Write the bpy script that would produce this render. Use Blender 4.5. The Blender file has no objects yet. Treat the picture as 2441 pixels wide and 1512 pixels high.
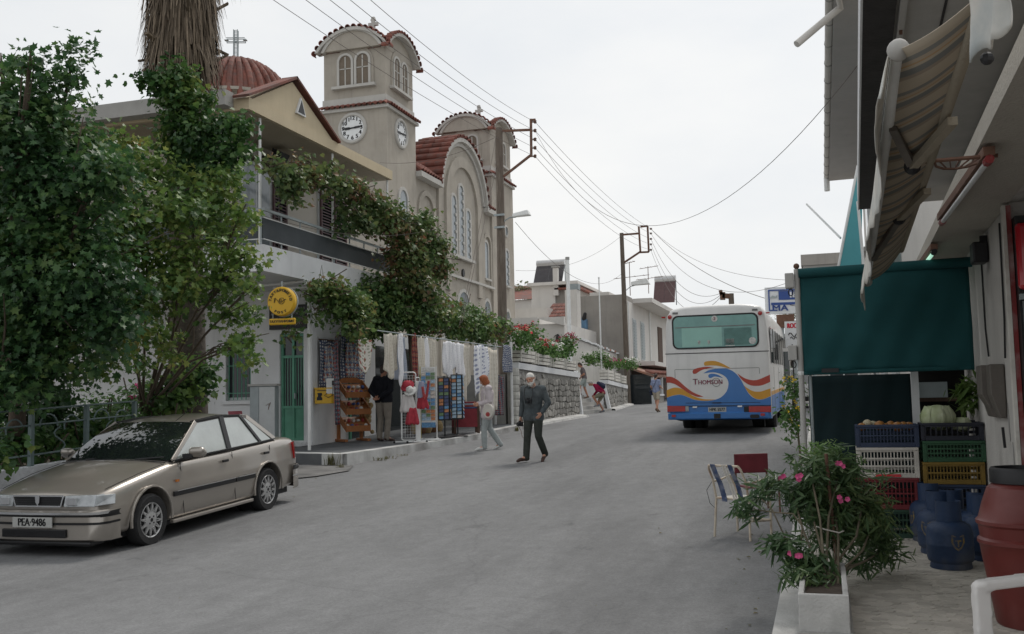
import bpy, math, random
from mathutils import Vector, Matrix, geometry
random.seed(11)
R = math.radians; PI = math.pi
S = bpy.context.scene; COL = S.collection
# ---------------------------------------------------------------- camera
YAW, PIT, ROLL, EYE = R(17.3), R(4.8), R(1.2), 1.65
CW, CH = 2440.0, 1512.0; FPX = CW * 35 / 36
_fw = Vector((-math.sin(YAW) * math.cos(PIT), math.cos(YAW) * math.cos(PIT), math.sin(PIT)))
_r0 = Vector((math.cos(YAW), math.sin(YAW), 0)); _u0 = _r0.cross(_fw)
_rt = _r0 * math.cos(ROLL) - _u0 * math.sin(ROLL); _up = _u0 * math.cos(ROLL) + _r0 * math.sin(ROLL)
CAM = Vector((0, 0, EYE))
cd = bpy.data.cameras.new('camera'); cam = bpy.data.objects.new('camera', cd); COL.objects.link(cam)
cd.lens = 35; cd.sensor_width = 36; cd.clip_start = 0.05; cd.clip_end = 3000
cam.matrix_world = Matrix(((_rt.x, _up.x, -_fw.x, 0), (_rt.y, _up.y, -_fw.y, 0), (_rt.z, _up.z, -_fw.z, EYE), (0, 0, 0, 1)))
S.camera = cam
# ---------------------------------------------------------------- sky, sun, exposure
SUN_EL, SUN_AZ = R(54), R(15)          # azimuth from +Y towards +X
w = bpy.data.worlds.new('World'); S.world = w; w.use_nodes = True
nt = w.node_tree; nt.nodes.clear()
def wn(t, **k):
 n = nt.nodes.new(t)
 for a, b in k.items(): setattr(n, a, b)
 return n
sky = wn('ShaderNodeTexSky', sky_type='NISHITA', sun_disc=False, sun_elevation=SUN_EL, sun_rotation=SUN_AZ, air_density=1.0, dust_density=4.0, ozone_density=1.0)
hs = wn('ShaderNodeHueSaturation'); hs.inputs['Saturation'].default_value = 0.35; hs.inputs['Value'].default_value = 1.0
nt.links.new(sky.outputs[0], hs.inputs['Color'])
tc = wn('ShaderNodeTexCoord'); mp = wn('ShaderNodeMapping'); mp.inputs['Scale'].default_value = (1.2, 1.2, 3.0)
nz = wn('ShaderNodeTexNoise'); nz.inputs['Scale'].default_value = 1.6; nz.inputs['Detail'].default_value = 6; nz.inputs['Roughness'].default_value = .55
cr = wn('ShaderNodeValToRGB'); cr.color_ramp.elements[0].position = .3; cr.color_ramp.elements[1].position = .72
cr.color_ramp.elements[0].color = (6.9, 7.25, 7.65, 1); cr.color_ramp.elements[1].color = (8.65, 8.65, 8.5, 1)
mx = wn('ShaderNodeMixRGB'); mx.inputs[0].default_value = .86
nt.links.new(tc.outputs['Generated'], mp.inputs[0]); nt.links.new(mp.outputs[0], nz.inputs['Vector']); nt.links.new(nz.outputs['Fac'], cr.inputs[0])
nt.links.new(hs.outputs[0], mx.inputs[1]); nt.links.new(cr.outputs[0], mx.inputs[2])
bg = wn('ShaderNodeBackground'); bg.inputs['Strength'].default_value = 0.1
wo = wn('ShaderNodeOutputWorld'); nt.links.new(mx.outputs[0], bg.inputs['Color']); nt.links.new(bg.outputs[0], wo.inputs[0])
sl = bpy.data.lights.new('sun', 'SUN'); sl.energy = 1.5; sl.angle = R(14); sl.color = (1, .95, .88)
so = bpy.data.objects.new('sun', sl); COL.objects.link(so); so.location = (20, 20, 40)
_sd = Vector((math.sin(SUN_AZ) * math.cos(SUN_EL), math.cos(SUN_AZ) * math.cos(SUN_EL), math.sin(SUN_EL)))
so.rotation_euler = (-_sd).to_track_quat('-Z', 'Y').to_euler()
S.view_settings.view_transform = 'Standard'; S.view_settings.look = 'None'; S.view_settings.exposure = 0.2; S.view_settings.gamma = 1.0
S.view_settings.use_curve_mapping = False
S.cycles.max_bounces = 8; S.cycles.transparent_max_bounces = 12; S.cycles.use_denoising = True
# ---------------------------------------------------------------- helpers: a point seen at (x, y) of the photo, at a known distance or plane
def ray(x, y): return _fw + _rt * ((x - CW / 2) / FPX) + _up * ((CH / 2 - y) / FPX)
def at(x, y, d): return CAM + ray(x, y) * d
def atX(x, y, X): v = ray(x, y); return CAM + v * (X / v.x)
def atY(x, y, Y): v = ray(x, y); return CAM + v * (Y / v.y)
GY = [-40, -20, 0, 5, 9.6, 12, 18.4, 24.3, 31, 44, 60, 100, 400]; GZ = [-1.1, -.6, -.06, 0, .09, .2, .45, .72, .88, 1.05, 1.35, 2.2, 8]
def g(Y):
 n = len(GY); m = [(GZ[i+1]-GZ[i])/(GY[i+1]-GY[i]) for i in range(n-1)]
 t = [m[0]] + [(m[i]+m[i+1])/2 for i in range(n-2)] + [m[-1]]
 i = 0
 while i < n-2 and Y > GY[i+1]: i += 1
 h = GY[i+1]-GY[i]; s = min(1.0, max(0.0, (Y-GY[i])/h))
 return (2*s**3-3*s*s+1)*GZ[i]+(s**3-2*s*s+s)*h*t[i]+(-2*s**3+3*s*s)*GZ[i+1]+(s**3-s*s)*h*t[i+1]
def atG(x, y, dz=0):
 v = ray(x, y); t = 2.0
 while t < 140:
  q = CAM + v * t
  if q.z < g(q.y) + dz: return q
  t += .02
 return q
# ---------------------------------------------------------------- helpers: meshes
class MB:
 def __init__(s, M=None): s.v, s.f, s.m, s.mi, s.M = [], [], [], 0, M
 def add(s, vs, fs):
  o = len(s.v)
  s.v += [tuple(s.M @ Vector(v)) for v in vs] if s.M is not None else [tuple(v) for v in vs]
  s.f += [tuple(i + o for i in f) for f in fs]; s.m += [s.mi] * len(fs); return s
 def box(s, x0, x1, y0, y1, z0, z1):
  return s.add([(x0,y0,z0),(x1,y0,z0),(x1,y1,z0),(x0,y1,z0),(x0,y0,z1),(x1,y0,z1),(x1,y1,z1),(x0,y1,z1)],
      [(0,3,2,1),(4,5,6,7),(0,1,5,4),(1,2,6,5),(2,3,7,6),(3,0,4,7)])
 def bar(s, a, b, wd, ht, upv=(0,0,1)):
  a, b = Vector(a), Vector(b); d = (b - a).normalized(); u = Vector(upv)
  if abs(d.dot(u)) > .98: u = Vector((1,0,0))
  x = d.cross(u).normalized() * wd / 2; z = x.cross(d).normalized() * ht / 2
  return s.add([a-x-z,a+x-z,a+x+z,a-x+z,b-x-z,b+x-z,b+x+z,b-x+z], [(0,1,2,3),(7,6,5,4),(0,4,5,1),(1,5,6,2),(2,6,7,3),(3,7,4,0)])
 def tube(s, pts, r, n=6, r2=None, cap=True):
  pts = [Vector(p) for p in pts]; N = len(pts); vs, fs = [], []; px = None
  for i, p in enumerate(pts):
   d = (pts[min(i+1,N-1)] - pts[max(i-1,0)]).normalized()
   if px is None: px = d.orthogonal().normalized()
   px = (px - d * px.dot(d)); px = px.normalized() if px.length > 1e-6 else d.orthogonal().normalized()
   py = d.cross(px); rr = r if r2 is None else r + (r2 - r) * i / (N - 1)
   if isinstance(r, (list, tuple)): rr = r[i]
   vs += [p + px * math.cos(2*PI*k/n) * rr + py * math.sin(2*PI*k/n) * rr for k in range(n)]
  for i in range(N-1):
   for k in range(n):
    k2 = (k+1) % n; fs.append((i*n+k, i*n+k2, (i+1)*n+k2, (i+1)*n+k))
  if cap: fs += [tuple(range(n))[::-1], tuple(range((N-1)*n, N*n))]
  return s.add(vs, fs)
 def lathe(s, prof, c=(0,0,0), n=20, M=None):
  vs, fs = [], []; c = Vector(c)
  for r, z in prof:
   for k in range(n):
    p = Vector((r*math.cos(2*PI*k/n), r*math.sin(2*PI*k/n), z)); vs.append((M @ p if M else p) + c)
  for i in range(len(prof)-1):
   for k in range(n):
    k2 = (k+1) % n; fs.append((i*n+k, i*n+k2, (i+1)*n+k2, (i+1)*n+k))
  fs += [tuple(range(n))[::-1], tuple(range((len(prof)-1)*n, len(prof)*n))]
  return s.add(vs, fs)
 def sph(s, c, r, n=12, m=8):
  r = (r, r, r) if not isinstance(r, (tuple, list)) else r; c = Vector(c); vs = [c + Vector((0,0,-r[2]))]; fs = []
  for i in range(1, m):
   a = -PI/2 + PI*i/m
   vs += [c + Vector((r[0]*math.cos(a)*math.cos(2*PI*k/n), r[1]*math.cos(a)*math.sin(2*PI*k/n), r[2]*math.sin(a))) for k in range(n)]
  vs.append(c + Vector((0,0,r[2]))); T = len(vs)-1
  for k in range(n):
   k2 = (k+1) % n; fs.append((0, 1+k2, 1+k)); fs.append((T, 1+(m-2)*n+k, 1+(m-2)*n+k2))
   for i in range(m-2): fs.append((1+i*n+k, 1+i*n+k2, 1+(i+1)*n+k2, 1+(i+1)*n+k))
  return s.add(vs, fs)
 def cap(s, a, ra, b, rb, n=12):            # a capsule that tapers
  a, b = Vector(a), Vector(b); d = b - a; L = max(d.length, 1e-5); q = d.to_track_quat('Z', 'Y').to_matrix()
  pr = [(ra*math.cos(t), -ra*math.sin(t)) for t in (1.5, 1.0, .5, 0)] + [(rb*math.cos(t), L + rb*math.sin(t)) for t in (0, .5, 1.0, 1.5)]
  vs, fs = [], []
  for r, z in pr: vs += [a + q @ Vector((r*math.cos(2*PI*k/n), r*math.sin(2*PI*k/n), z)) for k in range(n)]
  for i in range(len(pr)-1):
   for k in range(n):
    k2 = (k+1) % n; fs.append((i*n+k, i*n+k2, (i+1)*n+k2, (i+1)*n+k))
  fs += [tuple(range(n))[::-1], tuple(range((len(pr)-1)*n, len(pr)*n))]
  return s.add(vs, fs)
 def quad(s, a, b, c, d): return s.add([a, b, c, d], [(0,1,2,3)])
 def prism(s, pts, o, u, v, t):             # outline pts (2-D) in the plane o + u*x + v*y, given thickness t along its normal
  o, u, v = Vector(o), Vector(u), Vector(v); n = u.cross(v).normalized(); k = len(pts)
  area = sum(pts[i][0]*pts[(i+1)%k][1]-pts[(i+1)%k][0]*pts[i][1] for i in range(k))
  if area < 0: pts = pts[::-1]
  A = [o + u*p[0] + v*p[1] for p in pts]; B = [p + n*t for p in A]
  tri = geometry.tessellate_polygon([[Vector((p[0], p[1], 0)) for p in pts]])
  fs = []
  for a, b, c in tri:
   cr = (pts[b][0]-pts[a][0])*(pts[c][1]-pts[a][1])-(pts[b][1]-pts[a][1])*(pts[c][0]-pts[a][0])
   if cr < 0: b, c = c, b
   fs += [(a+k, b+k, c+k), (c, b, a)]
  fs += [(i, (i+1) % k, (i+1) % k + k, i + k) for i in range(k)]
  return s.add(A + B, fs)
 def mesh(s, name='m'):
  me = bpy.data.meshes.new(name); me.from_pydata(s.v, [], s.f); return me
 def build(s, name, mats, parent=None, smooth=False, w=False, bev=0, seg=2):
  if w and parent is not None:
   Mi = (Matrix.Translation(parent.location) @ parent.rotation_euler.to_matrix().to_4x4()).inverted()
   if parent.parent is not None:
    p2 = parent.parent; Mi = Mi @ (Matrix.Translation(p2.location) @ p2.rotation_euler.to_matrix().to_4x4()).inverted()
   s.v = [tuple(Mi @ Vector(v)) for v in s.v]
  me = s.mesh(name); mats = mats if isinstance(mats, (list, tuple)) else [mats]
  for m in mats: me.materials.append(m)
  if len(mats) > 1: me.polygons.foreach_set('material_index', s.m)
  return link(name, me, parent, smooth, bev, seg)
def link(name, me, parent=None, smooth=False, bev=0, seg=2):
 if smooth:
  me.polygons.foreach_set('use_smooth', [True]*len(me.polygons)); me.set_sharp_from_angle(angle=R(smooth if smooth > 1 else 45))
 o = bpy.data.objects.new(name, me); COL.objects.link(o); o.parent = parent
 if bev:
  b = o.modifiers.new('bevel', 'BEVEL'); b.width = bev; b.segments = seg; b.limit_method = 'ANGLE'; b.angle_limit = R(40)
 return o
def baked(mb, mods):
 me = mb.mesh(); ob = bpy.data.objects.new('tmp', me); COL.objects.link(ob)
 for t, kv in mods:
  m = ob.modifiers.new('m', t)
  for a, b in kv.items(): setattr(m, a, b)
 dg = bpy.context.evaluated_depsgraph_get(); m2 = bpy.data.meshes.new_from_object(ob.evaluated_get(dg))
 bpy.data.objects.remove(ob); bpy.data.meshes.remove(me); return m2
def remesh(mb, vox, name, m, parent, it=4):
 me = baked(mb, [('REMESH', dict(mode='VOXEL', voxel_size=vox)), ('SMOOTH', dict(factor=.5, iterations=it))])
 me.materials.clear(); me.materials.append(m); me.name = name
 me.polygons.foreach_set('use_smooth', [True]*len(me.polygons))
 o = bpy.data.objects.new(name, me); COL.objects.link(o); o.parent = parent; return o
def tag(o, label=None, cat=None, group=None, kind=None):
 if label: o['label'] = label
 if cat: o['category'] = cat
 if group: o['group'] = group
 if kind: o['kind'] = kind
 return o
def thing(name, label, cat, loc=(0,0,0), rz=0, group=None):
 o = bpy.data.objects.new(name, None); COL.objects.link(o); o.empty_display_size = .1
 o.location = loc; o.rotation_euler = (0, 0, rz); return tag(o, label, cat, group)
def empty(name, parent):
 o = bpy.data.objects.new(name, None); COL.objects.link(o); o.parent = parent; return o
def dup(r, loc=None, rz=None, label=None, group=None, name=None):
 def cp(o, par):
  c = o.copy(); COL.objects.link(c); c.parent = par
  for ch in list(o.children): cp(ch, c)
  return c
 c = cp(r, None)
 if loc is not None: c.location = loc
 if rz is not None: c.rotation_euler = (0, 0, rz)
 if label: c['label'] = label
 if group: c['group'] = group
 return c
def inst(name, me, M, parent):
 o = bpy.data.objects.new(name, me); COL.objects.link(o); o.parent = parent; o.matrix_local = M; return o
_tc = {}
def tmesh(s, size):
 if (s, size) in _tc: return _tc[(s, size)]
 cu = bpy.data.curves.new('t', 'FONT'); cu.body = s; cu.size = size; cu.align_x = 'CENTER'; cu.align_y = 'CENTER'; cu.extrude = .002; cu.resolution_u = 3
 ob = bpy.data.objects.new('t', cu); COL.objects.link(ob); dg = bpy.context.evaluated_depsgraph_get()
 me = bpy.data.meshes.new_from_object(ob.evaluated_get(dg)); r = ([v.co.copy() for v in me.vertices], [tuple(p.vertices) for p in me.polygons])
 bpy.data.objects.remove(ob); bpy.data.meshes.remove(me); _tc[(s, size)] = r; return r
def put_text(mb, s, size, o, u, v, sx=1, bold=0):
 vs, fs = tmesh(s, size); o, u, v = Vector(o), Vector(u).normalized(), Vector(v).normalized(); n = u.cross(v)
 for k in ((0,),) if not bold else ((0,), (bold,), (-bold,)):
  mb.add([o + u*(p.x*sx + k[0]) + v*p.y + n*(p.z + abs(k[0])*.02) for p in vs], fs)
# ---------------------------------------------------------------- helpers: materials
def mat(name, col, rough=.75, var=.12, scale=5.0, bump=0.0, bs=80.0, metal=0.0, spec=.4, col2=None, thr=.55, streak=0.0, coat=0.0, island=0.0, ior=1.5, soft=.12, emit=None, s3=None):
 m = bpy.data.materials.new(name); m.use_nodes = True; t = m.node_tree; N = t.nodes; L = t.links
 b = N['Principled BSDF']; b.inputs['Roughness'].default_value = rough; b.inputs['Metallic'].default_value = metal
 b.inputs['Specular IOR Level'].default_value = spec; b.inputs['IOR'].default_value = ior; b.inputs['Coat Weight'].default_value = coat; b.inputs['Coat Roughness'].default_value = .06
 tc = N.new('ShaderNodeTexCoord'); mp = N.new('ShaderNodeMapping'); L.new(tc.outputs['Object'], mp.inputs[0])
 if s3: mp.inputs['Scale'].default_value = s3
 n = N.new('ShaderNodeTexNoise'); n.inputs['Scale'].default_value = scale; n.inputs['Detail'].default_value = 5; n.inputs['Roughness'].default_value = .6; L.new(mp.outputs[0], n.inputs['Vector'])
 def mixc(fac, a, c):
  x = N.new('ShaderNodeMixRGB')
  if isinstance(fac, float): x.inputs[0].default_value = fac
  else: L.new(fac, x.inputs[0])
  for i, q in ((1, a), (2, c)):
   if isinstance(q, tuple): x.inputs[i].default_value = q + (1,) if len(q) == 3 else q
   else: L.new(q, x.inputs[i])
  return x.outputs[0]
 rp = N.new('ShaderNodeMapRange'); rp.inputs[1].default_value = .3; rp.inputs[2].default_value = .7; L.new(n.outputs['Fac'], rp.inputs[0])
 lo = tuple(max(0, c*(1-var)) for c in col); hi = tuple(min(1, c*(1+var)) for c in col)
 c = mixc(rp.outputs[0], lo, hi)
 if col2:
  n2 = N.new('ShaderNodeTexNoise'); n2.inputs['Scale'].default_value = scale*.6; n2.inputs['Detail'].default_value = 8; L.new(mp.outputs[0], n2.inputs['Vector'])
  r2 = N.new('ShaderNodeMapRange'); r2.inputs[1].default_value = thr-soft; r2.inputs[2].default_value = thr+soft; L.new(n2.outputs['Fac'], r2.inputs[0])
  c = mixc(r2.outputs[0], c, tuple(col2))
 if streak:
  m2 = N.new('ShaderNodeMapping'); m2.inputs['Scale'].default_value = (3, 3, .25); L.new(tc.outputs['Object'], m2.inputs[0])
  n3 = N.new('ShaderNodeTexNoise'); n3.inputs['Scale'].default_value = 1.3; n3.inputs['Detail'].default_value = 8; n3.inputs['Roughness'].default_value = .65; L.new(m2.outputs[0], n3.inputs['Vector'])
  r3 = N.new('ShaderNodeMapRange'); r3.inputs[1].default_value = .52; r3.inputs[2].default_value = .8; r3.inputs[4].default_value = streak; L.new(n3.outputs['Fac'], r3.inputs[0])
  c = mixc(r3.outputs[0], c, tuple(q*.42 for q in col))
 if island:
  ge = N.new('ShaderNodeNewGeometry'); oi = N.new('ShaderNodeObjectInfo'); ad = N.new('ShaderNodeMath'); ad.operation = 'ADD'; fr = N.new('ShaderNodeMath'); fr.operation = 'FRACT'
  L.new(ge.outputs['Random Per Island'], ad.inputs[0]); L.new(oi.outputs['Random'], ad.inputs[1]); L.new(ad.outputs[0], fr.inputs[0])
  hv = N.new('ShaderNodeHueSaturation'); r4 = N.new('ShaderNodeMapRange'); r4.inputs[3].default_value = 1-island; r4.inputs[4].default_value = 1+island
  L.new(fr.outputs[0], r4.inputs[0]); L.new(r4.outputs[0], hv.inputs['Value']); L.new(c, hv.inputs['Color']); c = hv.outputs[0]
 L.new(c, b.inputs['Base Color'])
 if bump:
  nb = N.new('ShaderNodeTexNoise'); nb.inputs['Scale'].default_value = bs; nb.inputs['Detail'].default_value = 6; L.new(tc.outputs['Object'], nb.inputs['Vector'])
  bp = N.new('ShaderNodeBump'); bp.inputs['Strength'].default_value = min(1, bump); bp.inputs['Distance'].default_value = .02; L.new(nb.outputs['Fac'], bp.inputs['Height']); L.new(bp.outputs[0], b.inputs['Normal'])
 if emit: b.inputs['Emission Color'].default_value = tuple(emit) + (1,); b.inputs['Emission Strength'].default_value = 1
 return m
def leafmat(name, stops, rough=.45):
 m = bpy.data.materials.new(name); m.use_nodes = True; t = m.node_tree; N = t.nodes; L = t.links; b = N['Principled BSDF']; out = N['Material Output']
 ge = N.new('ShaderNodeNewGeometry'); cr = N.new('ShaderNodeValToRGB'); cr.color_ramp.interpolation = 'LINEAR'
 while len(cr.color_ramp.elements) < len(stops): cr.color_ramp.elements.new(.5)
 for e, (p, c) in zip(cr.color_ramp.elements, stops): e.position = p; e.color = c + (1,)
 tc = N.new('ShaderNodeTexCoord'); n = N.new('ShaderNodeTexNoise'); n.inputs['Scale'].default_value = .9; n.inputs['Detail'].default_value = 3; L.new(tc.outputs['Object'], n.inputs['Vector'])
 ma = N.new('ShaderNodeMath'); ma.operation = 'MULTIPLY_ADD'; ma.inputs[1].default_value = .55; L.new(ge.outputs['Random Per Island'], ma.inputs[0])
 m2 = N.new('ShaderNodeMath'); m2.operation = 'MULTIPLY_ADD'; m2.inputs[1].default_value = 1.4; m2.inputs[2].default_value = -.48; L.new(n.outputs['Fac'], m2.inputs[0]); L.new(m2.outputs[0], ma.inputs[2])
 L.new(ma.outputs[0], cr.inputs[0]); L.new(cr.outputs[0], b.inputs['Base Color']); b.inputs['Roughness'].default_value = rough; b.inputs['Specular IOR Level'].default_value = .35
 tr = N.new('ShaderNodeBsdfTranslucent'); hv = N.new('ShaderNodeHueSaturation'); hv.inputs['Value'].default_value = 1.5; L.new(cr.outputs[0], hv.inputs['Color']); L.new(hv.outputs[0], tr.inputs[0])
 ms = N.new('ShaderNodeMixShader'); ms.inputs[0].default_value = .3; L.new(b.outputs[0], ms.inputs[1]); L.new(tr.outputs[0], ms.inputs[2]); L.new(ms.outputs[0], out.inputs[0]); return m
def glassmat(name, col, rough=.04, spec=.5, ior=1.5):
 return mat(name, col, rough, .1, 2, spec=spec, ior=ior)
LEAF = {'maple': [(0,-.5),(.16,-.32),(.5,-.28),(.3,-.05),(.48,.22),(.2,.2),(0,.55),(-.2,.2),(-.48,.22),(-.3,-.05),(-.5,-.28),(-.16,-.32)],
  'vine': [(0,-.45),(.38,-.4),(.46,.0),(.2,.2),(0,.55),(-.2,.2),(-.46,0),(-.38,-.4)],
  'oval': [(0,-.5),(.24,-.2),(.27,.15),(0,.55),(-.27,.15),(-.24,-.2)],
  'long': [(0,-.5),(.07,-.2),(.075,.15),(0,.5),(-.075,.15),(-.07,-.2)]}
def leaves(mb, blobs, size, kind='maple', dens=1.0, droop=.5, clump=.3, rnd=None):
 """blobs: (centre, (rx,ry,rz), count). Leaves gather in small sprays so that gaps stay open between them."""
 rnd = rnd or random; sh = LEAF[kind]; k = len(sh)
 for c, r, cnt in blobs:
  c = Vector(c); r = (r, r, r) if not isinstance(r, (tuple, list)) else r; cnt = int(cnt*dens); done = 0
  while done < cnt:
   d = Vector((rnd.gauss(0,1), rnd.gauss(0,1), rnd.gauss(0,1))).normalized(); q = (rnd.random() ** .55)*(.86+.2*math.sin(5*d.x+c.x*3)*math.sin(4.3*d.y+c.y*2)+.2*math.sin(5.7*d.z+c.z*5))
   p0 = c + Vector((d.x*r[0], d.y*r[1], d.z*r[2])) * q
   out = (Vector((d.x, d.y, d.z)) + Vector((0,0,-droop))).normalized()
   for j in range(rnd.randint(4, 14)):
    p = p0 + Vector((rnd.gauss(0,clump), rnd.gauss(0,clump), rnd.gauss(0,clump*.7))) * size * 4
    nrm = (Vector((rnd.gauss(0,.6), rnd.gauss(0,.6), .7 + rnd.gauss(0,.4))) + d*.5).normalized()
    tip = (out + Vector((rnd.gauss(0,.6), rnd.gauss(0,.6), rnd.gauss(0,.5)))); tip = (tip - nrm*tip.dot(nrm)); tip = tip.normalized() if tip.length > 1e-3 else nrm.orthogonal().normalized()
    sd = tip.cross(nrm); s = size * rnd.uniform(.45, 1.3); fold = rnd.uniform(.1, .35)
    vs = [p + sd*(x*s) + tip*(y*s) + nrm*(abs(x)*s*fold) for x, y in sh]; o = len(mb.v); mb.v += [tuple(v) for v in vs]
    if k == 6: mb.f += [(o, o+1, o+2, o+3), (o, o+3, o+4, o+5)]
    else:
     h = k//2; mb.f += [tuple(o+i for i in range(h+1)), tuple([o] + [o+i for i in range(h, k)])]
    mb.m += [0, 0]; done += 1
# ---------------------------------------------------------------- materials
M = {}
def asphalt(name, base):
 m = bpy.data.materials.new(name); m.use_nodes = True; N, L = m.node_tree.nodes, m.node_tree.links; b = N['Principled BSDF']; b.inputs['Roughness'].default_value = .92; b.inputs['Specular IOR Level'].default_value = .25
 tc = N.new('ShaderNodeTexCoord')
 def noise(sc, mapsc=(1,1,1), det=4, lo=.35, hi=.65, a=0, c=1):
  mp = N.new('ShaderNodeMapping'); mp.inputs['Scale'].default_value = mapsc; L.new(tc.outputs['Object'], mp.inputs[0]); n = N.new('ShaderNodeTexNoise'); n.inputs['Scale'].default_value = sc; n.inputs['Detail'].default_value = det; n.inputs['Roughness'].default_value = .65; L.new(mp.outputs[0], n.inputs['Vector'])
  r = N.new('ShaderNodeMapRange'); r.inputs[1].default_value = lo; r.inputs[2].default_value = hi; r.inputs[3].default_value = a; r.inputs[4].default_value = c; L.new(n.outputs['Fac'], r.inputs[0]); return r.outputs[0], n.outputs['Fac']
 parts = [noise(.35,(1,.3,1),5,.35,.65,.9,1.1)[0], noise(1.6,(1,.22,1),6,.3,.7,.9,1.1)[0], noise(7,(1,.7,1),6,.3,.7,.9,1.1)[0], noise(40,(1,1,1),3,.3,.7,.86,1.14)[0], noise(190,(1,1,1),2,.3,.7,.8,1.2)[0], noise(2.3,(1,.55,1),8,.62,.7,1,.74)[0], noise(.5,(1,.16,1),6,.52,.6,1,.87)[0]]
 v = parts[0]
 for p in parts[1:]:
  q = N.new('ShaderNodeMath'); q.operation = 'MULTIPLY'; L.new(v, q.inputs[0]); L.new(p, q.inputs[1]); v = q.outputs[0]
 vo = N.new('ShaderNodeTexVoronoi'); vo.feature = 'DISTANCE_TO_EDGE'; vo.inputs['Scale'].default_value = .28; wp = N.new('ShaderNodeMapping'); L.new(tc.outputs['Object'], wp.inputs[0]); nn = N.new('ShaderNodeTexNoise'); nn.inputs['Scale'].default_value = 1.5; nn.inputs['Detail'].default_value = 7; L.new(tc.outputs['Object'], nn.inputs['Vector'])
 av = N.new('ShaderNodeMixRGB'); av.inputs[0].default_value = .3; L.new(wp.outputs[0], av.inputs[1]); L.new(nn.outputs['Color'], av.inputs[2]); L.new(av.outputs[0], vo.inputs['Vector'])
 ck = N.new('ShaderNodeMapRange'); ck.inputs[1].default_value = .0; ck.inputs[2].default_value = .0035; ck.inputs[3].default_value = .88; ck.inputs[4].default_value = 1; L.new(vo.outputs['Distance'], ck.inputs[0])
 q = N.new('ShaderNodeMath'); q.operation = 'MULTIPLY'; L.new(v, q.inputs[0]); L.new(ck.outputs[0], q.inputs[1])
 cm = N.new('ShaderNodeMixRGB'); cm.blend_type = 'MULTIPLY'; cm.inputs[0].default_value = 1; cm.inputs[1].default_value = base+(1,); L.new(q.outputs[0], cm.inputs[2]); L.new(cm.outputs[0], b.inputs['Base Color'])
 bp = N.new('ShaderNodeBump'); bp.inputs['Strength'].default_value = .6; bp.inputs['Distance'].default_value = .012; L.new(noise(150,(1,1,1),3)[1], bp.inputs['Height']); L.new(bp.outputs[0], b.inputs['Normal']); return m
M['asphalt'] = asphalt('asphalt', (.192,.194,.197))
M['asphalt_dark'] = mat('asphalt_dark', (.1,.105,.112), .92, .2, 2.0, bump=.5, bs=150, col2=(.14,.145,.15), spec=.2)
M['earth'] = mat('earth', (.17,.14,.1), .95, .25, .8, bump=.5, bs=20)
M['kerb'] = mat('kerb', (.5,.495,.48), .85, .18, 3, bump=.4, bs=60, col2=(.2,.2,.19), thr=.66, spec=.2)
M['paver'] = mat('paver', (.47,.44,.39), .9, .12, 4, bump=.4, bs=120, island=.14, spec=.2)
M['joint'] = mat('joint', (.2,.185,.165), .95, .2, 10)
M['white'] = mat('white_wall', (.68,.69,.7), .85, .07, 1.2, bump=.25, bs=50, streak=.25, spec=.2)
M['stucco_white'] = mat('stucco_white', (.6,.61,.63), .9, .1, 2, bump=1.0, bs=22, streak=.25, spec=.2)
M['white_metal'] = mat('white_metal', (.72,.73,.72), .4, .08, 5)
M['white_wood'] = mat('white_wood', (.62,.6,.55), .75, .12, 6, col2=(.35,.31,.26), thr=.66)
M['stone'] = mat('stone', (.29,.28,.26), .9, .25, 6, bump=.6, bs=30, island=.3, spec=.2)
M['stone_white'] = mat('stone_white', (.55,.54,.5), .9, .2, 5, bump=.6, bs=25)
M['mortar'] = mat('mortar', (.3,.29,.27), .95, .2, 5, bump=.5, bs=40)
M['concrete'] = mat('concrete', (.36,.355,.34), .88, .15, 1.5, bump=.3, bs=40, streak=.35, spec=.2)
M['church'] = mat('church_render', (.375,.345,.30), .9, .1, 1.2, bump=.6, bs=45, streak=.4, spec=.2)
M['church_trim'] = mat('church_trim', (.46,.45,.425), .88, .08, 1.5, bump=.2, bs=40, streak=.15, spec=.2)
M['church_dark'] = mat('church_louvre', (.16,.13,.1), .8, .15, 4)
M['tile'] = mat('roof_tile', (.2,.078,.06), .82, .2, 3, bump=.3, bs=60, island=.28, col2=(.14,.09,.08), thr=.55, spec=.25)
M['tile_pale'] = mat('roof_tile_pale', (.34,.17,.12), .85, .22, 3, bump=.3, bs=60, island=.25, col2=(.26,.2,.17), thr=.55)
M['cream'] = mat('cream_render', (.52,.44,.31), .88, .06, 1.2, bump=.3, bs=60, streak=.2, spec=.2)
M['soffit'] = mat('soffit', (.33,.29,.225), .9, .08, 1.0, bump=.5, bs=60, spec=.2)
M['upper'] = mat('upper_wall', (.50,.47,.42), .88, .06, 1.0, bump=.3, bs=60, streak=.15, spec=.2)
M['shutter'] = mat('shutter_brown', (.10,.055,.06), .6, .15, 5)
M['frame_pale'] = mat('frame_pale', (.5,.52,.52), .5, .08, 6)
M['glass_dark'] = glassmat('glass_dark', (.03,.036,.04), .05)
M['glass_pale'] = glassmat('glass_pale', (.2,.23,.25), .1)
M['screen'] = mat('balcony_screen', (.065,.075,.082), .8, .12, 2, bump=.2, bs=200)
M['green'] = mat('green_paint', (.11,.32,.22), .5, .1, 4, col2=(.08,.22,.16), thr=.65)
M['steel'] = mat('steel_grey', (.32,.36,.37), .5, .12, 5)
M['black'] = mat('black_plastic', (.018,.018,.02), .5, .2, 5)
M['rubber'] = mat('rubber', (.02,.02,.021), .85, .25, 10, bump=.3, bs=60)
M['wood_dark'] = mat('wood_dark', (.09,.055,.04), .8, .2, 6, s3=(6,6,1))
M['pole'] = mat('pole_wood', (.13,.105,.085), .85, .22, 5, s3=(5,5,.6), bump=.4, bs=40, col2=(.2,.17,.14), thr=.6)
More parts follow.
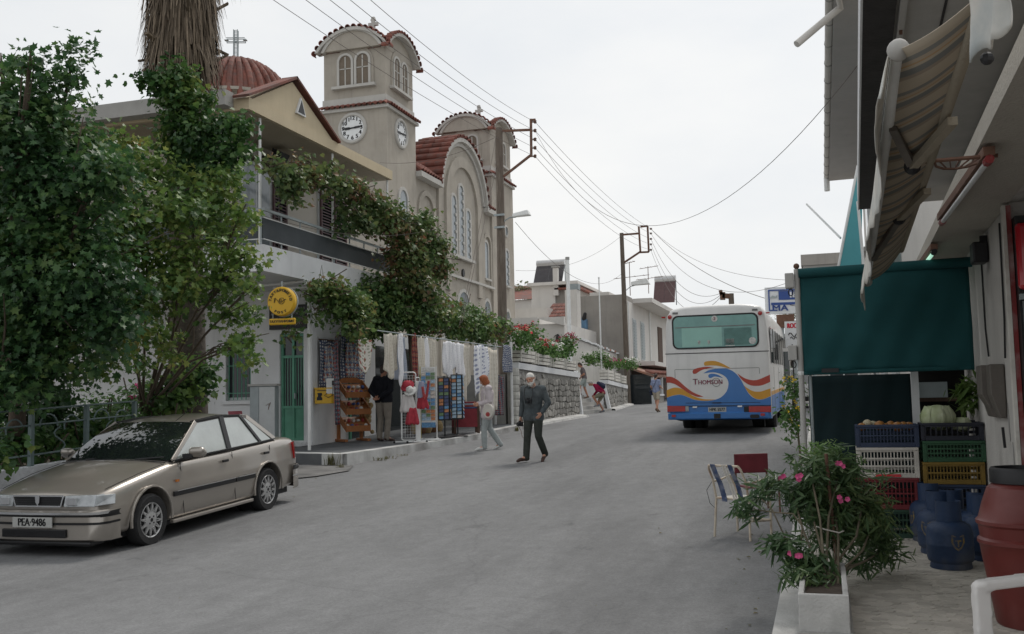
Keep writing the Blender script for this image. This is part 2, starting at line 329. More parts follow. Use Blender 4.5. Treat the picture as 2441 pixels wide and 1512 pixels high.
M['rust'] = mat('rust_metal', (.15,.08,.055), .8, .25, 6)
M['wire'] = mat('wire', (.12,.1,.09), .7, .1, 3)
M['soil'] = mat('soil', (.06,.045,.035), .95, .3, 12, bump=.6, bs=40)
# ---------------------------------------------------------------- ground, road, pavements
def strip(name, m, xl, xr, ys, dz, kind='structure', skirt=0, nx=2):
 mb = MB()
 for y in ys:
  a, b = xl(y) if callable(xl) else xl, xr(y) if callable(xr) else xr
  for i in range(nx): mb.v.append((a+(b-a)*i/(nx-1), y, g(y)+(dz(y) if callable(dz) else dz)))
 n = len(ys)
 for j in range(n-1):
  for i in range(nx-1): mb.f.append((j*nx+i, j*nx+i+1, (j+1)*nx+i+1, (j+1)*nx+i)); mb.m.append(0)
 if skirt:
  o = len(mb.v)
  for j in range(n): mb.v.append((mb.v[j*nx][0], mb.v[j*nx][1], mb.v[j*nx][2]-skirt)); mb.v.append((mb.v[j*nx+nx-1][0], mb.v[j*nx+nx-1][1], mb.v[j*nx+nx-1][2]-skirt))
  for j in range(n-1):
   mb.f.append((j*nx, (j+1)*nx, o+2*j+2, o+2*j)); mb.f.append(((j+1)*nx+nx-1, j*nx+nx-1, o+2*j+1, o+2*j+3)); mb.m += [0,0]
  mb.f.append((0, o, o+1, nx-1)); mb.f.append(((n-1)*nx+nx-1, o+2*n-1, o+2*n-2, (n-1)*nx)); mb.m += [0,0]
 o = mb.build(name, m); return tag(o, kind=kind)
def rng(a, b, st):
 n = max(1, int(round((b-a)/st))); return [a+(b-a)*i/n for i in range(n+1)]
strip('ground', M['earth'], -500, 500, [-40,-20,-5,0,3,5,7,9.6,12,15,18.4,22,24.3,28,31,38,44,52,60,80,100,150,250,400], -.05)
strip('road', M['asphalt'], -13, -.385, rng(-15,110,1.0), 0)
def kerbx(y):
 P = [(17,-9.2),(17.9,-9.1),(20.9,-8.75),(23.7,-8.3),(28.3,-8.35)]
 for (a, xa), (b, xb) in zip(P, P[1:]):
  if y <= b: return xa+(xb-xa)*(y-a)/(b-a)
 return P[-1][1]
ysk = rng(18.0, 28.2, .6)
M['kerb_white'] = mat('kerb_whitewash', (.55,.55,.54), .88, .15, 2.5, bump=.5, bs=40, col2=(.27,.26,.25), thr=.6, streak=.4, spec=.2)
def kdz(y): return .14+.1*max(0,min(1,(22-y)/4))
strip('kerb_left', M['kerb_white'], lambda y: kerbx(y)-.26, kerbx, ysk, kdz, skirt=.3)
strip('pavement_left', M['asphalt_dark'], -12.3, lambda y: kerbx(y)-.262, ysk, lambda y: kdz(y)-.005, skirt=.3)
# concrete end of the pavement, turning away from the road
mb = MB();
for (x, y), (x2, y2) in (((-9.12,17.86),(-10.6,18.25)), ((-10.6,18.25),(-12.2,18.5))):
 mb.add([(x,y,g(y)-.1),(x2,y2,g(y2)-.1),(x2,y2,g(y2)+.243),(x,y,g(y)+.243),(x+.02,y+.28,g(y)+.243),(x2+.02,y2+.28,g(y2)+.243)], [(0,3,2,1),(3,4,5,2)])
tag(mb.build('kerb_end', M['kerb_white']), kind='structure')
# rough concrete apron behind the car
mb = MB(); random.seed(4)
pts = [(-12,16.2),(-10.4,15.2),(-9.35,15.3),(-8.75,16.1),(-8.55,17.0),(-8.9,17.9),(-9.13,17.88),(-10.6,18.27),(-12.2,18.55)]
c0 = (-10.2,16.9); mb.v.append((c0[0],c0[1],g(c0[1])+.035))
for x, y in pts: mb.v.append((x,y,g(y)+.02))
for i in range(len(pts)): mb.f.append((0,1+i,1+(i+1)%len(pts))); mb.m.append(0)
M['apron'] = mat('apron_concrete', (.2,.195,.19), .93, .25, 1.6, bump=.8, bs=30, col2=(.1,.1,.1), thr=.58, spec=.15)
tag(mb.build('apron', M['apron']), kind='structure')
# right pavement
strip('kerb_right', M['kerb'], -.385, -.2, rng(-4,60,1), .13, skirt=.2)
strip('pavement_right', M['joint'], -.198, 3.0, rng(-4,60,.8), .115, skirt=.12)
pav = bpy.data.objects['pavement_right']
def hexblock(mb, x, y, z, l, wd, h):
 a, b = l/2*.965, wd/2*.93; p = [(-a,0),(-a*.62,-b),(a*.62,-b),(a,0),(a*.62,b),(-a*.62,b)]
 mb.add([(x+u, y+v, z) for u, v in p]+[(x+u, y+v, z+h) for u, v in p], [(6,7,8,9,10,11)]+[(i,(i+1)%6,(i+1)%6+6,i+6) for i in range(6)])
hb = MB(); hexblock(hb, 0, 0, 0, .13, .1, .035); pme = hb.mesh('paver'); pme.materials.append(M['paver'])
rest = MB(); cnt = 0; j = 0; yy = 5.2
while yy < 10.9:
 i = 0; xx = -.14 + (.0525 if j % 2 else 0)
 while xx < 1.55:
  z = g(yy)+.115+random.uniform(-.002,.003)
  if cnt < 300 and not (.0 > xx and False): inst('paver', pme, Matrix.Translation((xx,yy,z)) @ Matrix.Rotation(random.uniform(-.02,.02),4,'Z'), pav); cnt += 1
  else: hexblock(rest, xx, yy, z, .13, .1, .035)
  xx += .105
 yy += .0512*1.0; j += 1
tag(rest.build('pavers', M['paver'], pav), kind='stuff')
# terrace the church stands on
mb = MB(); mb.box(-60,-9.2,28.7,38.0,-.5,2.45); mb.box(-60,-12.6,38.0,46.25,-.5,2.44); mb.box(-60,-10.75,46.25,60,-.5,2.45)
tag(mb.build('terrace', M['concrete']), kind='structure')
# ---------------------------------------------------------------- stone retaining walls with their flower boxes, and the stairs between
def stone_wall(name, label, A, B, ztop, cs, seed, capname=True):
 rnd = random.Random(seed); (xa, ya), (xb, yb) = A, B; L = math.hypot(xb-xa, yb-ya); t = thing(name, label, 'stone wall', (xa, ya, g(ya)))
 ux, uy = (xb-xa)/L, (yb-ya)/L; nx, ny = uy, -ux
 def P(s, z, d): return (xa+ux*s+nx*d, ya+uy*s+ny*d, z)
 mb = MB(); N = 8
 for i in range(N):
  s0, s1 = L*i/N, L*(i+1)/N; z0, z1 = ztop(s0/L), ztop(s1/L); b0, b1 = g(ya+uy*s0)-.3, g(ya+uy*s1)-.3
  mb.add([P(s0,b0,0),P(s1,b1,0),P(s1,z1,0),P(s0,z0,0),P(s0,b0,-.3),P(s1,b1,-.3),P(s1,z1,-.3),P(s0,z0,-.3)], [(0,1,2,3),(5,4,7,6),(3,2,6,7),(0,3,7,4),(1,5,6,2)])
 mb.build('masonry', M['mortar'], t, w=1)
 mb = MB()
 for i in range(N):
  s0, s1 = L*i/N, L*(i+1)/N; z0, z1 = ztop(s0/L), ztop(s1/L); d0, d1 = .07, -.36
  mb.add([P(s0,z0-.02,d0),P(s1,z1-.02,d0),P(s1,z1+.17,d0),P(s0,z0+.17,d0),P(s0,z0-.02,d1),P(s1,z1-.02,d1),P(s1,z1+.17,d1),P(s0,z0+.17,d1)], [(0,1,2,3),(5,4,7,6),(3,2,6,7),(4,5,1,0)]+([(0,3,7,4)] if i == 0 else [])+([(1,5,6,2)] if i == N-1 else []))
 mb.build('coping', M['white'], t, w=1)
 # irregular stones: jittered grid corners shared by neighbours
 H = max(ztop(0)-g(ya), ztop(1)-g(yb)); nr = int(H/cs[1]); nc = int(L/cs[0]); J = {}
 for i in range(nc+1):
  for r in range(nr+2):
   J[i, r] = (i*L/nc + rnd.uniform(-.3,.3)*cs[0]*(0 < i < nc), r*cs[1]+rnd.uniform(-.32,.32)*cs[1])
 k = 0; more = MB()
 for i in range(nc):
  for r in range(nr+1):
   q = [J[i,r], J[i+1,r], J[i+1,r+1], J[i,r+1]]; cx = sum(p[0] for p in q)/4; cz = sum(p[1] for p in q)/4
   gz = g(ya+uy*cx);
   if gz + max(p[1] for p in q) > ztop(cx/L)-.03: continue
   o = []
   for a in range(4):
    p, n = q[a], q[(a+1) % 4]
    for f in (.22, .78):
     x, z = p[0]+(n[0]-p[0])*f, p[1]+(n[1]-p[1])*f; o.append((cx+(x-cx)*.96, cz+(z-cz)*.95))
   d = rnd.uniform(.03,.075); m1 = MB() if k < 300 else more
   b = len(m1.v); m1.add([P(x, gz+z, 0) for x, z in o]+[P(cx+(x-cx)*.86, gz+cz+(z-cz)*.86, d) for x, z in o], [tuple(range(8,16))]+[(e,(e+1)%8,(e+1)%8+8,e+8) for e in range(8)])
   if k < 300: m1.build('stone', M['stone'], t, w=1)
   k += 1
 if more.v: tag(more.build('stones', M['stone'], t, w=1), kind='stuff')
 # concrete foot
 mb = MB()
 for i in range(N):
  s0, s1 = L*i/N, L*(i+1)/N; b0, b1 = g(ya+uy*s0), g(ya+uy*s1)
  mb.add([P(s0,b0-.1,.42),P(s1,b1-.1,.42),P(s1,b1+.07,.36),P(s0,b0+.07,.36),P(s1,b1+.12,.01),P(s0,b0+.12,.01)], [(0,1,2,3),(3,2,4,5)])
 mb.build('footing', M['kerb'], t, w=1); return t
WA = stone_wall('stone_wall', 'near grey rubble wall with white coping below the red geraniums', (-8.8,28.6), (-9.05,37.5), lambda f: 2.62-.12*f, (.27,.205), 3)
WB = stone_wall('stone_wall', 'far grey rubble wall with white coping right of the church steps', (-9.8,46.3), (-10.62,55.5), lambda f: 2.36-.16*f, (.36,.26), 5)
mb = MB(); mb.bar((-9.16,37.56,2.75), (-8.98,37.6,.85), .2, .14); mb.build('edge_trim', M['white'], WA, w=1)
mb = MB(); mb.bar((-9.92,46.24,2.3), (-9.66,46.2,1.0), .2, .14); mb.build('edge_trim', M['white'], WB, w=1)
t = thing('gate_pillar', 'crumbling pillar of whitewashed stones at the near end of the wall', 'pillar', (-8.75,28.45,g(28.4)))
random.seed(8); z = g(28.4)-.05
for k in range(8):
 h = random.uniform(.2,.27); wd = random.uniform(.22,.34); mb = MB(); o = [(random.uniform(.8,1.05)*math.cos(a*PI/4+.39), random.uniform(.8,1.05)*math.sin(a*PI/4+.39)) for a in range(8)]
 mb.add([(-8.75+x*wd*.5, 28.3+y*wd*.5, z) for x, y in o]+[(-8.75+x*wd*.56, 28.3+y*wd*.56, z+h*.5) for x, y in o]+[(-8.75+x*wd*.48, 28.3+y*wd*.48, z+h-.02) for x, y in o],
  [(16,17,18,19,20,21,22,23),(7,6,5,4,3,2,1,0)]+[(e,(e+1)%8,(e+1)%8+8,e+8) for e in range(8)]+[(e+8,(e+1)%8+8,(e+1)%8+16,e+16) for e in range(8)])
 mb.build('stone', M['stone_white'], t, w=1); z += h
# stairs
t = thing('stairs', 'pale concrete steps climbing between the two stone walls', 'stairs', (-9.6,40.4,g(40)))
for k in range(9):
 mb = MB(); x = -9.55-k*.33; mb.box(x-(.335 if k < 8 else .5), x, 37.66, 46.1, g(40)-.4, g(40)+.02+.165*(k+1)); mb.build('step', M['concrete'], t, w=1)
mb = MB(); mb.box(-12.6,-9.05,37.42,37.61,.5,2.6); mb.build('side_wall', M['white'], t, w=1)
mb = MB(); mb.box(-12.6,-9.95,46.12,46.2,.5,2.42); mb.build('side_wall', M['white'], t, w=1)
# flower boxes
M['geranium_leaf'] = leafmat('geranium_leaf', [(0,(.035,.085,.025)),(.5,(.075,.16,.04)),(1,(.15,.24,.07))])
def petals(name, c): return mat(name, c, .6, .2, 8, island=.35)
M['red_petal'] = petals('red_petal', (.5,.015,.03)); M['pink_petal'] = petals('pink_petal', (.45,.03,.16)); M['white_petal'] = petals('white_petal', (.75,.74,.7)); M['crimson_petal'] = petals('crimson_petal', (.3,.015,.05))
def flower_heads(mb, c, r, n, size, rnd):
 for _ in range(n):
  d = Vector((rnd.gauss(0,1), rnd.gauss(0,1), abs(rnd.gauss(0,1))+.2)).normalized(); p = Vector(c)+Vector((d.x*r[0], d.y*r[1], d.z*r[2]))*rnd.uniform(.85,1.12)
  for k in range(9):
   q = p+Vector((rnd.gauss(0,.35), rnd.gauss(0,.35), rnd.gauss(0,.3)))*size; s = size*rnd.uniform(.3,.45); a = rnd.uniform(0,PI)
   u = Vector((math.cos(a), math.sin(a), rnd.uniform(-.5,.5)))*s; v = Vector((-math.sin(a)*.6, math.cos(a)*.6, rnd.uniform(.3,.9)))*s
   mb.add([q-u, q-v*.8, q+u, q+v], [(0,1,2,3)])
def flower_box(p0, p1, z0, z1, label, plants, seed, slats=3):
 rnd = random.Random(seed); t = thing('flower_box', label, 'planter', ((p0[0]+p1[0])/2, (p0[1]+p1[1])/2, z0), 0, 'white flower boxes on the stone walls')
 d = Vector((p1[0]-p0[0], p1[1]-p0[1], 0)); L = d.length; d.normalize(); n = Vector((d.y, -d.x, 0)); o = Vector((p0[0], p0[1], 0))
 def pt(s, q, z): return tuple(o+d*s+n*q+Vector((0,0,z)))
 def blk(s0, s1, q0, q1, a, b, nm, m):
  mb = MB(); mb.add([pt(s0,q0,a),pt(s1,q0,a),pt(s1,q1,a),pt(s0,q1,a),pt(s0,q0,b),pt(s1,q0,b),pt(s1,q1,b),pt(s0,q1,b)], [(0,3,2,1),(4,5,6,7),(0,1,5,4),(1,2,6,5),(2,3,7,6),(3,0,4,7)]); mb.v and mb.build(nm, m, t, w=1)
 h = (z1-z0)/slats
 for k in range(slats):
  blk(0, L, .17, .2, z0+k*h+.012, z0+(k+1)*h-.012, 'slat', M['white_wood']); blk(0, .03, -.2, .168, z0+k*h+.012, z0+(k+1)*h-.012, 'slat', M['white_wood'])
  blk(L-.03, L, -.2, .168, z0+k*h+.012, z0+(k+1)*h-.012, 'slat', M['white_wood'])
 for s in (.02, L-.09): blk(s, s+.07, .201, .225, z0, z1+.01, 'batten', M['white_wood'])
 blk(.035, L-.035, -.2, .165, z0, z1-.05, 'soil', M['soil'])
 for s in (.12, L-.22): blk(s, s+.1, -.1, .1, z0-.06, z0, 'foot', M['white_wood'])
 return t
def geranium(c, r, label, fm, nf, seed, leafn=260, fs=.085):
 rnd = random.Random(seed); t = thing('geranium', label, 'flowers', (c[0], c[1], c[2]-r[2]*.6), 0, 'geraniums in the flower boxes'); mb = MB(); leaves(mb, [(c, r, int(leafn*1.7))], .088, 'vine', rnd=rnd, clump=.35); mb.build('foliage', M['geranium_leaf'], t, w=1)
 mb = MB(); flower_heads(mb, c, r, nf, fs, rnd); mb.build('blossom', fm, t, w=1)
 mb = MB()
 for k in range(5): mb.tube([(c[0],c[1],c[2]-r[2]), (c[0]+rnd.uniform(-.5,.5)*r[0], c[1]+rnd.uniform(-.5,.5)*r[1], c[2]+r[2]*.4)], .012, 5)
 mb.build('stem', M['geranium_leaf'], t, w=1)
for k, lb in enumerate(['solid white flower box nearest the utility pole under the tallest red geraniums', 'slatted white box second in the near row on the wall', 'slatted white box in the middle of the near row below white flowers', 'white box last in the near row beside the steps']):
 y0 = 28.95+k*2.1; x = -8.98-.028*(k*2.1); flower_box((x, y0), (x-.05, y0+1.9), 2.83-.03*k, 3.2-.035*k, lb, None, 20+k)
for k, lb in enumerate(['white box right of the steps under green leaves and white blossoms', 'white box second right of the steps below pink flowers', 'white box at the far end of the row, by the cafe']):
 y0 = 46.5+k*2.95; x = -9.98-.089*(k*2.95); flower_box((x, y0), (x-.235, y0+2.65), 2.56-.05*k, 3.02-.06*k, lb, None, 30+k)
for (x, y, d, r, lb, fm, nf) in [
 (1238,806,30.0,(.4,.5,.38),'tall bushy geranium with bright red heads by the utility pole','red_petal',16),(1262,800,31.0,(.4,.55,.36),'bushy red geranium right of the tallest one on the near wall','red_petal',14),
 (1292,828,33.0,(.35,.6,.28),'loose red geranium trailing over the slatted white box','red_petal',14),(1315,838,34.5,(.35,.6,.3),'geranium with white and pale pink heads over the near wall','white_petal',26),
 (1338,840,36.5,(.35,.6,.34),'green geranium with small white heads left of the crimson one','white_petal',12),(1352,822,37.0,(.36,.6,.46),'tall crimson geranium at the step end of the near wall','crimson_petal',26),
 (1405,856,48.0,(.4,.7,.3),'leafy geranium with a few white flowers right of the steps','white_petal',8),(1432,852,49.0,(.4,.8,.34),'geranium with scattered white heads behind the thin flagpole','white_petal',10),
 (1452,866,50.5,(.4,.9,.32),'magenta geranium in the middle of the far wall','pink_petal',20),(1475,868,53,(.4,1.0,.32),'pink and magenta geranium spilling from the far wall','pink_petal',20),
 (1502,868,54.0,(.4,.9,.34),'white geranium at the cafe end of the far wall','white_petal',24)]:
 geranium(at(x,y,d), r, lb, M[fm], nf, int(x), 300 if d < 40 else 340)
# ---------------------------------------------------------------- church
CX = -17.0
church = thing('church', 'grey rendered church with two arched bell towers, clocks and red tiled roofs', 'church', (CX, 46, 2.4))
def arcpts(hw, rise, n=14):            # segmental arch over a half width, from +hw to -hw
 rad = (hw*hw+rise*rise)/(2*rise); a0 = math.asin(min(1, hw/rad)) if rise <= hw else PI-math.asin(hw/rad)
 return [(rad*math.sin(a0-2*a0*i/n), rad*math.cos(a0-2*a0*i/n)-(rad-rise)) for i in range(n+1)]
def arched(w, h, n=10):                # outline of a round-headed opening, base at 0
 return [(-w/2,0),(w/2,0)]+[(w/2*math.cos(PI*i/n), h-w/2+w/2*math.sin(PI*i/n)) for i in range(n+1)]
def window_arched(par, o, u, w, h, fr=.13, nm='window', glass='glass_dark', sill=True, tracery=False, proud=.06):
 v = Vector((0,0,1)); u = Vector(u); n = u.cross(v)
 out, inn = arched(w+2*fr, h+fr), arched(w, h)
 mb = MB(); k = len(out); o = Vector(o)
 A = [o+u*p[0]+v*p[1] for p in out]; B = [o+u*p[0]+v*p[1] for p in inn]
 A2 = [p+n*proud for p in A]; B2 = [p+n*proud for p in B]; B3 = [p-n*.12 for p in B]
 for i in range(1, k):
  j = (i+1) % k
  mb.add([A[i],A[j],A2[j],A2[i],B2[i],B2[j],B3[i],B3[j]], [(0,1,2,3),(3,2,5,4),(4,5,7,6)])
 f = mb.build(nm, M['church_trim'], par, w=1)
 mb = MB(); mb.prism(inn, o+n*.012, u, v, .004); mb.build('pane', M[glass], f).parent = None if False else f
 p = f.children[0]; Mi = Matrix.Translation(-(Matrix.Translation(par.location).to_translation() if par.parent is None else par.parent.location+par.location)); p.data.transform(Mi)
 if sill:
  mb = MB(); a, b = o-u*(w/2+fr+.05), o+u*(w/2+fr+.05); mb.bar(a+n*.08+v*-.05, b+n*.08+v*-.05, .22, .1); s = mb.build('sill', M['church_trim'], f); s.data.transform(Mi)
 if tracery:
  for i in range(int(h/.42)):
   mb = MB(); mb.prism([(.09*math.cos(a*PI/3), .09*math.sin(a*PI/3)) for a in range(6)], o+n*.02+u*(w/2-.08)+v*(.3+i*.42), u, v, .05)
   s = mb.build('tracery', M['church_trim'], f); s.data.transform(Mi)
 return f
def tile_me(l, r):
 mb = MB(); n = 5; vs = []
 for s, rr in ((0, r), (l, r*.86)): vs += [(rr*math.cos(PI*i/n), s, rr*math.sin(PI*i/n)) for i in range(n+1)]
 for s, rr in ((0, r*.72), (l, r*.6)): vs += [(rr*math.cos(PI*i/n), s, rr*math.sin(PI*i/n)) for i in range(n+1)]
 q = n+1; fs = [(i, i+1, q+i+1, q+i) for i in range(n)]+[(i+1, i, 2*q+i, 2*q+i+1) for i in range(n)]+[(q+i, q+i+1, 3*q+i+1, 3*q+i) for i in range(n)]
 mb.add(vs, fs); me = mb.mesh('roof_tile'); me.materials.append(M['tile']); return me
T_S = tile_me(.34, .12); T_L = tile_me(.55, .16)
def place_tile(me, par, p, along, nrm):
 al = Vector(along).normalized(); nr = Vector(nrm); nr = (nr-al*nr.dot(al)).normalized(); x = al.cross(nr)
 inst('roof_tile', me, Matrix(((x.x,al.x,nr.x,p[0]),(x.y,al.y,nr.y,p[1]),(x.z,al.z,nr.z,p[2]),(0,0,0,1))), par)
O = Vector(church.location)
def W(par): return par.location if par.parent is None else par.parent.location+par.location
def vault(par, axis, o, hw, rise, l0, l1, thick=.14, m='church_trim', mtop='tile', n=16):
 """barrel shell: axis 'X' or 'Y'; o = middle of the springing line"""
 out, inn = arcpts(hw+thick, rise+thick, n), arcpts(hw, rise, n); mb = MB(); vs = []
 for l in (l0, l1):
  for pr in (out, inn):
   for a, z in pr: vs.append((o[0]+(l if axis == 'X' else a), o[1]+(a if axis == 'X' else l), o[2]+z))
 q = n+1
 for i in range(n):
  mb.mi = 1; mb.f.append((i,i+1,2*q+i+1,2*q+i)); mb.m.append(1)
  mb.f += [(q+i+1,q+i,3*q+i,3*q+i+1),(i,q+i,q+i+1,i+1),(2*q+i+1,3*q+i+1,3*q+i,2*q+i)]; mb.m += [0,0,0]
 mb.f += [(0,2*q,3*q,q),(n,q+n,3*q+n,2*q+n)]; mb.m += [0,0]; mb.v = vs
 return mb.build('roof', [M[m], M[mtop]], par, w=1)
def tower(Y0, Y1, zt, clocks, bell_two, yname):
 tw = MB(); tw.box(CX-3.05, CX, Y0, Y1, 1.5, 14.02); part = tw.build('bell_tower', M['church'], church, w=1)
 def sub(mb, nm, m, **k):
  o = mb.build(nm, m, part, w=0, **k); o.data.transform(Matrix.Translation(-O)); return o
 mb = MB(); mb.box(CX-3.17, CX+.12, Y0-.12, Y1+.12, 14.02, 14.15); sub(mb, 'cornice', M['church_trim'])
 mb = MB(); mb.box(CX-2.95, CX-.08, Y0+.08, Y1-.08, 14.15, 16.72); sub(mb, 'belfry', M['church'])
 mb = MB(); mb.box(CX-3.0, CX-.03, Y0+.03, Y1-.03, 14.32, 14.62); sub(mb, 'string_course', M['church_trim'])
 # pent roof of the cornice
 for i in range(13):
  y = Y0-.1+(Y1-Y0+.2)*(i+.5)/13; place_tile(T_S, part, Vector((CX+.22, y, 14.13))-O, (-1,0,.5), (0,0,1))
  x = CX-3.15+3.25*(i+.5)/13; place_tile(T_S, part, Vector((x, Y0-.22, 14.13))-O, (0,1,.5), (0,0,1))
 hx, hy = 1.48, (Y1-Y0)/2-.02; xm, ym = CX-1.52, (Y0+Y1)/2
 for nm, ax, hw, l in (('roof','X',hy,hx),('roof','Y',hx,hy)):
  o = (xm, ym, 16.66); r = vault(part, ax, o, hw-.17, .80, -l-.2, l-.21); vault(part, ax, o, hw+.1, .82, *((l-.2, l+.26) if ax == 'X' else (-l-.26, -l+.2)))
  face = arcpts(hw-.02, .83, 14); mb = MB()
  if ax == 'Y':
   mb.prism(face, (xm, Y0+.075, 16.70), (1,0,0), (0,0,1), .2)
  else: mb.prism(face, (CX-.085, ym, 16.70), (0,1,0), (0,0,1), -.2)
  sub(mb, 'tympanum', M['church'])
  n = 15; ap = arcpts(hw+.26, .98, n)
  for i in range(n+1):
   a, z = ap[i]; nr = (0, a*1.0, 1.0) if ax == 'X' else (a*1.0, 0, 1.0)
   p = Vector((xm+l+.32, ym+a, 16.66+z-.02)) if ax == 'X' else Vector((xm+a, Y0-.32+.05, 16.66+z-.02))
   place_tile(T_S, part, p-O, (-1,0,0) if ax == 'X' else (0,1,0), nr)
 # cross on the top
 cx_, cz = CX-.88, 17.55; mb = MB(); mb.box(cx_-.07,cx_+.07,Y0+.6,Y0+.74,cz-.3,cz+.72); mb.box(cx_-.22,cx_+.22,Y0+.61,Y0+.73,cz+.34,cz+.47); mb.box(cx_-.11,cx_+.11,Y0+.62,Y0+.72,cz+.56,cz+.63); sub(mb, 'cross', M['church_trim'])
 return part, sub
def clock(part, sub, o, u, r):
 v = Vector((0,0,1)); u = Vector(u); n = u.cross(v); o = Vector(o); Q = n.to_track_quat('Z','Y').to_matrix()
 mb = MB(); mb.lathe([(r+.14,0),(r+.14,.05),(r+.1,.09),(r+.03,.09),(r,.05),(r,.02)], o, 32, Q); sub(mb, 'clock_surround', M['church_trim'], smooth=30)
 mb = MB(); mb.lathe([(r-.01,.015),(r-.01,.03),(.01,.032)], o, 32, Q); sub(mb, 'clock_face', M['clock_white'])
 mb = MB()
 for k in range(1, 13):
  a = PI/2-k*PI/6; put_text(mb, str(k), .24, o+n*.036+u*(math.cos(a)*r*.8)+v*(math.sin(a)*r*.8), u, v, 1, .012)
 sub(mb, 'numerals', M['black'])
 for ang, ln, wd in ((R(5), r*.88, .045), (R(183), r*.86, .055)):
  d = u*math.cos(ang)+v*math.sin(ang); mb = MB(); mb.bar(o+n*.055-d*.12, o+n*.055+d*ln, wd, .015, n); mb.bar(o+n*.055+d*ln*.25, o+n*.055+d*ln*.75, wd*1.9, .014, n); sub(mb, 'clock_hand', M['black'])
M['clock_white'] = mat('clock_white', (.72,.74,.75), .5, .04, 3)
T1, sub1 = tower(37.5, 40.6, 0, True, True, 'near')
clock(T1, sub1, (CX-1.57, 37.5, 13.28), (1,0,0), .53)
clock(T1, sub1, (CX, 38.95, 13.25), (0,1,0), .53)
T2, sub2 = tower(51.3, 55.2, 0, False, False, 'far')
def belfry_pair(par, sub, o, u, w=.56, h=1.3):
 u = Vector(u); v = Vector((0,0,1)); n = u.cross(v); o = Vector(o)
 big = [(-w*1.62,-.06),(w*1.62,-.06)]+[(w*1.62*math.cos(PI*i/14), .85+w*1.62*math.sin(PI*i/14)) for i in range(15)]
 mb = MB(); mb.prism(big, o+n*.003, u, v, .045); sub(mb, 'arch_panel', M['church'])
 for s in (-1, 1):
  f = window_arched(par, o+u*(s*w*.72)+n*.048, u, w, h, .1, 'bell_opening', 'church_dark', False)
  mb = MB(); c = o+u*(s*w*.72)+n*.07; mb.bar(c, c+v*(h-.06), .05, .03, n)
  mb.bar(c-u*w*.48+v*(h*.55), c+u*w*.48+v*(h*.55), .03, .04); s_ = sub(mb, 'mullion', M['church_trim'])
 mb = MB(); mb.bar(o-u*w*1.8+n*.1+v*-.1, o+u*w*1.8+n*.1+v*-.1, .22, .12); sub(mb, 'sill', M['church_trim'])
Z0 = 15.18
belfry_pair(T1, sub1, (CX-1.5, 37.58, Z0), (1,0,0))
belfry_pair(T1, sub1, (CX-.08, 39.05, Z0), (0,1,0))
belfry_pair(T2, sub2, (CX-1.5, 51.38, Z0-.1), (1,0,0))
belfry_pair(T2, sub2, (CX-.08, 53.25, Z0-.1), (0,1,0))
# nave and front wall
mb = MB(); mb.box(-34, CX-.3, 40.62, 51.28, 1.5, 11.9); mb.build('nave', M['church'], church, w=1)
gab = [(y, z) for y, z in arcpts(3.25, 2.65, 18)]
mb = MB(); mb.prism([(-3.25,-10.4),(3.25,-10.4)]+gab, (CX-.5, 46.6, 12.0), (0,1,0), (0,0,1), .5); nv = mb.build('front_wall', M['church'], church, w=1)
for a, b in ((40.62,43.34),(49.86,51.28)):
 mb = MB(); mb.box(CX-.32, CX-.12, a, b, 1.5, 11.75); mb.build('side_bay', M['church'], church, w=1)
for a, b in ((40.62,43.34),(49.86,51.28)):
 mb = MB(); mb.bar((CX+.02,a,11.86),(CX+.02,b,11.86),.5,.24); mb.build('eaves', M['church_trim'], church, w=1)
nr_ = vault(church, 'X', (-22.5, 46.6, 12.0), 3.27, 2.66, -7, 5.75, .2, n=20)
# tiles on the near flank of the barrel roof: rows along the arch, three deep
n = 20; ap = arcpts(3.42, 2.86, n)
for i in range(n+1):
 a, z = ap[i]
 for k in range(4): place_tile(T_L, nr_, Vector((CX+.32-k*.5, 46.6+a, 12.0+z+.03))-O, (-1,0,0), (0, a*.9, 1.6))
# side roofs, curving up away from the street
def sideroof(y0, y1):
 prof = [(CX+.2,11.98),(CX-.5,12.55),(CX-1.2,13.0),(CX-2.0,13.35),(CX-3.2,13.6),(CX-4.5,13.7)]; mb = MB()
 for x, z in prof: mb.v += [(x,y0,z),(x,y1,z)]
 for i in range(len(prof)-1): mb.f.append((2*i,2*i+1,2*i+3,2*i+2)); mb.m.append(0)
 rf = mb.build('roof', M['tile'], church, w=1); nn = int((y1-y0)/.3)
 for i in range(nn):
  y = y0+(i+.5)*(y1-y0)/nn
  for (x, z), (x2, z2) in zip(prof[:5], prof[1:]):
   L = math.hypot(x2-x, z2-z); c = max(1, int(L/.45))
   for k in range(c):
    f = k/c; place_tile(T_L, rf, Vector((x+(x2-x)*f, y, z+(z2-z)*f+.02))-O, (x2-x, 0, z2-z), (0,0,1))
sideroof(40.66, 43.2); sideroof(49.9, 51.25)
# arched mouldings of the front
def moulding(y, zspr, hw, wd, dep, zbot, nm='arch_moulding', rise=None):
 out = [(hw+wd, zbot-zspr)]+[((hw+wd)*math.cos(PI*i/16), (hw+wd)*math.sin(PI*i/16)) for i in range(17)]+[(-(hw+wd), zbot-zspr)]
 inn = [(hw, zbot-zspr)]+[(hw*math.cos(PI*i/16), hw*math.sin(PI*i/16)) for i in range(17)]+[(-hw, zbot-zspr)]
 mb = MB(); x = CX if abs(y-46.6) < 3 else CX-.12
 A = [(x+dep, y+p, zspr+q) for p, q in out]; B = [(x+dep, y+p, zspr+q) for p, q in inn]; C = [(x, y+p, zspr+q) for p, q in out]; D = [(x-.02, y+p, zspr+q) for p, q in inn]
 k = len(A)
 for i in range(k-1): mb.add([A[i],A[i+1],B[i+1],B[i],C[i],C[i+1],D[i+1],D[i]], [(0,1,2,3),(1,0,4,5),(3,2,6,7)])
 return mb.build(nm, M['church'], church, w=1)
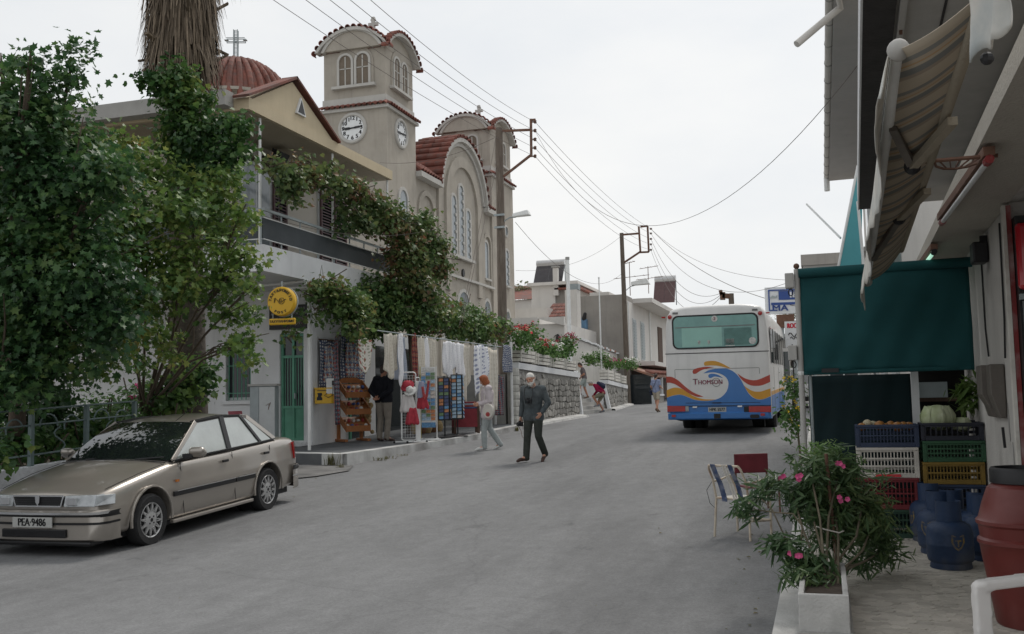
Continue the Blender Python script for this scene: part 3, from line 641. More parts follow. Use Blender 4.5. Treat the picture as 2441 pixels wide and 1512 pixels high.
ab, ob = arcpts(3.3, 2.7, 18), arcpts(3.05, 2.45, 18); mb = MB()
for i in range(18):
 q = [(CX+.09,46.6+ab[i][0],12+ab[i][1]),(CX+.09,46.6+ab[i+1][0],12+ab[i+1][1]),(CX+.09,46.6+ob[i+1][0],12+ob[i+1][1]),(CX+.09,46.6+ob[i][0],12+ob[i][1])]
 mb.add(q+[(CX-.01,)+p[1:] for p in q], [(0,1,2,3),(2,3,7,6),(1,0,4,5)])
mb.build('arch_trim', M['church_trim'], church, w=1)
moulding(46.6, 11.4, 2.0, .55, .12, 7.0)
moulding(42.0, 10.3, .8, .25, .1, 7.6); moulding(50.55, 10.0, .5, .2, .1, 7.6)
for y, z, w_, h in ((45.25,8.85,.62,2.9),(46.3,8.85,.62,3.6),(47.3,8.85,.6,2.5)):
 window_arched(church, (CX+.0, y, z), (0,1,0), w_, h, .14, 'window', 'glass_pale', False, True)
mb = MB(); mb.bar((CX+.1,44.7,8.75),(CX+.1,47.85,8.75),.26,.14); mb.build('window_sill', M['church_trim'], church, w=1)
window_arched(church, (CX-.12, 50.4, 8.2), (0,1,0), .62, 2.0, .13, 'window', 'glass_pale')
window_arched(church, (CX, 53.75, 8.15), (0,1,0), .6, 2.05, .13, 'window', 'glass_pale', True, True)
window_arched(church, (CX-.12, 42.0, 8.2), (0,1,0), .6, 1.8, .13, 'window', 'glass_pale')
window_arched(church, (CX, 39.1, 8.4), (0,1,0), .8, 2.4, .15, 'window', 'glass_pale')
for y, w_, h in ((46.5,1.7,2.4),(44.2,1.0,1.9),(48.9,.8,1.7),(50.45,1.0,2.3),(53.7,.75,2.0)):
 window_arched(church, (CX if y > 51 or 43.4 < y < 49.8 else CX-.12, y, 4.7), (0,1,0), w_, h, .16, 'window', 'glass_pale', False)
mb = MB(); mb.lathe([(.36,0),(.36,.06),(.26,.08),(.26,-.05)], Vector((CX,53.7,11.3)), 16, Vector((1,0,0)).to_track_quat('Z','Y').to_matrix()); mb.build('round_window', M['church_trim'], church, w=1)
mb = MB(); mb.lathe([(.255,.0),(.255,.015),(.01,.015)], Vector((CX,53.7,11.3)), 16, Vector((1,0,0)).to_track_quat('Z','Y').to_matrix()); mb.build('round_pane', M['glass_pale'], church, w=1)
mb = MB(); mb.bar((CX+.06,43.34,7.75),(CX+.06,51.2,7.75),.16,.12); mb.build('string_course', M['church_trim'], church, w=1)
mb = MB(); mb.prism([(.16*math.cos(a*PI/4), .2*math.sin(a*PI/4)) for a in range(8)], (CX,46.4,8.05), (0,1,0), (0,0,1), .08); mb.build('lamp', M['black'], church, w=1)
# dome with its cross
dc = Vector(at(562,150,52)); dR = 2.95; D0 = dc+Vector((0,0,-dR))
mb = MB(); mb.lathe([(dR*math.sin(a), dR*math.cos(a)) for a in [R(78-6*i) for i in range(13)]]+[(.02,dR)], D0, 40); dm = mb.build('dome', M['tile'], church, smooth=60, w=1)
mb = MB(); mb.lathe([(dR*.93, -6.0),(dR*.93,.55),(dR*1.03,.6),(dR*1.03,.75),(.1,.76)], D0, 32); mb.build('drum', M['church'], church, w=1)
for k in range(34):
 a = 2*PI*k/34
 if math.cos(a-R(-58)) < -.15: continue
 for j in range(9):
  th = R(14+7.6*j);
  if j < 2 and k % 2: continue
  p = D0+Vector((math.cos(a)*math.sin(th+R(8)), math.sin(a)*math.sin(th+R(8)), math.cos(th+R(8))))*(dR+.02); p2 = D0+Vector((math.cos(a)*math.sin(th), math.sin(a)*math.sin(th), math.cos(th)))*(dR+.05)
  place_tile(T_L, dm, p-O, p2-p, p-D0)
mb = MB(); mb.lathe([(.62,-.22),(.45,.05),(.3,.12),(.16,.3),(.1,.32)], dc, 16); o_ = mb.build('finial', M['church_trim'], church, smooth=40, w=1)
mb = MB(); u = Vector((.82,.3,0)).normalized(); vv = Vector((0,0,1)); n_ = u.cross(vv)
for s in (-.1,.1):
 for q in (-.1,.1):
  mb.bar(dc+u*s+n_*q+vv*.25, dc+u*s+n_*q+vv*1.75, .035,.035); mb.bar(dc+vv*(1.2+s)+n_*q-u*.48, dc+vv*(1.2+s)+n_*q+u*.48, .035,.035)
for k in range(11): mb.bar(dc+vv*(.3+k*.14)-u*.1-n_*.1, dc+vv*(.3+k*.14)+u*.1-n_*.1, .02,.03); mb.bar(dc+vv*(.3+k*.14)-u*.1+n_*.1, dc+vv*(.3+k*.14)+u*.1+n_*.1, .02,.03)
for s in (-.48,.48): mb.bar(dc+u*s+vv*1.08-n_*.1, dc+u*s+vv*1.32-n_*.1,.03,.03); mb.bar(dc+u*s+vv*1.2-n_*.1, dc+u*s+vv*1.2+n_*.1,.2,.03)
mb.build('dome_cross', M['steel'], church, w=1)
# ---------------------------------------------------------------- post office building
XW, YW = -11.28, 20.6; gP = g(20.6)+.14
post = thing('post_office', 'two-storey house with cream roof slab, balcony and white ground floor with green door', 'building', (-11.6, 21, gP))
def box_(nm, m, par, b, **k): mb = MB(); mb.box(*b); return mb.build(nm, m, par, w=1, **k)
DX0, DX1, WX0, WX1 = -12.13, -11.5, -13.58, -12.9
mb = MB(); zt = 4.34                       # ground floor front, open at the door and the window
for a, b, c, d in ((-26,WX0,.2,zt),(WX0,WX1,.2,1.78),(WX0,WX1,3.25,zt),(WX1,DX0,.2,zt),(DX0,DX1,.2,gP+.14),(DX0,DX1,3.32,zt),(DX1,XW,.2,zt)): mb.box(a,b,YW,YW+.22,c,d)
mb.box(XW-.22,XW,YW+.22,24.0,.2,zt); mb.box(-26,XW-.22,24.0,24.2,.2,zt)
mb.build('ground_wall', M['white'], post, w=1)
box_('inner_wall', M['black'], post, (-26,XW-.23,YW+.6,YW+.65,.2,zt))
mb = MB(); mb.box(-20,-11.5,24.0,28.2,.3,3.55); mb.build('shop_extension', M['white'], post, w=1)
# door: green metal with bars over dark glass, panels below
dr = box_('door', M['green'], post, (DX0,DX1,YW+.1,YW+.13,gP+.14,gP+.92))
def sub_(par, nm, m, b, off=None):
 mb = MB(); mb.box(*b); o = mb.build(nm, m, par); o.data.transform(Matrix.Translation(-(post.location))); return o
sub_(dr, 'door_glass', M['glass_dark'], (DX0,DX1,YW+.12,YW+.14,gP+.92,3.32))
for x in (DX0,(DX0+DX1)/2-.03,DX1-.06): sub_(dr, 'stile', M['green'], (x,x+.06,YW+.07,YW+.119,gP+.14,3.32))
for z in (gP+.14,gP+.88,2.75,3.26): sub_(dr, 'rail', M['green'], (DX0,DX1,YW+.072,YW+.117,z,z+.06))
for i in range(8):
 x = DX0+.09+i*.07
 if abs(x-(DX0+DX1)/2) > .04: sub_(dr, 'door_bar', M['green'], (x,x+.014,YW+.085,YW+.1,gP+.94,2.75))
sub_(dr, 'door_handle', M['steel'], (DX0+.36,DX0+.39,YW+.03,YW+.069,1.8,1.93))
box_('door_step', M['white'], post, (DX0-.1,DX1+.1,YW-.32,YW-.002,.5,gP+.1))
box_('corner_pilaster', M['white'], post, (XW-.2,XW+.025,YW-.03,YW+.2,.4,3.4))
wn_ = box_('window', M['frame_pale'], post, (WX0,WX1,YW+.12,YW+.15,1.78,1.86))
sub_(wn_, 'pane', M['glass_dark'], (WX0,WX1,YW+.14,YW+.16,1.86,3.25))
for i in range(6): x = WX0+.05+i*.115; sub_(wn_, 'window_bar', M['green'], (x,x+.016,YW+.05,YW+.066,1.8,3.22))
for z in (1.95,2.6): sub_(wn_, 'window_bar', M['green'], (WX0,WX1,YW+.045,YW+.05,z,z+.02))
sub_(wn_, 'sill', M['white'], (WX0-.08,WX1+.08,YW-.07,YW+.04,1.7,1.779))
box_('door_sign', M['wood_dark'], post, (-11.72,-11.6-.0,YW-.02,YW-.001,1.95,2.07)); bpy.data.objects['door_sign'].location.x -= .55
# dark notice board above the door
nb = thing('notice_board', 'black board with faded lines of lettering above the green door', 'sign', (-11.75,YW-.1,3.4))
mb = MB(); mb.box(-12.35,-11.32,YW-.09,YW-.04,3.42,3.98); mb.build('board', M['black'], nb, w=1)
M['faded'] = mat('faded_paint', (.2,.2,.2), .8, .4, 20)
mb = MB(); random.seed(3)
for z in (3.52,3.64,3.76,3.87):
 x = -12.3
 while x < -11.42: wd = random.uniform(.03,.1); mb.box(x,min(x+wd,-11.36),YW-.094,YW-.091,z,z+.05); x += wd+.03
tag(mb.build('lettering', M['faded'], nb, w=1), kind='stuff')
# upper floor
XU, YU = -11.9, 18.3; XB, YB, YE = -10.6, 17.4, 23.7
box_('balcony_slab', M['white'], post, (-26,XB,YB,YE+.05,4.345,4.88))
box_('upper_wall', M['upper'], post, (-26,XU,YU,YE-.1,4.882,7.5))
box_('roof_slab', M['cream'], post, (-26,XB,16.85,YE+.02,7.5,7.74))
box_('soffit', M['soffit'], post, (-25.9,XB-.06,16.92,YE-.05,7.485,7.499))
box_('gutter_box', M['concrete'], post, (-26,XB-.35,16.55,16.848,7.55,7.86))
# gable on the roof slab
ga = [(17.0,7.742),(20.45,7.742),(18.6,8.58)]
mb = MB(); mb.prism([(y-18,z) for y, z in ga], (XB-.03,18,0), (0,1,0), (0,0,1), -.35); gb = mb.build('gable', M['cream'], post, w=1)
mb = MB(); mb.prism([(-.2,-.17),(.2,-.17),(0,.22)], (XB-.028,18.9,8.1), (0,1,0), (0,0,1), .05); o_ = mb.build('vent', M['white'], gb); o_.data.transform(Matrix.Translation(-post.location))
mb = MB(); mb.prism([(-.15,-.14),(.15,-.14),(0,.16)], (XB+.0225,18.9,8.1), (0,1,0), (0,0,1), .004); o_ = mb.build('vent_opening', M['black'], gb); o_.data.transform(Matrix.Translation(-post.location))
for (y0,z0),(y1,z1) in (((16.75,7.72),(18.66,8.66)),((20.62,7.72),(18.6,8.66))):
 mb = MB(); mb.mi = 0
 d = Vector((0,y1-y0,z1-z0)); n_ = Vector((0,-d.z,d.y)).normalized()*(1 if y1 > y0 else -1); a, b = Vector((XB+.08,y0,z0)), Vector((XB+.08,y1,z1)); back = Vector((-.38,0,0))
 mb.add([a,b,b+n_*.05,a+n_*.05,a+back,b+back,b+n_*.05+back,a+n_*.05+back], [(0,1,2,3),(7,6,5,4),(3,2,6,7),(0,4,5,1),(0,3,7,4),(1,5,6,2)]); rf = mb.build('roof', M['tile'], post, w=1)
 L = d.length; dn = d.normalized(); nn = int(L/.3)
 for k in range(0): place_tile(T_S, rf, Vector((XB+.1,y0,z0))+dn*(k*.3)+n_*.03-post.location, dn, n_)
# balcony rail, screen, posts
rl = MB(); rl.bar((XB-.04,YB+.02,5.6),(XB-.04,YE,5.6),.06,.05); rl.build('handrail', M['steel'], post, w=1)
rl = MB(); rl.bar((-26,YB+.04,5.6),(XB-.07,YB+.04,5.6),.06,.05); rl.build('handrail', M['steel'], post, w=1)
for z in (5.44,5.0):
 rl = MB(); rl.tube([(XB-.04,YB+.06,z),(XB-.04,YE,z)],.012,6); rl.build('rail', M['white_metal'], post, w=1)
 rl = MB(); rl.tube([(-20,YB+.04,z),(XB-.06,YB+.04,z)],.012,6); rl.build('rail', M['white_metal'], post, w=1)
box_('balcony_screen', M['screen'], post, (XB-.06,XB-.052,YB+.05,YE-.02,5.01,5.43))
box_('balcony_screen', M['screen'], post, (-20,XB-.065,YB+.05,YB+.058,5.01,5.43))
for y in rng(YB+.03, YE, .78): mb = MB(); mb.bar((XB-.08,y,4.88),(XB-.08,y,5.59),.025,.025); mb.build('baluster', M['steel'], post, w=1)
for x in rng(-15,XB-.4,.8): mb = MB(); mb.bar((x,YB+.08,4.88),(x,YB+.08,5.59),.025,.025); mb.build('baluster', M['steel'], post, w=1)
for y in (YB+.05,20.58,YE-.06): mb = MB(); mb.tube([(XB-.12,y,4.88),(XB-.12,y,7.49)],.028,8); mb.build('balcony_post', M['white_metal'], post, w=1)
# upper openings: sliding window and two doors with brown louvred shutters
def opening(y0, y1, z0, z1, sh, name):
 f = MB(); f.box(XU-.02,XU+.05,y0,y1,z0,z1); o = f.build(name, M['frame_pale'], post, w=1)
 def sb(nm, m, b): mb = MB(); mb.box(*b); q = mb.build(nm, m, o); q.data.transform(Matrix.Translation(-post.location)); return q
 n = 2
 for k in range(n):
  a = y0+.06+(y1-y0-.06)*k/n; b = y0+(y1-y0-.06)*(k+1)/n
  sb('pane', M['glass_pale' if not sh else 'glass_dark'], (XU+.051,XU+.056,a,b,z0+.1,z1-.07))
 for a, b in sh:
  ns = int((z1-z0-.1)/.075)
  for s in (a, b-.05): sb('shutter_frame', M['shutter'], (XU+.06,XU+.11,s,s+.05,z0+.05,z1-.03))
  for k in range(ns):
   z = z0+.08+k*.075; mb = MB(); mb.add([(XU+.07,a+.05,z),(XU+.07,b-.05,z),(XU+.115,b-.05,z-.03),(XU+.115,a+.05,z-.03),(XU+.07,a+.05,z+.012),(XU+.07,b-.05,z+.012),(XU+.115,b-.05,z-.018),(XU+.115,a+.05,z-.018)], [(0,1,2,3),(7,6,5,4),(3,2,6,7),(0,3,7,4),(1,5,6,2)])
   q = mb.build('slat', M['shutter'], o); q.data.transform(Matrix.Translation(-post.location))
 return o
opening(18.55,19.75,4.9,7.05,[],'window'); opening(19.78,20.42,4.9,7.05,[(19.8,20.4)],'shutter_panel')
opening(22.0,23.5,4.9,7.05,[(22.05,22.72),(22.8,23.45)],'balcony_door')
box_('lintel', M['wood_dark'], post, (XU+.06,XU+.2,18.4,19.9,7.07,7.13))
# flood lamp on the upper wall
fl = thing('flood_lamp', 'black flood lamp fixed high on the wall over the balcony window', 'lamp', (XU,19.6,7.2))
mb = MB(); mb.bar((XU,19.45,7.25),(XU+.22,19.5,7.22),.05,.05); mb.build('bracket', M['black'], fl, w=1)
mb = MB(); c = Vector((XU+.32,19.62,7.32)); mb.add([c+Vector(p) for p in ((-.08,-.14,.14),(-.08,.14,.14),(.2,.2,.0),(.2,-.2,.0),(-.1,-.14,-.06),(-.1,.14,-.06),(.08,.2,-.2),(.08,-.2,-.2))], [(0,1,2,3),(7,6,5,4),(0,3,7,4),(1,5,6,2),(0,4,5,1),(3,2,6,7)]); mb.build('lamp_head', M['black'], fl, w=1, bev=.02)
# ---------------------------------------------------------------- pipe pergola along the pavement
def PX(Y): return -13.09+.134*Y
def LP(px, py):                                  # point under the outer pergola edge seen at (px, py)
 v = ray(px, py); Y = 12.2/(.134-v.x/v.y); return CAM+v*(Y/v.y)
pg = thing('pergola', 'white pipe pergola carrying the grapevine along the shop pavement', 'pergola', (PX(23),23,g(23)+.14))
zp = atY(737,677,19.1).z
for Y in (19.1,23.6,28.1):
 mb = MB(); mb.tube([(PX(Y),Y,g(Y)+.1),(PX(Y),Y,zp-.02-.07*(Y-19.1))],.035,8); mb.build('post', M['white_metal'], pg, w=1)
 mb = MB(); mb.tube([(PX(Y)-.0,Y,zp-.08-.07*(Y-19.1)),(XW+.0 if Y > 20 else -11.4,Y,zp-.05-.07*(Y-19.1))],.025,6); mb.build('cross_pipe', M['white_metal'], pg, w=1)
mb = MB(); mb.tube([(PX(18.95),18.95,zp),(PX(28.3),28.3,zp-.65)],.035,8); mb.build('edge_pipe', M['white_metal'], pg, w=1)
a_, b_ = atY(608,683,19.05), Vector((PX(19.0)+.05,19.05,zp+.06)); mb = MB(); mb.tube([a_,b_],.03,8); mb.build('front_pipe', M['white_metal'], pg, w=1)
mb = MB(); mb.tube([LP(890,790)+Vector((0,0,.03)), LP(1195,830)+Vector((0,0,.03))],.014,6); mb.build('hanging_rail', M['steel'], pg, w=1)
M['vine_leaf'] = leafmat('vine_leaf', [(0,(.04,.08,.03)),(.32,(.075,.14,.045)),(.58,(.12,.19,.06)),(.78,(.19,.22,.07)),(.9,(.2,.1,.055)),(1,(.15,.06,.04))])
M['vine_red'] = leafmat('vine_leaf_autumn', [(0,(.04,.08,.03)),(.38,(.08,.13,.045)),(.66,(.14,.17,.06)),(.84,(.18,.1,.055)),(1,(.2,.085,.05))])
M['bark'] = mat('vine_bark', (.11,.085,.065), .9, .25, 8, s3=(8,8,1), bump=.5, bs=40)
def vine(name, label, spec, stems, m, size, seed, dens=1.0):
 rnd = random.Random(seed); P = [(at(x,y,d), r, n) for x, y, d, r, n in spec]; c = P[0][0]; t = thing(name, label, 'vine', (c.x, c.y, g(c.y)))
 mb = MB(); leaves(mb, P, size, 'vine', dens, .7, .3, rnd); mb.build('foliage', M[m], t, w=1)
 for pts, r in stems: mb = MB(); mb.tube([Vector(p) for p in pts], r, 6, r2=r*.6); mb.build('stem', M['bark'], t, w=1)
 mb = MB()
 for c, r, n in P:
  for k in range(3):
   rr = r if not isinstance(r, (tuple, list)) else r[0]
   mb.tube([c+Vector((rnd.gauss(0,.5)*rr, rnd.gauss(0,.5)*rr, rnd.gauss(0,.4)*rr)) for _ in range(4)], .012, 4)
 tag(mb.build('twigs', M['bark'], t, w=1), kind='stuff'); return t
low = [(770,690,21.3,(.45,.5,.25),330),(800,710,21.6,(.5,.6,.4),480),(835,730,22,(.5,.6,.5),620),(872,729,23.75,(.5,.6,.6),700),(905,744,24.05,(.5,.6,.6),700),(940,749,24.45,(.5,.7,.5),640),(890,684,24.25,(.5,.6,.3),420),(930,699,24.65,(.5,.6,.35),420),
  (975,749,24.85,(.5,.7,.42),560),(1010,754,25.45,(.5,.7,.42),560),(1045,759,26.05,(.5,.7,.42),520),(1080,769,26.95,(.5,.8,.42),520),(1115,779,27.85,(.5,.8,.42),520),(1145,789,28.75,(.5,.8,.42),480),(1168,780,29.55,(.5,.7,.4),420),
  (985,709,25.45,(.6,.8,.35),450),(1040,729,26.45,(.6,.8,.3),420),(1095,746,27.75,(.6,.8,.28),340),(1140,766,28.95,(.5,.8,.3),330),(870,784,23.45,(.3,.35,.42),240),(905,782,23.85,(.25,.3,.3),150),(1000,782,25.05,(.22,.25,.35),90),(850,775,21.8,(.35,.4,.4),220),
  (1185,792,29.95,(.3,.4,.22),120),(760,735,21.2,(.14,.2,.5),60),(700,800,21,(.2,.25,.3),45),(715,765,21,(.16,.2,.25),28)]
vine('grapevine', 'grapevine roofing the pergola above the souvenir racks', low, [([(PX(23.6)-.05,23.6,g(23.6)+.1),(PX(23.6)-.1,23.5,2.2),(PX(23.4)-.1,23.4,3.5),(PX(22)-.3,22,3.8)],.05),([(PX(23.5)-.1,23.5,3.4),(PX(26)-.2,26,3.6),(PX(28)-.2,28,3.4)],.035)], 'vine_leaf', .112, 5, 1.4)
hi = [(655,397,19.2,(0.24,0.28,0.24),105),(690,422,20,(0.32,0.40,0.32),198),(700,462,20.2,(0.24,0.28,0.34),161),(735,427,20.8,(0.32,0.40,0.26),186),(770,432,21.5,(0.36,0.48,0.26),204),(810,442,22.2,(0.40,0.48,0.30),260),(850,467,23,(0.44,0.48,0.40),347),(835,512,22.8,(0.36,0.40,0.32),210),(890,492,23.6,(0.48,0.48,0.44),396),(870,537,23.4,(0.40,0.40,0.32),235),(825,552,22.6,(0.20,0.24,0.24),74),
  (930,520,24.2,(0.54,0.54,0.54),546),(970,545,24.8,(0.54,0.54,0.54),561),(1005,560,25.3,(0.50,0.54,0.50),499),(1035,590,25.8,(0.50,0.54,0.50),499),(1045,640,26,(0.45,0.54,0.45),405),(1000,620,25,(0.54,0.54,0.59),592),(960,600,24.4,(0.54,0.54,0.54),546),(985,665,24.6,(0.50,0.54,0.50),483),(960,650,24.2,(0.45,0.45,0.45),358),(1010,700,25,(0.45,0.54,0.32),296),(1015,520,25.4,(0.27,0.36,0.27),85),(790,397,21.8,(0.20,0.24,0.16),43),(720,390,20.6,(0.24,0.24,0.13),49)]
vine('grapevine', 'tall autumn vine swagged over the balcony rail and down the end of the house', hi, [([(-10.4,24.1,g(24)+.1),(-10.3,24.2,3.2),(-10.35,24.1,4.6),(-10.4,23.5,6.3),(-10.5,21.5,6.9),(-10.6,18.8,7.0)],.06),([(-10.3,24.2,4),(-10.1,24.6,5.4),(-10.1,24.8,6.2)],.04)], 'vine_red', .112, 6, 1.4)
# ---------------------------------------------------------------- signs and boxes
M['sign_yellow'] = mat('sign_yellow', (.68,.40,.015), .45, .06, 3, coat=.2)
M['sign_text'] = mat('sign_text', (.06,.045,.02), .6, .1, 5)
sc_ = at(672,719,19.7); ps = thing('post_sign', 'round yellow post office sign with black Greek lettering and post horn', 'sign', sc_, R(6))
mb = MB(); Q = Matrix.Rotation(R(90),3,'X'); mb.lathe([(.285,-.07),(.29,-.05),(.29,.04),(.27,.07),(.01,.075)], (0,0,0), 40, Q); mb.build('disc', M['sign_yellow'], ps, smooth=30)
mb = MB(); mb.lathe([(.3,-.11),(.3,-.071)], (0,0,0), 40, Q); mb.build('rim', M['steel'], ps, smooth=30)
mb = MB(); U = Vector((1,0,0)); V = Vector((0,0,1)); tx = 'ΤΑΧΥΔΡΟΜΕΙΟ'
for k, ch in enumerate(tx):
 a = R(172-k*16.4); d = Vector((math.cos(a),0,math.sin(a))); put_text(mb, ch, .075, d*.215+Vector((0,-.077,0)), Vector((math.sin(a),0,-math.cos(a))), d, 1, .005)
for k, ch in enumerate('POST'):
 a = R(-118+k*18.5); d = Vector((math.cos(a),0,math.sin(a))); put_text(mb, ch, .072, d*.225+Vector((0,-.077,0)), Vector((-math.sin(a),0,math.cos(a))), -d, 1, .005)
mb.build('lettering', M['sign_text'], ps)
mb = MB(); pth = [(-.13,-.03),(-.1,.06),(-.06,.015),(-.02,-.045),(.03,-.06),(.075,-.03),(.085,.02),(.05,.06),(.0,.06),(-.03,.02),(-.02,-.02),(.02,-.03),(.05,0),(.09,.03),(.12,.035)]
mb.tube([(x,-.079,z) for x, z in pth], .006, 5); mb.tube([(-.13,-.079,-.03),(-.13,-.079,.06),(-.1,-.079,.06)], .006, 5); mb.tube([(.02*math.cos(a*PI/4)+.01,-.079,.02*math.sin(a*PI/4)+.012) for a in range(9)], .006, 5); mb.build('post_horn', M['sign_text'], ps)
mb = MB(); mb.tube([(0,0,.28),(0,0,.4)], .02, 6); mb.build('hanger', M['steel'], ps)
sp_ = at(673,767,19.7); pl = thing('payment_sign', 'small yellow plate with Greek lettering hanging below the round sign', 'sign', sp_, R(6))
mb = MB(); mb.box(-.28,.28,-.03,.03,-.065,.065); mb.build('plate', M['sign_yellow'], pl, bev=.025)
mb = MB(); put_text(mb, 'ΤΑΧΥΠΛΗΡΩΜΗ', .07, (0,-.034,0), U, V, .95, .003); mb.build('lettering', M['sign_text'], pl)
mb = MB(); mb.tube([(-.2,0,.06),(-.2,0,.16)], .012, 6); mb.tube([(.2,0,.06),(.2,0,.14)], .012, 6); mb.build('hanger', M['steel'], pl)
ml = at(773,944,23.0); mbx = thing('mailbox', 'yellow letter box with a black emblem on the white wall corner', 'mailbox', (ml.x,ml.y,ml.z-.18), R(12))
mb = MB(); mb.box(-.2,.2,-.1,.14,0,.34); mb.build('body', M['sign_yellow'], mbx, bev=.015)
mb = MB(); mb.box(-.21,.21,-.115,.14,.342,.37); mb.build('lid', M['sign_yellow'], mbx)
mb = MB(); mb.box(-.14,.14,-.104,-.101,.29,.31); mb.build('slot', M['black'], mbx)
mb = MB(); mb.prism([(-.15,.08),(-.02,.08),(-.02,.13),(-.05,.17),(-.02,.2),(-.03,.25),(-.14,.25),(-.12,.18),(-.15,.14)], (0,-.1005,0), (1,0,0), (0,0,1), .002); mb.build('emblem', M['black'], mbx)
pp = at(789,921,23.0); ph = thing('wall_phone', 'small white telephone box on the wall beside the rugs', 'telephone', (pp.x,pp.y,pp.z-.18), R(20))
mb = MB(); mb.box(-.1,.1,-.1,.1,0,.36); mb.build('body', M['white_metal'], ph, bev=.02)
mb = MB(); mb.box(.035,.085,-.135,-.102,.2,.31); mb.build('handset', M['black'], ph, bev=.01)
mb = MB(); mb.tube([(-.08,-.11,.02),(-.14,-.12,-.03),(-.05,-.13,-.08),(.05,-.12,-.03),(.06,-.115,.2)], .008, 5); mb.build('cord', M['black'], ph)
cb = atG(646,1080,.15); cab = thing('utility_cabinet', 'grey electrical cabinet with scribbled doors beside the green door', 'cabinet', (-11.92,19.55,g(19.55)+.2), R(18))
mb = MB(); mb.box(-.26,.3,-.17,.2,.0,1.38); mb.build('body', M['steel'], cab, bev=.01)
mb = MB(); mb.box(-.3,.34,-.2,.23,1.382,1.43); mb.build('lid', M['concrete'], cab)
for x0, x1 in ((-.25,-.06),(-.05,.29)): mb = MB(); mb.box(x0,x1,-.185,-.172,.04,1.36); mb.build('door', M['frame_pale' if x1 > .1 else 'steel'], cab)
mb = MB(); mb.tube([(.1,-.19,.95),(.17,-.19,1.0),(.15,-.19,.86),(.2,-.19,1.02)], .006, 4); mb.build('scribble', M['rust'], cab)
rc = thing('folding_chair', 'faded red metal chair behind the car beside the grey cabinet', 'chair', (-12.05,19.0,g(19)+.21), R(75))
M['red_faded'] = mat('red_faded', (.33,.09,.11), .7, .15, 6)
mb = MB(); mb.box(-.2,.2,-.2,.2,.42,.45); mb.build('seat', M['red_faded'], rc, bev=.01)
mb = MB(); mb.bar((0,.2,.46),(0,.3,.86),.38,.02,(0,1,.0)); mb.build('backrest', M['red_faded'], rc)
for sx in (-.19,.19):
 for sy, ty in ((-.18,-.22),(.18,.24)): mb = MB(); mb.tube([(sx,sy,.42),(sx,ty,0)],.012,6); mb.build('leg', M['steel'], rc)
 mb = MB(); mb.tube([(sx*1.1,.22,.5),(sx*1.15,.1,.66),(sx*1.15,-.12,.66),(sx*1.1,-.18,.43)],.012,6); mb.build('armrest', M['steel'], rc)
# ---------------------------------------------------------------- rugs and cloths hung from the pergola
def rug(name, ground, cols, sc=(9,9), rough=.95):
 """woven pattern: rows of lozenges and bands printed in the cloth"""
 m = bpy.data.materials.new(name); m.use_nodes = True; t = m.node_tree; N = t.nodes; L = t.links; b = N['Principled BSDF']; b.inputs['Roughness'].default_value = rough; b.inputs['Specular IOR Level'].default_value = .1
 uv = N.new('ShaderNodeUVMap'); mp = N.new('ShaderNodeMapping'); mp.inputs['Scale'].default_value = (sc[0], sc[1], 1); L.new(uv.outputs[0], mp.inputs[0])
 prev = None
 for k, (tp, s, col, fac) in enumerate(cols):
  m2 = N.new('ShaderNodeMapping'); L.new(mp.outputs[0], m2.inputs[0]); m2.inputs['Scale'].default_value = (s, s, 1); m2.inputs['Rotation'].default_value = (0, 0, R(45) if tp == 'dia' else 0)
  if tp in ('dia', 'chk'):
   x = N.new('ShaderNodeTexChecker'); x.inputs['Scale'].default_value = 1.0; L.new(m2.outputs[0], x.inputs['Vector']); o = x.outputs['Fac']
  elif tp == 'band':
   x = N.new('ShaderNodeTexWave'); x.bands_direction = 'Y'; x.inputs['Scale'].default_value = .6; x.inputs['Distortion'].default_value = .4; L.new(m2.outputs[0], x.inputs['Vector']); o = x.outputs['Fac']
  elif tp == 'col':
   x = N.new('ShaderNodeTexWave'); x.bands_direction = 'X'; x.inputs['Scale'].default_value = .6; x.inputs['Distortion'].default_value = .3; L.new(m2.outputs[0], x.inputs['Vector']); o = x.outputs['Fac']
  else:
   x = N.new('ShaderNodeTexVoronoi'); x.inputs['Scale'].default_value = 1.0; x.inputs['Randomness'].default_value = .25; L.new(m2.outputs[0], x.inputs['Vector'])
   r = N.new('ShaderNodeMath'); r.operation = 'LESS_THAN'; r.inputs[1].default_value = .3; L.new(x.outputs['Distance'], r.inputs[0]); o = r.outputs[0]
  th = N.new('ShaderNodeMath'); th.operation = 'GREATER_THAN'; th.inputs[1].default_value = .55; L.new(o, th.inputs[0]); mu = N.new('ShaderNodeMath'); mu.operation = 'MULTIPLY'; mu.inputs[1].default_value = fac; L.new(th.outputs[0], mu.inputs[0])
  mxn = N.new('ShaderNodeMixRGB'); L.new(mu.outputs[0], mxn.inputs[0]); mxn.inputs[2].default_value = col+(1,)
  if prev is None: mxn.inputs[1].default_value = ground+(1,)
  else: L.new(prev, mxn.inputs[1])
  prev = mxn.outputs[0]
 L.new(prev, b.inputs['Base Color']); return m
M['rug_blue'] = rug('rug_blue', (.6,.58,.54), [('dia',1.3,(.16,.24,.38),.8),('dot',1.0,(.42,.14,.08),.95),('dot',2.1,(.08,.1,.2),.7)], (4.2,6.5))
M['rug_border'] = rug('rug_border', (.07,.085,.14), [('dot',1.0,(.68,.67,.63),1.0),('dot',2.4,(.25,.3,.42),.6)], (10,15))
M['rug_dark'] = rug('rug_dark', (.05,.055,.07), [('dia',1.2,(.2,.22,.24),.8),('dot',1,(.3,.06,.06),.9)], (4,24))
M['rug_red'] = rug('rug_red', (.2,.03,.035), [('band',.8,(.06,.04,.05),.8),('dia',1,(.35,.2,.12),.5)], (5,12))
M['lace'] = rug('lace', (.84,.84,.85), [('col',1,(.72,.72,.75),.6),('dot',2.2,(.5,.5,.54),.5)], (5,9))
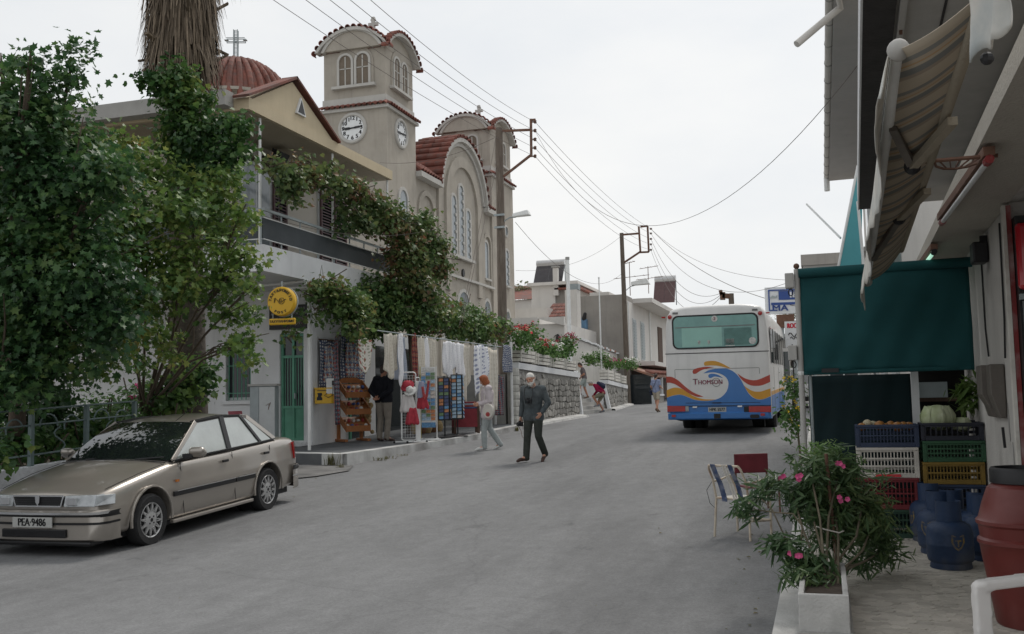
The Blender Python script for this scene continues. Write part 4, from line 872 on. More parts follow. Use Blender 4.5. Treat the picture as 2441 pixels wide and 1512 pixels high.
M['linen'] = rug('linen', (.68,.64,.56), [('col',1,(.58,.54,.46),.6),('dot',1.6,(.52,.47,.39),.6)], (6,8))
M['embroid'] = rug('embroidered', (.72,.69,.63), [('dot',1,(.3,.07,.05),.9),('dot',1.9,(.16,.2,.1),.6)], (2.2,5))
M['print_white'] = rug('printed_white', (.8,.81,.84), [('dot',1.3,(.2,.23,.36),.8)], (4,8))
M['blue_grey'] = rug('blue_grey_cloth', (.36,.4,.47), [('dot',2.5,(.28,.31,.38),.6)], (5,9))
def cloth(name, label, a, b, la, lb, mid, m, cat='cloth', group='cloths hanging from the pergola', wave=.05, nw=5, seed=1, gather=0, par=None):
 """hung from a to b; hem la below a, lb below b, mid below the middle"""
 rnd = random.Random(seed); a, b = Vector(a), Vector(b); n = (b-a).cross(Vector((0,0,1))).normalized(); nx, nz = 22, 16; vs, uvs = [], []; ph = rnd.uniform(0,6)
 for j in range(nz+1):
  q = j/nz
  for i in range(nx+1):
   s = i/nx; L = (la*(1-2*s)+mid*2*s) if s < .5 else (mid*(2-2*s)+lb*(2*s-1)); s2 = .5+(s-.5)*(1-gather*(1-q))
   p = a+(b-a)*s2+Vector((0,0,-L*q-.02*math.sin(PI*s*3)*(1-q)))+n*(wave*math.sin(s*nw*2*PI+ph)*(.35+.65*q)+.02*math.sin(q*5+s*9+ph)); vs.append(p); uvs.append((s,q))
 fs = [(j*(nx+1)+i, j*(nx+1)+i+1, (j+1)*(nx+1)+i+1, (j+1)*(nx+1)+i) for j in range(nz) for i in range(nx)]
 c = (a+b)/2; me = bpy.data.meshes.new(name); me.from_pydata([tuple(v-c) for v in vs], [], fs); ul = me.uv_layers.new(name='UVMap')
 for p in me.polygons:
  for li, vi in zip(p.loop_indices, p.vertices): ul.data[li].uv = uvs[vi]
 me.materials.append(m); me.polygons.foreach_set('use_smooth', [True]*len(me.polygons))
 o = bpy.data.objects.new(name, me); COL.objects.link(o); o.location = c; sd = o.modifiers.new('thickness', 'SOLIDIFY'); sd.thickness = .008; sd.offset = 0
 if par is None: tag(o, label, cat, group)
 return o
def hz(x, y): return LP(x, y)
def hung(name, label, x0, y0, x1, y1, e0, e1, em, m, dy=0, **k):
 a, b = LP(x0,y0), LP(x1,y1)
 if dy:
  a = a+Vector((dy,0,0)); b = b+Vector((dy,0,0))
 def ln(p, x, yb): return p.z-(atY(x, yb, p.y).z)
 mdl = (a+b)/2; return cloth(name, label, a, b, ln(a,x0,e0), ln(b,x1,e1), ln(mdl,(x0+x1)/2,em), m, **k)
# two woven rugs against the shop wall
def wall_rug(label, x0, x1, y0, y1, X, seed, m='rug_blue', m2='rug_border'):
 a, b = atX(x0,y0,X), atX(x1,y0+2,X); a.z = b.z = max(a.z,b.z); L = a.z-atX((x0+x1)/2,y1,X).z; t = thing('rug', label, 'rug', (a.x,(a.y+b.y)/2,a.z-L), 0, 'woven rugs against the shop wall')
 o = cloth('field', None, a, b, L, L, L, M[m2], par=1, wave=.012, nw=1.5, seed=seed); o.parent = t; o.location -= t.location
 u = (b-a); o = cloth('centre', None, a+u*.17+Vector((.02,0,-.12*L)), a+u*.83+Vector((.02,0,-.12*L)), L*.76, L*.76, L*.76, M[m], par=1, wave=.012, nw=1.0, seed=seed); o.parent = t; o.location -= t.location
 mb = MB(); mb.tube([a-u*.05, b+u*.05], .02, 6); mb.build('rod', M['wood_dark'], t, w=1)
wall_rug('narrow blue and cream patterned rug next to the telephone box', 762, 806, 812, 925, XW+.08, 2)
wall_rug('wide blue and cream rug with lozenges left of the shop door', 811, 868, 806, 912, XW+.1, 3)
hung('runner', 'long dark patterned runner hanging beside the wide blue rug', 870, 800, 880, 800, 1012, 1012, 1012, M['rug_dark'], dy=-.75, cat='rug', seed=4, wave=.01)
hung('tablecloth', 'small embroidered cloth with pointed hem over the head of the black sweater man', 884, 806, 914, 808, 868, 866, 892, M['embroid'], dy=-.3, seed=5, wave=.015, nw=2)
hung('tablecloth', 'pale grey cloth hanging slantwise right of the small embroidered one', 917, 795, 943, 797, 880, 880, 905, M['linen'], seed=6, nw=2.5)
hung('tablecloth', 'bright white lace end beside the slanting grey cloth', 936, 797, 950, 798, 880, 850, 925, M['lace'], dy=.12, seed=7, wave=.03, nw=1.5)
hung('tablecloth', 'blue grey cloth behind the white wire rack', 947, 800, 978, 803, 905, 905, 905, M['blue_grey'], dy=-.15, seed=8, nw=2)
hung('runner', 'narrow dark red striped runner at the middle pergola post', 982, 796, 993, 798, 915, 915, 915, M['rug_red'], cat='rug', seed=9, wave=.015, nw=1)
hung('tablecloth', 'grey linen cloth right of the dark red runner', 996, 803, 1010, 804, 896, 896, 896, M['linen'], seed=10, wave=.03, nw=2)
hung('tablecloth', 'narrow white lace strip above the postcard rack', 1011, 806, 1020, 807, 892, 870, 895, M['lace'], seed=11, wave=.03, nw=1)
hung('tablecloth', 'folded grey white cloth left of the wide white pointed one', 1022, 808, 1042, 810, 892, 892, 888, M['linen'], dy=-.05, seed=12, wave=.04, nw=2)
hung('tablecloth', 'wide bright white cloth with a pointed hem, largest of the row', 1042, 814, 1075, 816, 878, 872, 908, M['lace'], dy=.1, seed=13, wave=.05, nw=3, gather=.1)
hung('tablecloth', 'white lace cloth with pointed hem right of the largest one', 1078, 818, 1104, 820, 870, 890, 912, M['lace'], dy=.02, seed=14, wave=.05, nw=2.5)
hung('tablecloth', 'long cream cloth with a deep pointed hem above the rug trunk', 1098, 822, 1124, 823, 890, 900, 962, M['linen'], dy=-.08, seed=15, wave=.05, nw=2.5)
hung('tablecloth', 'white cloth printed with small blue sprigs right of the deep cream one', 1124, 822, 1158, 826, 950, 890, 925, M['print_white'], dy=.04, seed=16, wave=.05, nw=3)
hung('bedspread', 'large beige bedspread at the street end of the row behind the red haired woman', 1146, 826, 1192, 834, 985, 975, 985, M['linen'], dy=-.1, seed=17, wave=.03, nw=3)
hung('rug', 'blue and red patterned rug beside the whitewashed stone pillar', 1193, 822, 1214, 826, 888, 888, 888, M['rug_border'], dy=.05, cat='rug', seed=18, wave=.01, nw=1)
hung('rug', 'grey chequered rug hanging low beneath the blue and red one', 1186, 895, 1208, 897, 990, 990, 990, M['rug_dark'], dy=-.1, cat='rug', seed=19, wave=.01, nw=1)
mb = MB(); p = LP(1217,815); mb.tube([p, (p.x,p.y,g(p.y)+.05)], .04, 8); o = mb.build('rug_post', M['white_metal']); tag(o, 'thick white pipe post between the blue rug and the stone pillar', 'post')
# ---------------------------------------------------------------- racks
M['orange_wood'] = mat('orange_wood', (.33,.13,.045), .55, .18, 6, s3=(8,8,1.2))
q = atG(840,1052,.145); rk = thing('wooden_rack', 'orange wooden display rack with three tilted trays of souvenirs', 'rack', q, R(52))
for s in (-.3,.3): mb = MB(); mb.box(s-.04,s+.04,.1,.16,0,1.4); mb.build('upright', M['orange_wood'], rk, bev=.01); mb = MB(); mb.box(s-.04,s+.04,-.3,.35,0,.06); mb.build('foot', M['orange_wood'], rk)
mb = MB(); mb.prism([(-.34,1.401),(.34,1.401),(.3,1.47),(.15,1.53),(-.15,1.53),(-.3,1.47)], (0,.16,0), (1,0,0), (0,0,1), .05); mb.build('crest', M['orange_wood'], rk)
random.seed(21); M['souv'] = [mat('souvenir_'+n, c, .6, .3, 30) for n, c in (('red',(.35,.05,.05)),('blue',(.06,.1,.28)),('white',(.6,.6,.58)),('brown',(.2,.1,.05)),('straw',(.4,.3,.15)))]
for z in (.25,.65,1.05):
 mb = MB(); a = .62
 mb.add([(-.3,-.32,z),(.3,-.32,z),(.3,.1,z+.3),(-.3,.1,z+.3),(-.3,-.32,z+.03),(.3,-.32,z+.03),(.3,.1,z+.33),(-.3,.1,z+.33)], [(0,3,2,1),(4,5,6,7),(0,1,5,4),(1,2,6,5),(2,3,7,6),(3,0,4,7)]); tr = mb.build('tray', M['orange_wood'], rk)
 mb = MB(); mb.box(-.31,.31,-.35,-.321,z-.01,z+.13); mb.build('lip', M['orange_wood'], tr)
 for s in (-.325,.3): mb = MB(); mb.add([(s,-.34,z-.02),(s,.1,z+.25),(s,.1,z+.43),(s,-.34,z+.14),(s+.02,-.34,z-.02),(s+.02,.1,z+.25),(s+.02,.1,z+.43),(s+.02,-.34,z+.14)], [(0,1,2,3),(7,6,5,4),(0,4,5,1),(1,5,6,2),(2,6,7,3),(3,7,4,0)]); mb.build('cheek', M['orange_wood'], tr)
 for k in range(5):
  for r in range(2):
   mb = MB(); x, y = -.24+k*.12, -.24+r*.17; zz = z+.05+(y+.32)*.71; mb.sph((x,y,zz+.02),(random.uniform(.035,.055),.05,random.uniform(.03,.06)),8,6); mb.build('souvenir', M['souv'][random.choice([0,2,2,3,1])], tr, smooth=60)
# netting of sponges hanging at its side
mb = MB(); random.seed(2)
for k in range(26): mb.sph((.42+random.gauss(0,.06), .1+random.gauss(0,.06), random.uniform(.15,1.1)), random.uniform(.05,.08), 7, 5)
sp = tag(mb.build('sponges', M['souv'][4], None, smooth=60), 'string of pale sponges hung at the right side of the wooden rack', 'sponges'); sp.location = rk.location; sp.rotation_euler = rk.rotation_euler
def grid(mb, x0, x1, z0, z1, y, nx, nz, r=.004):
 for i in range(nx+1): x = x0+(x1-x0)*i/nx; mb.tube([(x,y,z0),(x,y,z1)], r, 4)
 for i in range(nz+1): z = z0+(z1-z0)*i/nz; mb.tube([(x0,y,z),(x1,y,z)], r, 4)
def rrect(x0, x1, z0, z1, y, r=.06):
 P = []
 for cx, cz, a0 in ((x1-r,z1-r,0),(x0+r,z1-r,90),(x0+r,z0+r,180),(x1-r,z0+r,270)):
  for k in range(4): a = R(a0+k*30); P.append((cx+r*math.cos(a), y, cz+r*math.sin(a)))
 return P+[P[0]]
q = atG(975,1056,.145); wr = thing('wire_rack', 'white wire display rack hung with red and white sun hats and bags', 'rack', q, R(25))
mb = MB(); mb.tube(rrect(-.17,.17,.06,1.62,-.02), .014, 6); mb.build('frame', M['white_metal'], wr)
mb = MB(); grid(mb,-.15,.15,.12,1.55,-.02,5,22,.0035); tag(mb.build('mesh_panel', M['white_metal'], wr), kind='stuff')
wr2 = MB(); wr2.tube([(x*.3+.22, y+.15+x*.8, z) for x, y, z in rrect(-.17,.17,.06,1.5,0)], .012, 6); wr2.build('frame', M['white_metal'], wr)
mb = MB(); mb.box(.16,.26,-.01,.04,.02,1.42); mb.build('post', M['white_metal'], wr)
for a, b in (((-.34,-.1,.03),(.4,-.1,.03)),((-.05,-.35,.03),(.1,.35,.03)),((.1,-.2,.03),(.45,.25,.03))): mb = MB(); mb.tube([a,b], .014, 6); mb.build('foot', M['white_metal'], wr)
for p in ((-.34,-.1,.0),(.4,-.1,0),(-.05,-.35,0),(.1,.35,0)): mb = MB(); mb.sph((p[0],p[1],.028),.028,8,6); mb.build('castor', M['rubber'], wr)
M['cherry'] = mat('cherry_cloth', (.4,.04,.06), .8, .2, 10); M['stripe_cloth'] = rug('striped_cloth', (.6,.57,.56), [('col',1.2,(.45,.1,.13),.9)], (8,8)); M['jean'] = mat('jean_blue', (.06,.09,.2), .85, .2, 10)
def garment(name, label, p, w_, h, m, cat, seed, grp='goods on the white wire rack'):
 rnd = random.Random(seed); mb = MB()
 for k in range(4): mb.cap((p[0]+w_*(k-1.5)*.2, p[1]+rnd.uniform(-.03,.03), p[2]), w_*.13, (p[0]+w_*(k-1.5)*.36, p[1]+rnd.uniform(-.05,.05), p[2]-h), w_*.2, 8)
 mb.M = None; me = baked(mb, [('REMESH', dict(mode='VOXEL', voxel_size=.018)), ('SMOOTH', dict(factor=.5, iterations=3))]); me.materials.clear(); me.materials.append(m); me.polygons.foreach_set('use_smooth', [True]*len(me.polygons))
 o = bpy.data.objects.new(name, me); COL.objects.link(o); o.location = q; return tag(o, label, cat, grp)
def hat(label, p, r, m, grp='goods on the white wire rack'):
 mb = MB(); mb.lathe([(r*1.5,-.02),(r*1.45,.0),(r*.95,.015),(r*.9,.05),(r*.6,.1),(.01,.12)], p, 16, Matrix.Rotation(R(50),3,'X')); o = mb.build('sun_hat', m, None, smooth=50); o.location = q; return tag(o, label, 'hat', grp)
hat('red sun hat at the top of the white wire rack', (0,-.08,1.32), .11, M['cherry']); hat('white banded sun hat just under the top red hat', (.08,-.1,1.2), .1, M['souv'][2])
garment('cloth_bag', 'pink and white striped bag in the middle of the wire rack', (.02,-.1,1.08), .3, .34, M['stripe_cloth'], 'bag', 1)
garment('cloth_bag', 'red and white striped bags low on the wire rack', (.13,-.12,.78), .26, .32, M['cherry'], 'bag', 2)
garment('cloth_bag', 'dark red bag on the side arm of the wire rack', (.3,.1,1.1), .22, .3, M['cherry'], 'bag', 3)
garment('scarf', 'blue and white scarf at the upper right of the wire rack', (.28,.1,1.4), .14, .36, M['print_white'], 'scarf', 4)
mb = MB(); mb.tube([(.02*k-.07,-.11,.78-.3*math.sin(k*.45)) for k in range(9)],.03,7); o = mb.build('ring_toy', M['souv'][0], None, smooth=60); o.location = q+Vector((.42,.1,.5)); tag(o, 'red and blue inflatable ring at the right side of the wire rack', 'toy')
M['card'] = [mat('postcard_'+n, c, .35, .5, 25) for n, c in (('sea',(.1,.24,.42)),('sky',(.3,.42,.52)),('village',(.48,.44,.4)),('sunset',(.42,.17,.07)),('green',(.12,.2,.1)),('navy',(.04,.06,.14)))]
cme = []
for m in M['card']: b_ = MB(); b_.box(-.05,.05,-.004,.004,-.036,.036); x = b_.mesh('postcard'); x.materials.append(m); cme.append(x)
def cards(par, x0, x1, z0, z1, y, nx, nz, pool, rnd, yaw=0):
 for r in range(nz):
  for c in range(nx):
   x = x0+(x1-x0)*(c+.5)/nx; z = z0+(z1-z0)*(r+.5)/nz
   inst('postcard', rnd.choice([cme[i] for i in pool]), Matrix.Rotation(yaw,4,'Z') @ Matrix.Translation((x,y,z)) @ Matrix.Rotation(R(-12),4,'X') @ Matrix.Scale(1,4), par)
rnd = random.Random(5)
q2 = atG(1022,1050,.145); pr = thing('postcard_rack', 'tall white postcard rack with a blue panel at its foot', 'rack', q2, R(16))
mb = MB(); mb.box(-.17,.17,-.01,.012,.36,1.72); mb.build('panel', M['white_metal'], pr)
mb = MB(); mb.box(-.165,.165,-.018,-.0105,.3,.42); mb.build('base_panel', M['card'][0], pr)
mb = MB(); mb.box(-.15,.15,-.02,-.012,1.62,1.7); mb.build('header', M['souv'][2], pr); mb = MB(); put_text(mb, 'POST CARDS', .05, (0,-.022,1.66), (1,0,0), (0,0,1)); mb.v = []; mb.f = []; mb.m = []
cards(pr,-.165,.165,.46,1.6,-.026,3,13,[0,0,1,2,1,3,4],rnd)
M['yellow_pipe'] = mat('yellow_pipe', (.42,.36,.09), .5, .1, 5)
for x in (-.19,.19): mb = MB(); mb.tube([(x,.03,.05),(x,.03,1.74)],.013,6); mb.build('post', M['yellow_pipe' if x < 0 else 'white_metal'], pr)
for a, b in (((-.25,-.18,.03),(.3,-.18,.03)),((-.19,-.18,.03),(-.19,.25,.03)),((.19,-.18,.03),(.19,.25,.03))): mb = MB(); mb.bar(a,b,.05,.04); mb.build('foot', M['white_metal'], pr)
for (px_, py_, h, lab, pool, seed) in ((1075,1045,1.5,'dark postcard spinner in the shade left of the coloured one',[5,5,0,4,3],7),(1106,1042,1.56,'bright postcard spinner behind the rug trunk',[0,1,2,1,3,0],8)):
 q3 = atG(px_-4,py_,.145)+Vector((-.25,.35,0)); sp = thing('postcard_spinner', lab, 'rack', q3, R(15)); rnd = random.Random(seed)
 mb = MB(); mb.tube([(0,0,0),(0,0,h)],.018,6); mb.build('pole', M['black'], sp)
 mb = MB(); mb.lathe([(.26,0),(.26,.02),(.03,.05),(.02,.06)],(0,0,0),16); mb.build('base', M['black'], sp)
 for k in range(4):
  f = MB(); a = k*PI/2; Rm = Matrix.Rotation(a,4,'Z'); f.M = Rm; f.box(-.13,.13,-.145,-.137,.42,h-.04); f.build('panel', M['black'], sp)
  if k in (0,1): cards(sp,-.13,.13,.45,h-.06,-.155,2,12,pool,rnd,a)
q4 = atG(1110,1033,.145); tk = thing('rug_chest', 'red sided wooden trunk on legs loaded with folded dark rugs', 'trunk', q4, R(28))
M['trunk_red'] = mat('trunk_red', (.2,.02,.03), .6, .15, 6)
mb = MB(); mb.box(-.33,.33,-.22,.22,.16,.62); mb.build('body', M['trunk_red'], tk, bev=.01)
for x in (-.33,.27):
 for y in (-.225,.165): mb = MB(); mb.box(x,x+.06,y,y+.06,0,.68); mb.build('leg', M['wood_dark'], tk)
for k in range(4): mb = MB(); mb.box(-.3+.02*k,.3-.015*k,-.2,.2,.622+k*.045,.662+k*.045); mb.build('folded_rug', M[['jean','souv_dark','blue_grey','trunk_red'][k]] if k != 1 else M['rug_dark'], tk, bev=.015)
mb = MB(); mb.box(.34,.35,-.2,.2,.2,.56); mb.build('side_cloth', M['rug_border'], tk)
q5 = atG(1075,1032,.145);
for k in range(5):
 p = q5+Vector((-.75+.02*k,-.55+k*.34,0)); mb = MB(); mb.lathe([(.09,0),(.13,.12),(.12,.22),(.07,.3),(.06,.33),(.075,.35)], (0,0,0), 12); o = mb.build('clay_jar', M['souv'][3] if k % 2 else M['souv'][4], None, smooth=40); o.location = p
 tag(o, ['brown','straw coloured','dark brown','pale straw','third brown'][k]+' clay jar standing low in the row under the postcard racks', 'jar', 'clay jars under the racks')
# dark recess of the shop door and floor goods
mb = MB(); mb.box(XW-.01,XW+.012,22.5,23.3,g(22.5)+.14,2.9); o = mb.build('shop_door', M['glass_dark'], post, w=1)
mb = MB(); mb.box(XW-.005,XW+.05,22.42,22.5,g(22.5)+.14,2.98); mb.build('door_frame', M['green'], post, w=1)
mb = MB(); mb.box(-11.5,-11.47,24.3,27.8,g(26)+.1,3.2); o = mb.build('shop_front', M['glass_dark'], post, w=1)
# ---------------------------------------------------------------- people (built facing -Y, their own left is +X)
M['skin'] = mat('skin', (.5,.27,.19), .55, .1, 12, spec=.3); M['skin_tan'] = mat('skin_tan', (.36,.18,.12), .55, .1, 12, spec=.3)
M['hair_white'] = mat('hair_white', (.68,.66,.62), .8, .12, 40, bump=.6, bs=90); M['hair_red'] = mat('hair_red', (.3,.09,.035), .7, .3, 40, bump=.6, bs=90)
M['hair_grey'] = mat('hair_grey', (.3,.28,.26), .8, .2, 40, bump=.5, bs=90); M['hair_dark'] = mat('hair_dark', (.05,.035,.03), .7, .2, 40, bump=.5, bs=90)
def fab(n, c, v=.14, c2=None): return mat(n, c, .9, v, 7, bump=1.0, bs=11, spec=.15, col2=c2, thr=.6)
def lerp(a, b, f): return Vector(a)+(Vector(b)-Vector(a))*f
STAND = dict(pelvis=(0,0,.95), waist=(0,0,1.1), chest=(0,0,1.3), neck=(0,.01,1.46), head=(0,-.03,1.6), shL=(.185,0,1.41), shR=(-.185,0,1.41), elL=(.25,.03,1.13), elR=(-.25,.03,1.13), wrL=(.25,-.06,.9), wrR=(-.25,-.06,.9),
    hipL=(.09,0,.92), hipR=(-.09,0,.92), knL=(.11,-.02,.5), knR=(-.11,-.02,.5), anL=(.11,.03,.09), anR=(-.11,.03,.09), ftL=(.13,-.13,.03), ftR=(-.13,-.13,.03), face=(0,-1,0))
def hand(mb, wr, d, palm, s=1.0, curl=.5, side=1):
 """wr wrist, d pointing direction of the hand, palm = way the palm faces; thumb leaves the side of the palm"""
 d, palm = Vector(d).normalized(), Vector(palm); palm = (palm-d*palm.dot(d)).normalized(); x = d.cross(palm).normalized()*side; wr = Vector(wr)
 for k, o in enumerate((-.028,-.01,.01,.028)):
  a = wr+x*o*.5*s; b = wr+d*.085*s+x*o*s; mb.cap(a, .017*s, b, .0135*s, 8)
  L = (.07,.078,.072,.055)[k]*s; d1 = (d+palm*curl*.7).normalized(); c1 = b+d1*L*.5; d2 = (d+palm*curl*1.9).normalized(); mb.cap(b, .0105*s, c1, .0095*s, 7); mb.cap(c1, .0095*s, c1+d2*L*.5, .008*s, 7)
 t0 = wr+d*.03*s-x*.02*s; t1 = t0+(d*.6-x*.8+palm*.3).normalized()*.04*s; mb.cap(t0, .014*s, t1, .012*s, 7); mb.cap(t1, .0115*s, t1+(d*.9-x*.2+palm*.5).normalized()*.035*s, .009*s, 7)
def person(label, loc, rz, pose, skin, top, legs, shoe, hair, H=1.75, build=1.0, sleeves='long', shorts=False, hairstyle='short', beard=None, group=None, vox=.0085, curl=(.5,.5), palms=None, skirt=0, collar=True, hem=.0):
 P = dict(STAND); P.update(pose); P = {k: Vector(v) for k, v in P.items()}
 t = thing('person', label, 'person', loc, rz, group); k = H/1.75; sc = Matrix.Scale(k, 4); B = build
 f = P['face'].normalized(); hd = P['head']; upv = (hd-P['neck']).normalized(); f = (f-upv*f.dot(upv)*.6).normalized(); x = upv.cross(f).normalized()*-1
 x = f.cross(upv).normalized()
 b = MB(sc)
 # head
 b.sph(hd+upv*.03, (.076,.09,.1), 14, 10); b.cap(hd+upv*.035+f*.012, .076, hd-upv*.045+f*.03, .056); b.cap(hd-upv*.075+f*.045, .036, hd-upv*.06+f*.05, .04)
 b.cap(hd+upv*.015+f*.085, .014, hd-upv*.02+f*.102, .018, 8); b.cap(hd+upv*.035+f*.075-x*.03, .016, hd+upv*.035+f*.075+x*.03, .016, 8)
 for s in (-1, 1):
  b.cap(hd+x*s*.078-upv*.02, .014, hd+x*s*.083+upv*.025, .017, 8); b.cap(hd-upv*.025+f*.06+x*s*.035, .024, hd-upv*.03+f*.055+x*s*.04, .022, 8)
 b.cap(hd-upv*.052+f*.082-x*.02, .009, hd-upv*.052+f*.082+x*.02, .009, 7); b.cap(hd-upv*.063+f*.08-x*.016, .009, hd-upv*.063+f*.08+x*.016, .009, 7)
 b.cap(P['neck']-upv*.05, .06, hd-upv*.05-f*.005, .053)
 # trunk
 sx = (P['shL']-P['shR']).normalized(); hx = (P['hipL']-P['hipR']).normalized()
 def trunk(m, e):
  for q in (-1, 1):
   m.cap(P['chest']+sx*q*.085*B, .098*B+e, P['waist']+hx*q*.06*B, .09*B+e); m.cap(P['waist']+hx*q*.06*B, .09*B+e, P['pelvis']+hx*q*.07*B, .098*B+e)
   m.cap(P['neck']-upv*.06, .05+e, P['shL' if q > 0 else 'shR'], .058*B+e)
   m.cap(P['chest']+sx*q*.07*B, .095*B+e, lerp(P['shL' if q > 0 else 'shR'], P['chest'], .25), .065*B+e)
  m.cap(P['chest'], .1*B+e, P['waist'], .1*B+e)
 trunk(b, 0)
 for s in 'LR':
  b.cap(P['sh'+s], .052*B, P['el'+s], .042); b.cap(P['el'+s], .041, P['wr'+s], .027)
  b.cap(P['hip'+s], .083*B, P['kn'+s], .057); b.cap(lerp(P['kn'+s],P['an'+s],.0), .053, lerp(P['kn'+s],P['an'+s],.35), .054); b.cap(lerp(P['kn'+s],P['an'+s],.35), .053, P['an'+s], .036)
  b.cap(P['an'+s], .036, P['ft'+s], .03)
  d = (P['wr'+s]-P['el'+s]).normalized(); q = 1 if s == 'L' else -1
  pm = palms[0 if s == 'L' else 1] if palms else (-q*1.0, .1, 0); b.M = sc; hand(b, P['wr'+s], d if not palms or len(palms) < 3 else palms[2 if s == 'L' else 3], pm, 1.0, curl[0 if s == 'L' else 1], q)
 remesh(b, vox*k, 'body', skin, t, 3)
 e = MB(sc)
 for s in (-1, 1): e.sph(hd+upv*.018+f*.083+x*s*.031, (.011,.008,.007), 8, 6)
 e.build('eyes', M['hair_dark'], t, smooth=60)
 # hair
 h = MB(sc)
 if hairstyle == 'short':
  h.sph(hd+upv*.052-f*.014, (.083,.095,.088), 14, 10); h.cap(hd+upv*.03-f*.05, .062, hd-upv*.035-f*.05, .05)
  for s in (-1, 1): h.cap(hd+upv*.055+x*s*.06, .03, hd-upv*.01+x*s*.077-f*.01, .016, 8)
 elif hairstyle == 'bob':
  h.sph(hd+upv*.05-f*.015, (.098,.105,.096), 14, 10)
  for a in range(-4, 5): dd = (-f*math.cos(a*.42)+x*math.sin(a*.42)); h.cap(hd+upv*.04+dd*.055, .05, hd-upv*.07+dd*.07, .038, 9)
  h.cap(hd+upv*.1+f*.03-x*.04, .04, hd+upv*.1+f*.03+x*.04, .04, 9)
 elif hairstyle == 'pony':
  h.sph(hd+upv*.05-f*.015, (.086,.097,.09), 14, 10); h.cap(hd+upv*.06-f*.1, .035, hd-upv*.08-f*.13, .02, 9); h.cap(hd+upv*.03-f*.05, .06, hd-upv*.03-f*.05, .05)
 cut = MB(sc)
 ho = remesh(h, .011*k, 'hair', hair, t, 2)
 if beard:
  bb = MB(sc);
  for s in (-1, 1): bb.cap(hd-upv*.01+x*s*.074+f*.01, .02, hd-upv*.06+x*s*.052+f*.045, .026, 9); bb.cap(hd-upv*.06+x*s*.052+f*.045, .026, hd-upv*.095+f*.07, .035, 9); bb.cap(hd-upv*.036+f*.093, .012, hd-upv*.05+x*s*.035+f*.075, .012, 8)
  bb.cap(hd-upv*.09+f*.07, .038, hd-upv*.115+f*.065, .028, 9); remesh(bb, .009*k, 'beard', beard, t, 1)
 # clothes
 c = MB(sc); trunk(c, .02)
 if hem:
  for q in (-1, 1): c.cap(P['pelvis']+hx*q*.075*B, .115*B, lerp(P['hip'+('L' if q > 0 else 'R')], P['kn'+('L' if q > 0 else 'R')], hem), .115*B)
 for s in 'LR':
  c.cap(P['sh'+s], .07*B, lerp(P['sh'+s],P['el'+s],.9 if sleeves != 'short' else .62), .064)
  if sleeves == 'long': c.cap(P['el'+s], .062, lerp(P['el'+s],P['wr'+s],.93), .047)
 if collar:
  for q in (-1, 1): c.cap(P['neck']-upv*.01+x*q*.05-f*.02, .028, P['neck']-upv*.06+x*q*.035+f*.06, .022, 8)
 remesh(c, .013*k, 'shirt', top, t, 2)
 l = MB(sc)
 for q, s in ((1,'L'),(-1,'R')):
  l.cap(P['pelvis']+hx*q*.06*B+Vector((0,0,.03)), .105*B, P['hip'+s]-Vector((0,0,.02)), .1*B); fr = .7 if shorts else 1
  if shorts: l.cap(P['hip'+s], .1*B, lerp(P['hip'+s],P['kn'+s],.72), .088)
  else: l.cap(P['hip'+s], .1*B, P['kn'+s], .073); l.cap(P['kn'+s], .072, lerp(P['kn'+s],P['an'+s],.5), .071); l.cap(lerp(P['kn'+s],P['an'+s],.5), .071, lerp(P['kn'+s],P['an'+s],1.04), .064)
 remesh(l, .013*k, 'shorts' if shorts else 'trousers', legs, t, 2)
 for s in 'LR':
  m = MB(sc); a, z = P['an'+s], P['ft'+s]; d = (z-a); fl = Vector((d.x,d.y,d.z)).normalized(); m.cap(a-fl*.035+Vector((0,0,-.045)), .04, z+Vector((0,0,.005)), .038, 10); m.cap(z+Vector((0,0,.004)), .038, z+fl*.06, .03, 10); m.cap(a+Vector((0,0,.0)), .046, a+Vector((0,0,-.04)), .043, 10)
  remesh(m, .011*k, 'shoe', shoe, t, 2)
 return t, P, sc
M['shirt_slate'] = fab('shirt_slate', (.075,.088,.095), .35, (.12,.132,.135)); M['trouser_dark'] = fab('trousers_dark', (.045,.05,.044), .25); M['shoe_brown'] = mat('shoe_brown', (.055,.025,.018), .5, .2, 8)
om, P, sc = person('white bearded man in dark shirt walking down the road with a camera in hand', atG(1274,1101), R(-14), dict(
 shL=(.2,.02,1.41), shR=(-.2,-.01,1.41), elL=(.30,.06,1.14), wrL=(.235,-.1,.95), elR=(-.275,.05,1.14), wrR=(-.29,.0,.885), hipL=(.095,.01,.92), hipR=(-.095,-.01,.92),
 knR=(-.105,-.08,.5), anR=(-.11,-.13,.1), ftR=(-.17,-.27,.05), knL=(.125,-.05,.5), anL=(.145,.16,.16), ftL=(.16,.05,.05), face=(.05,-1,-.08), head=(-.02,-.05,1.6), chest=(0,-.01,1.3)),
 M['skin'], M['shirt_slate'], M['trouser_dark'], M['shoe_brown'], M['hair_white'], 1.74, 1.08, beard=M['hair_white'], curl=(.45,1.1), hem=.14, vox=.0075)
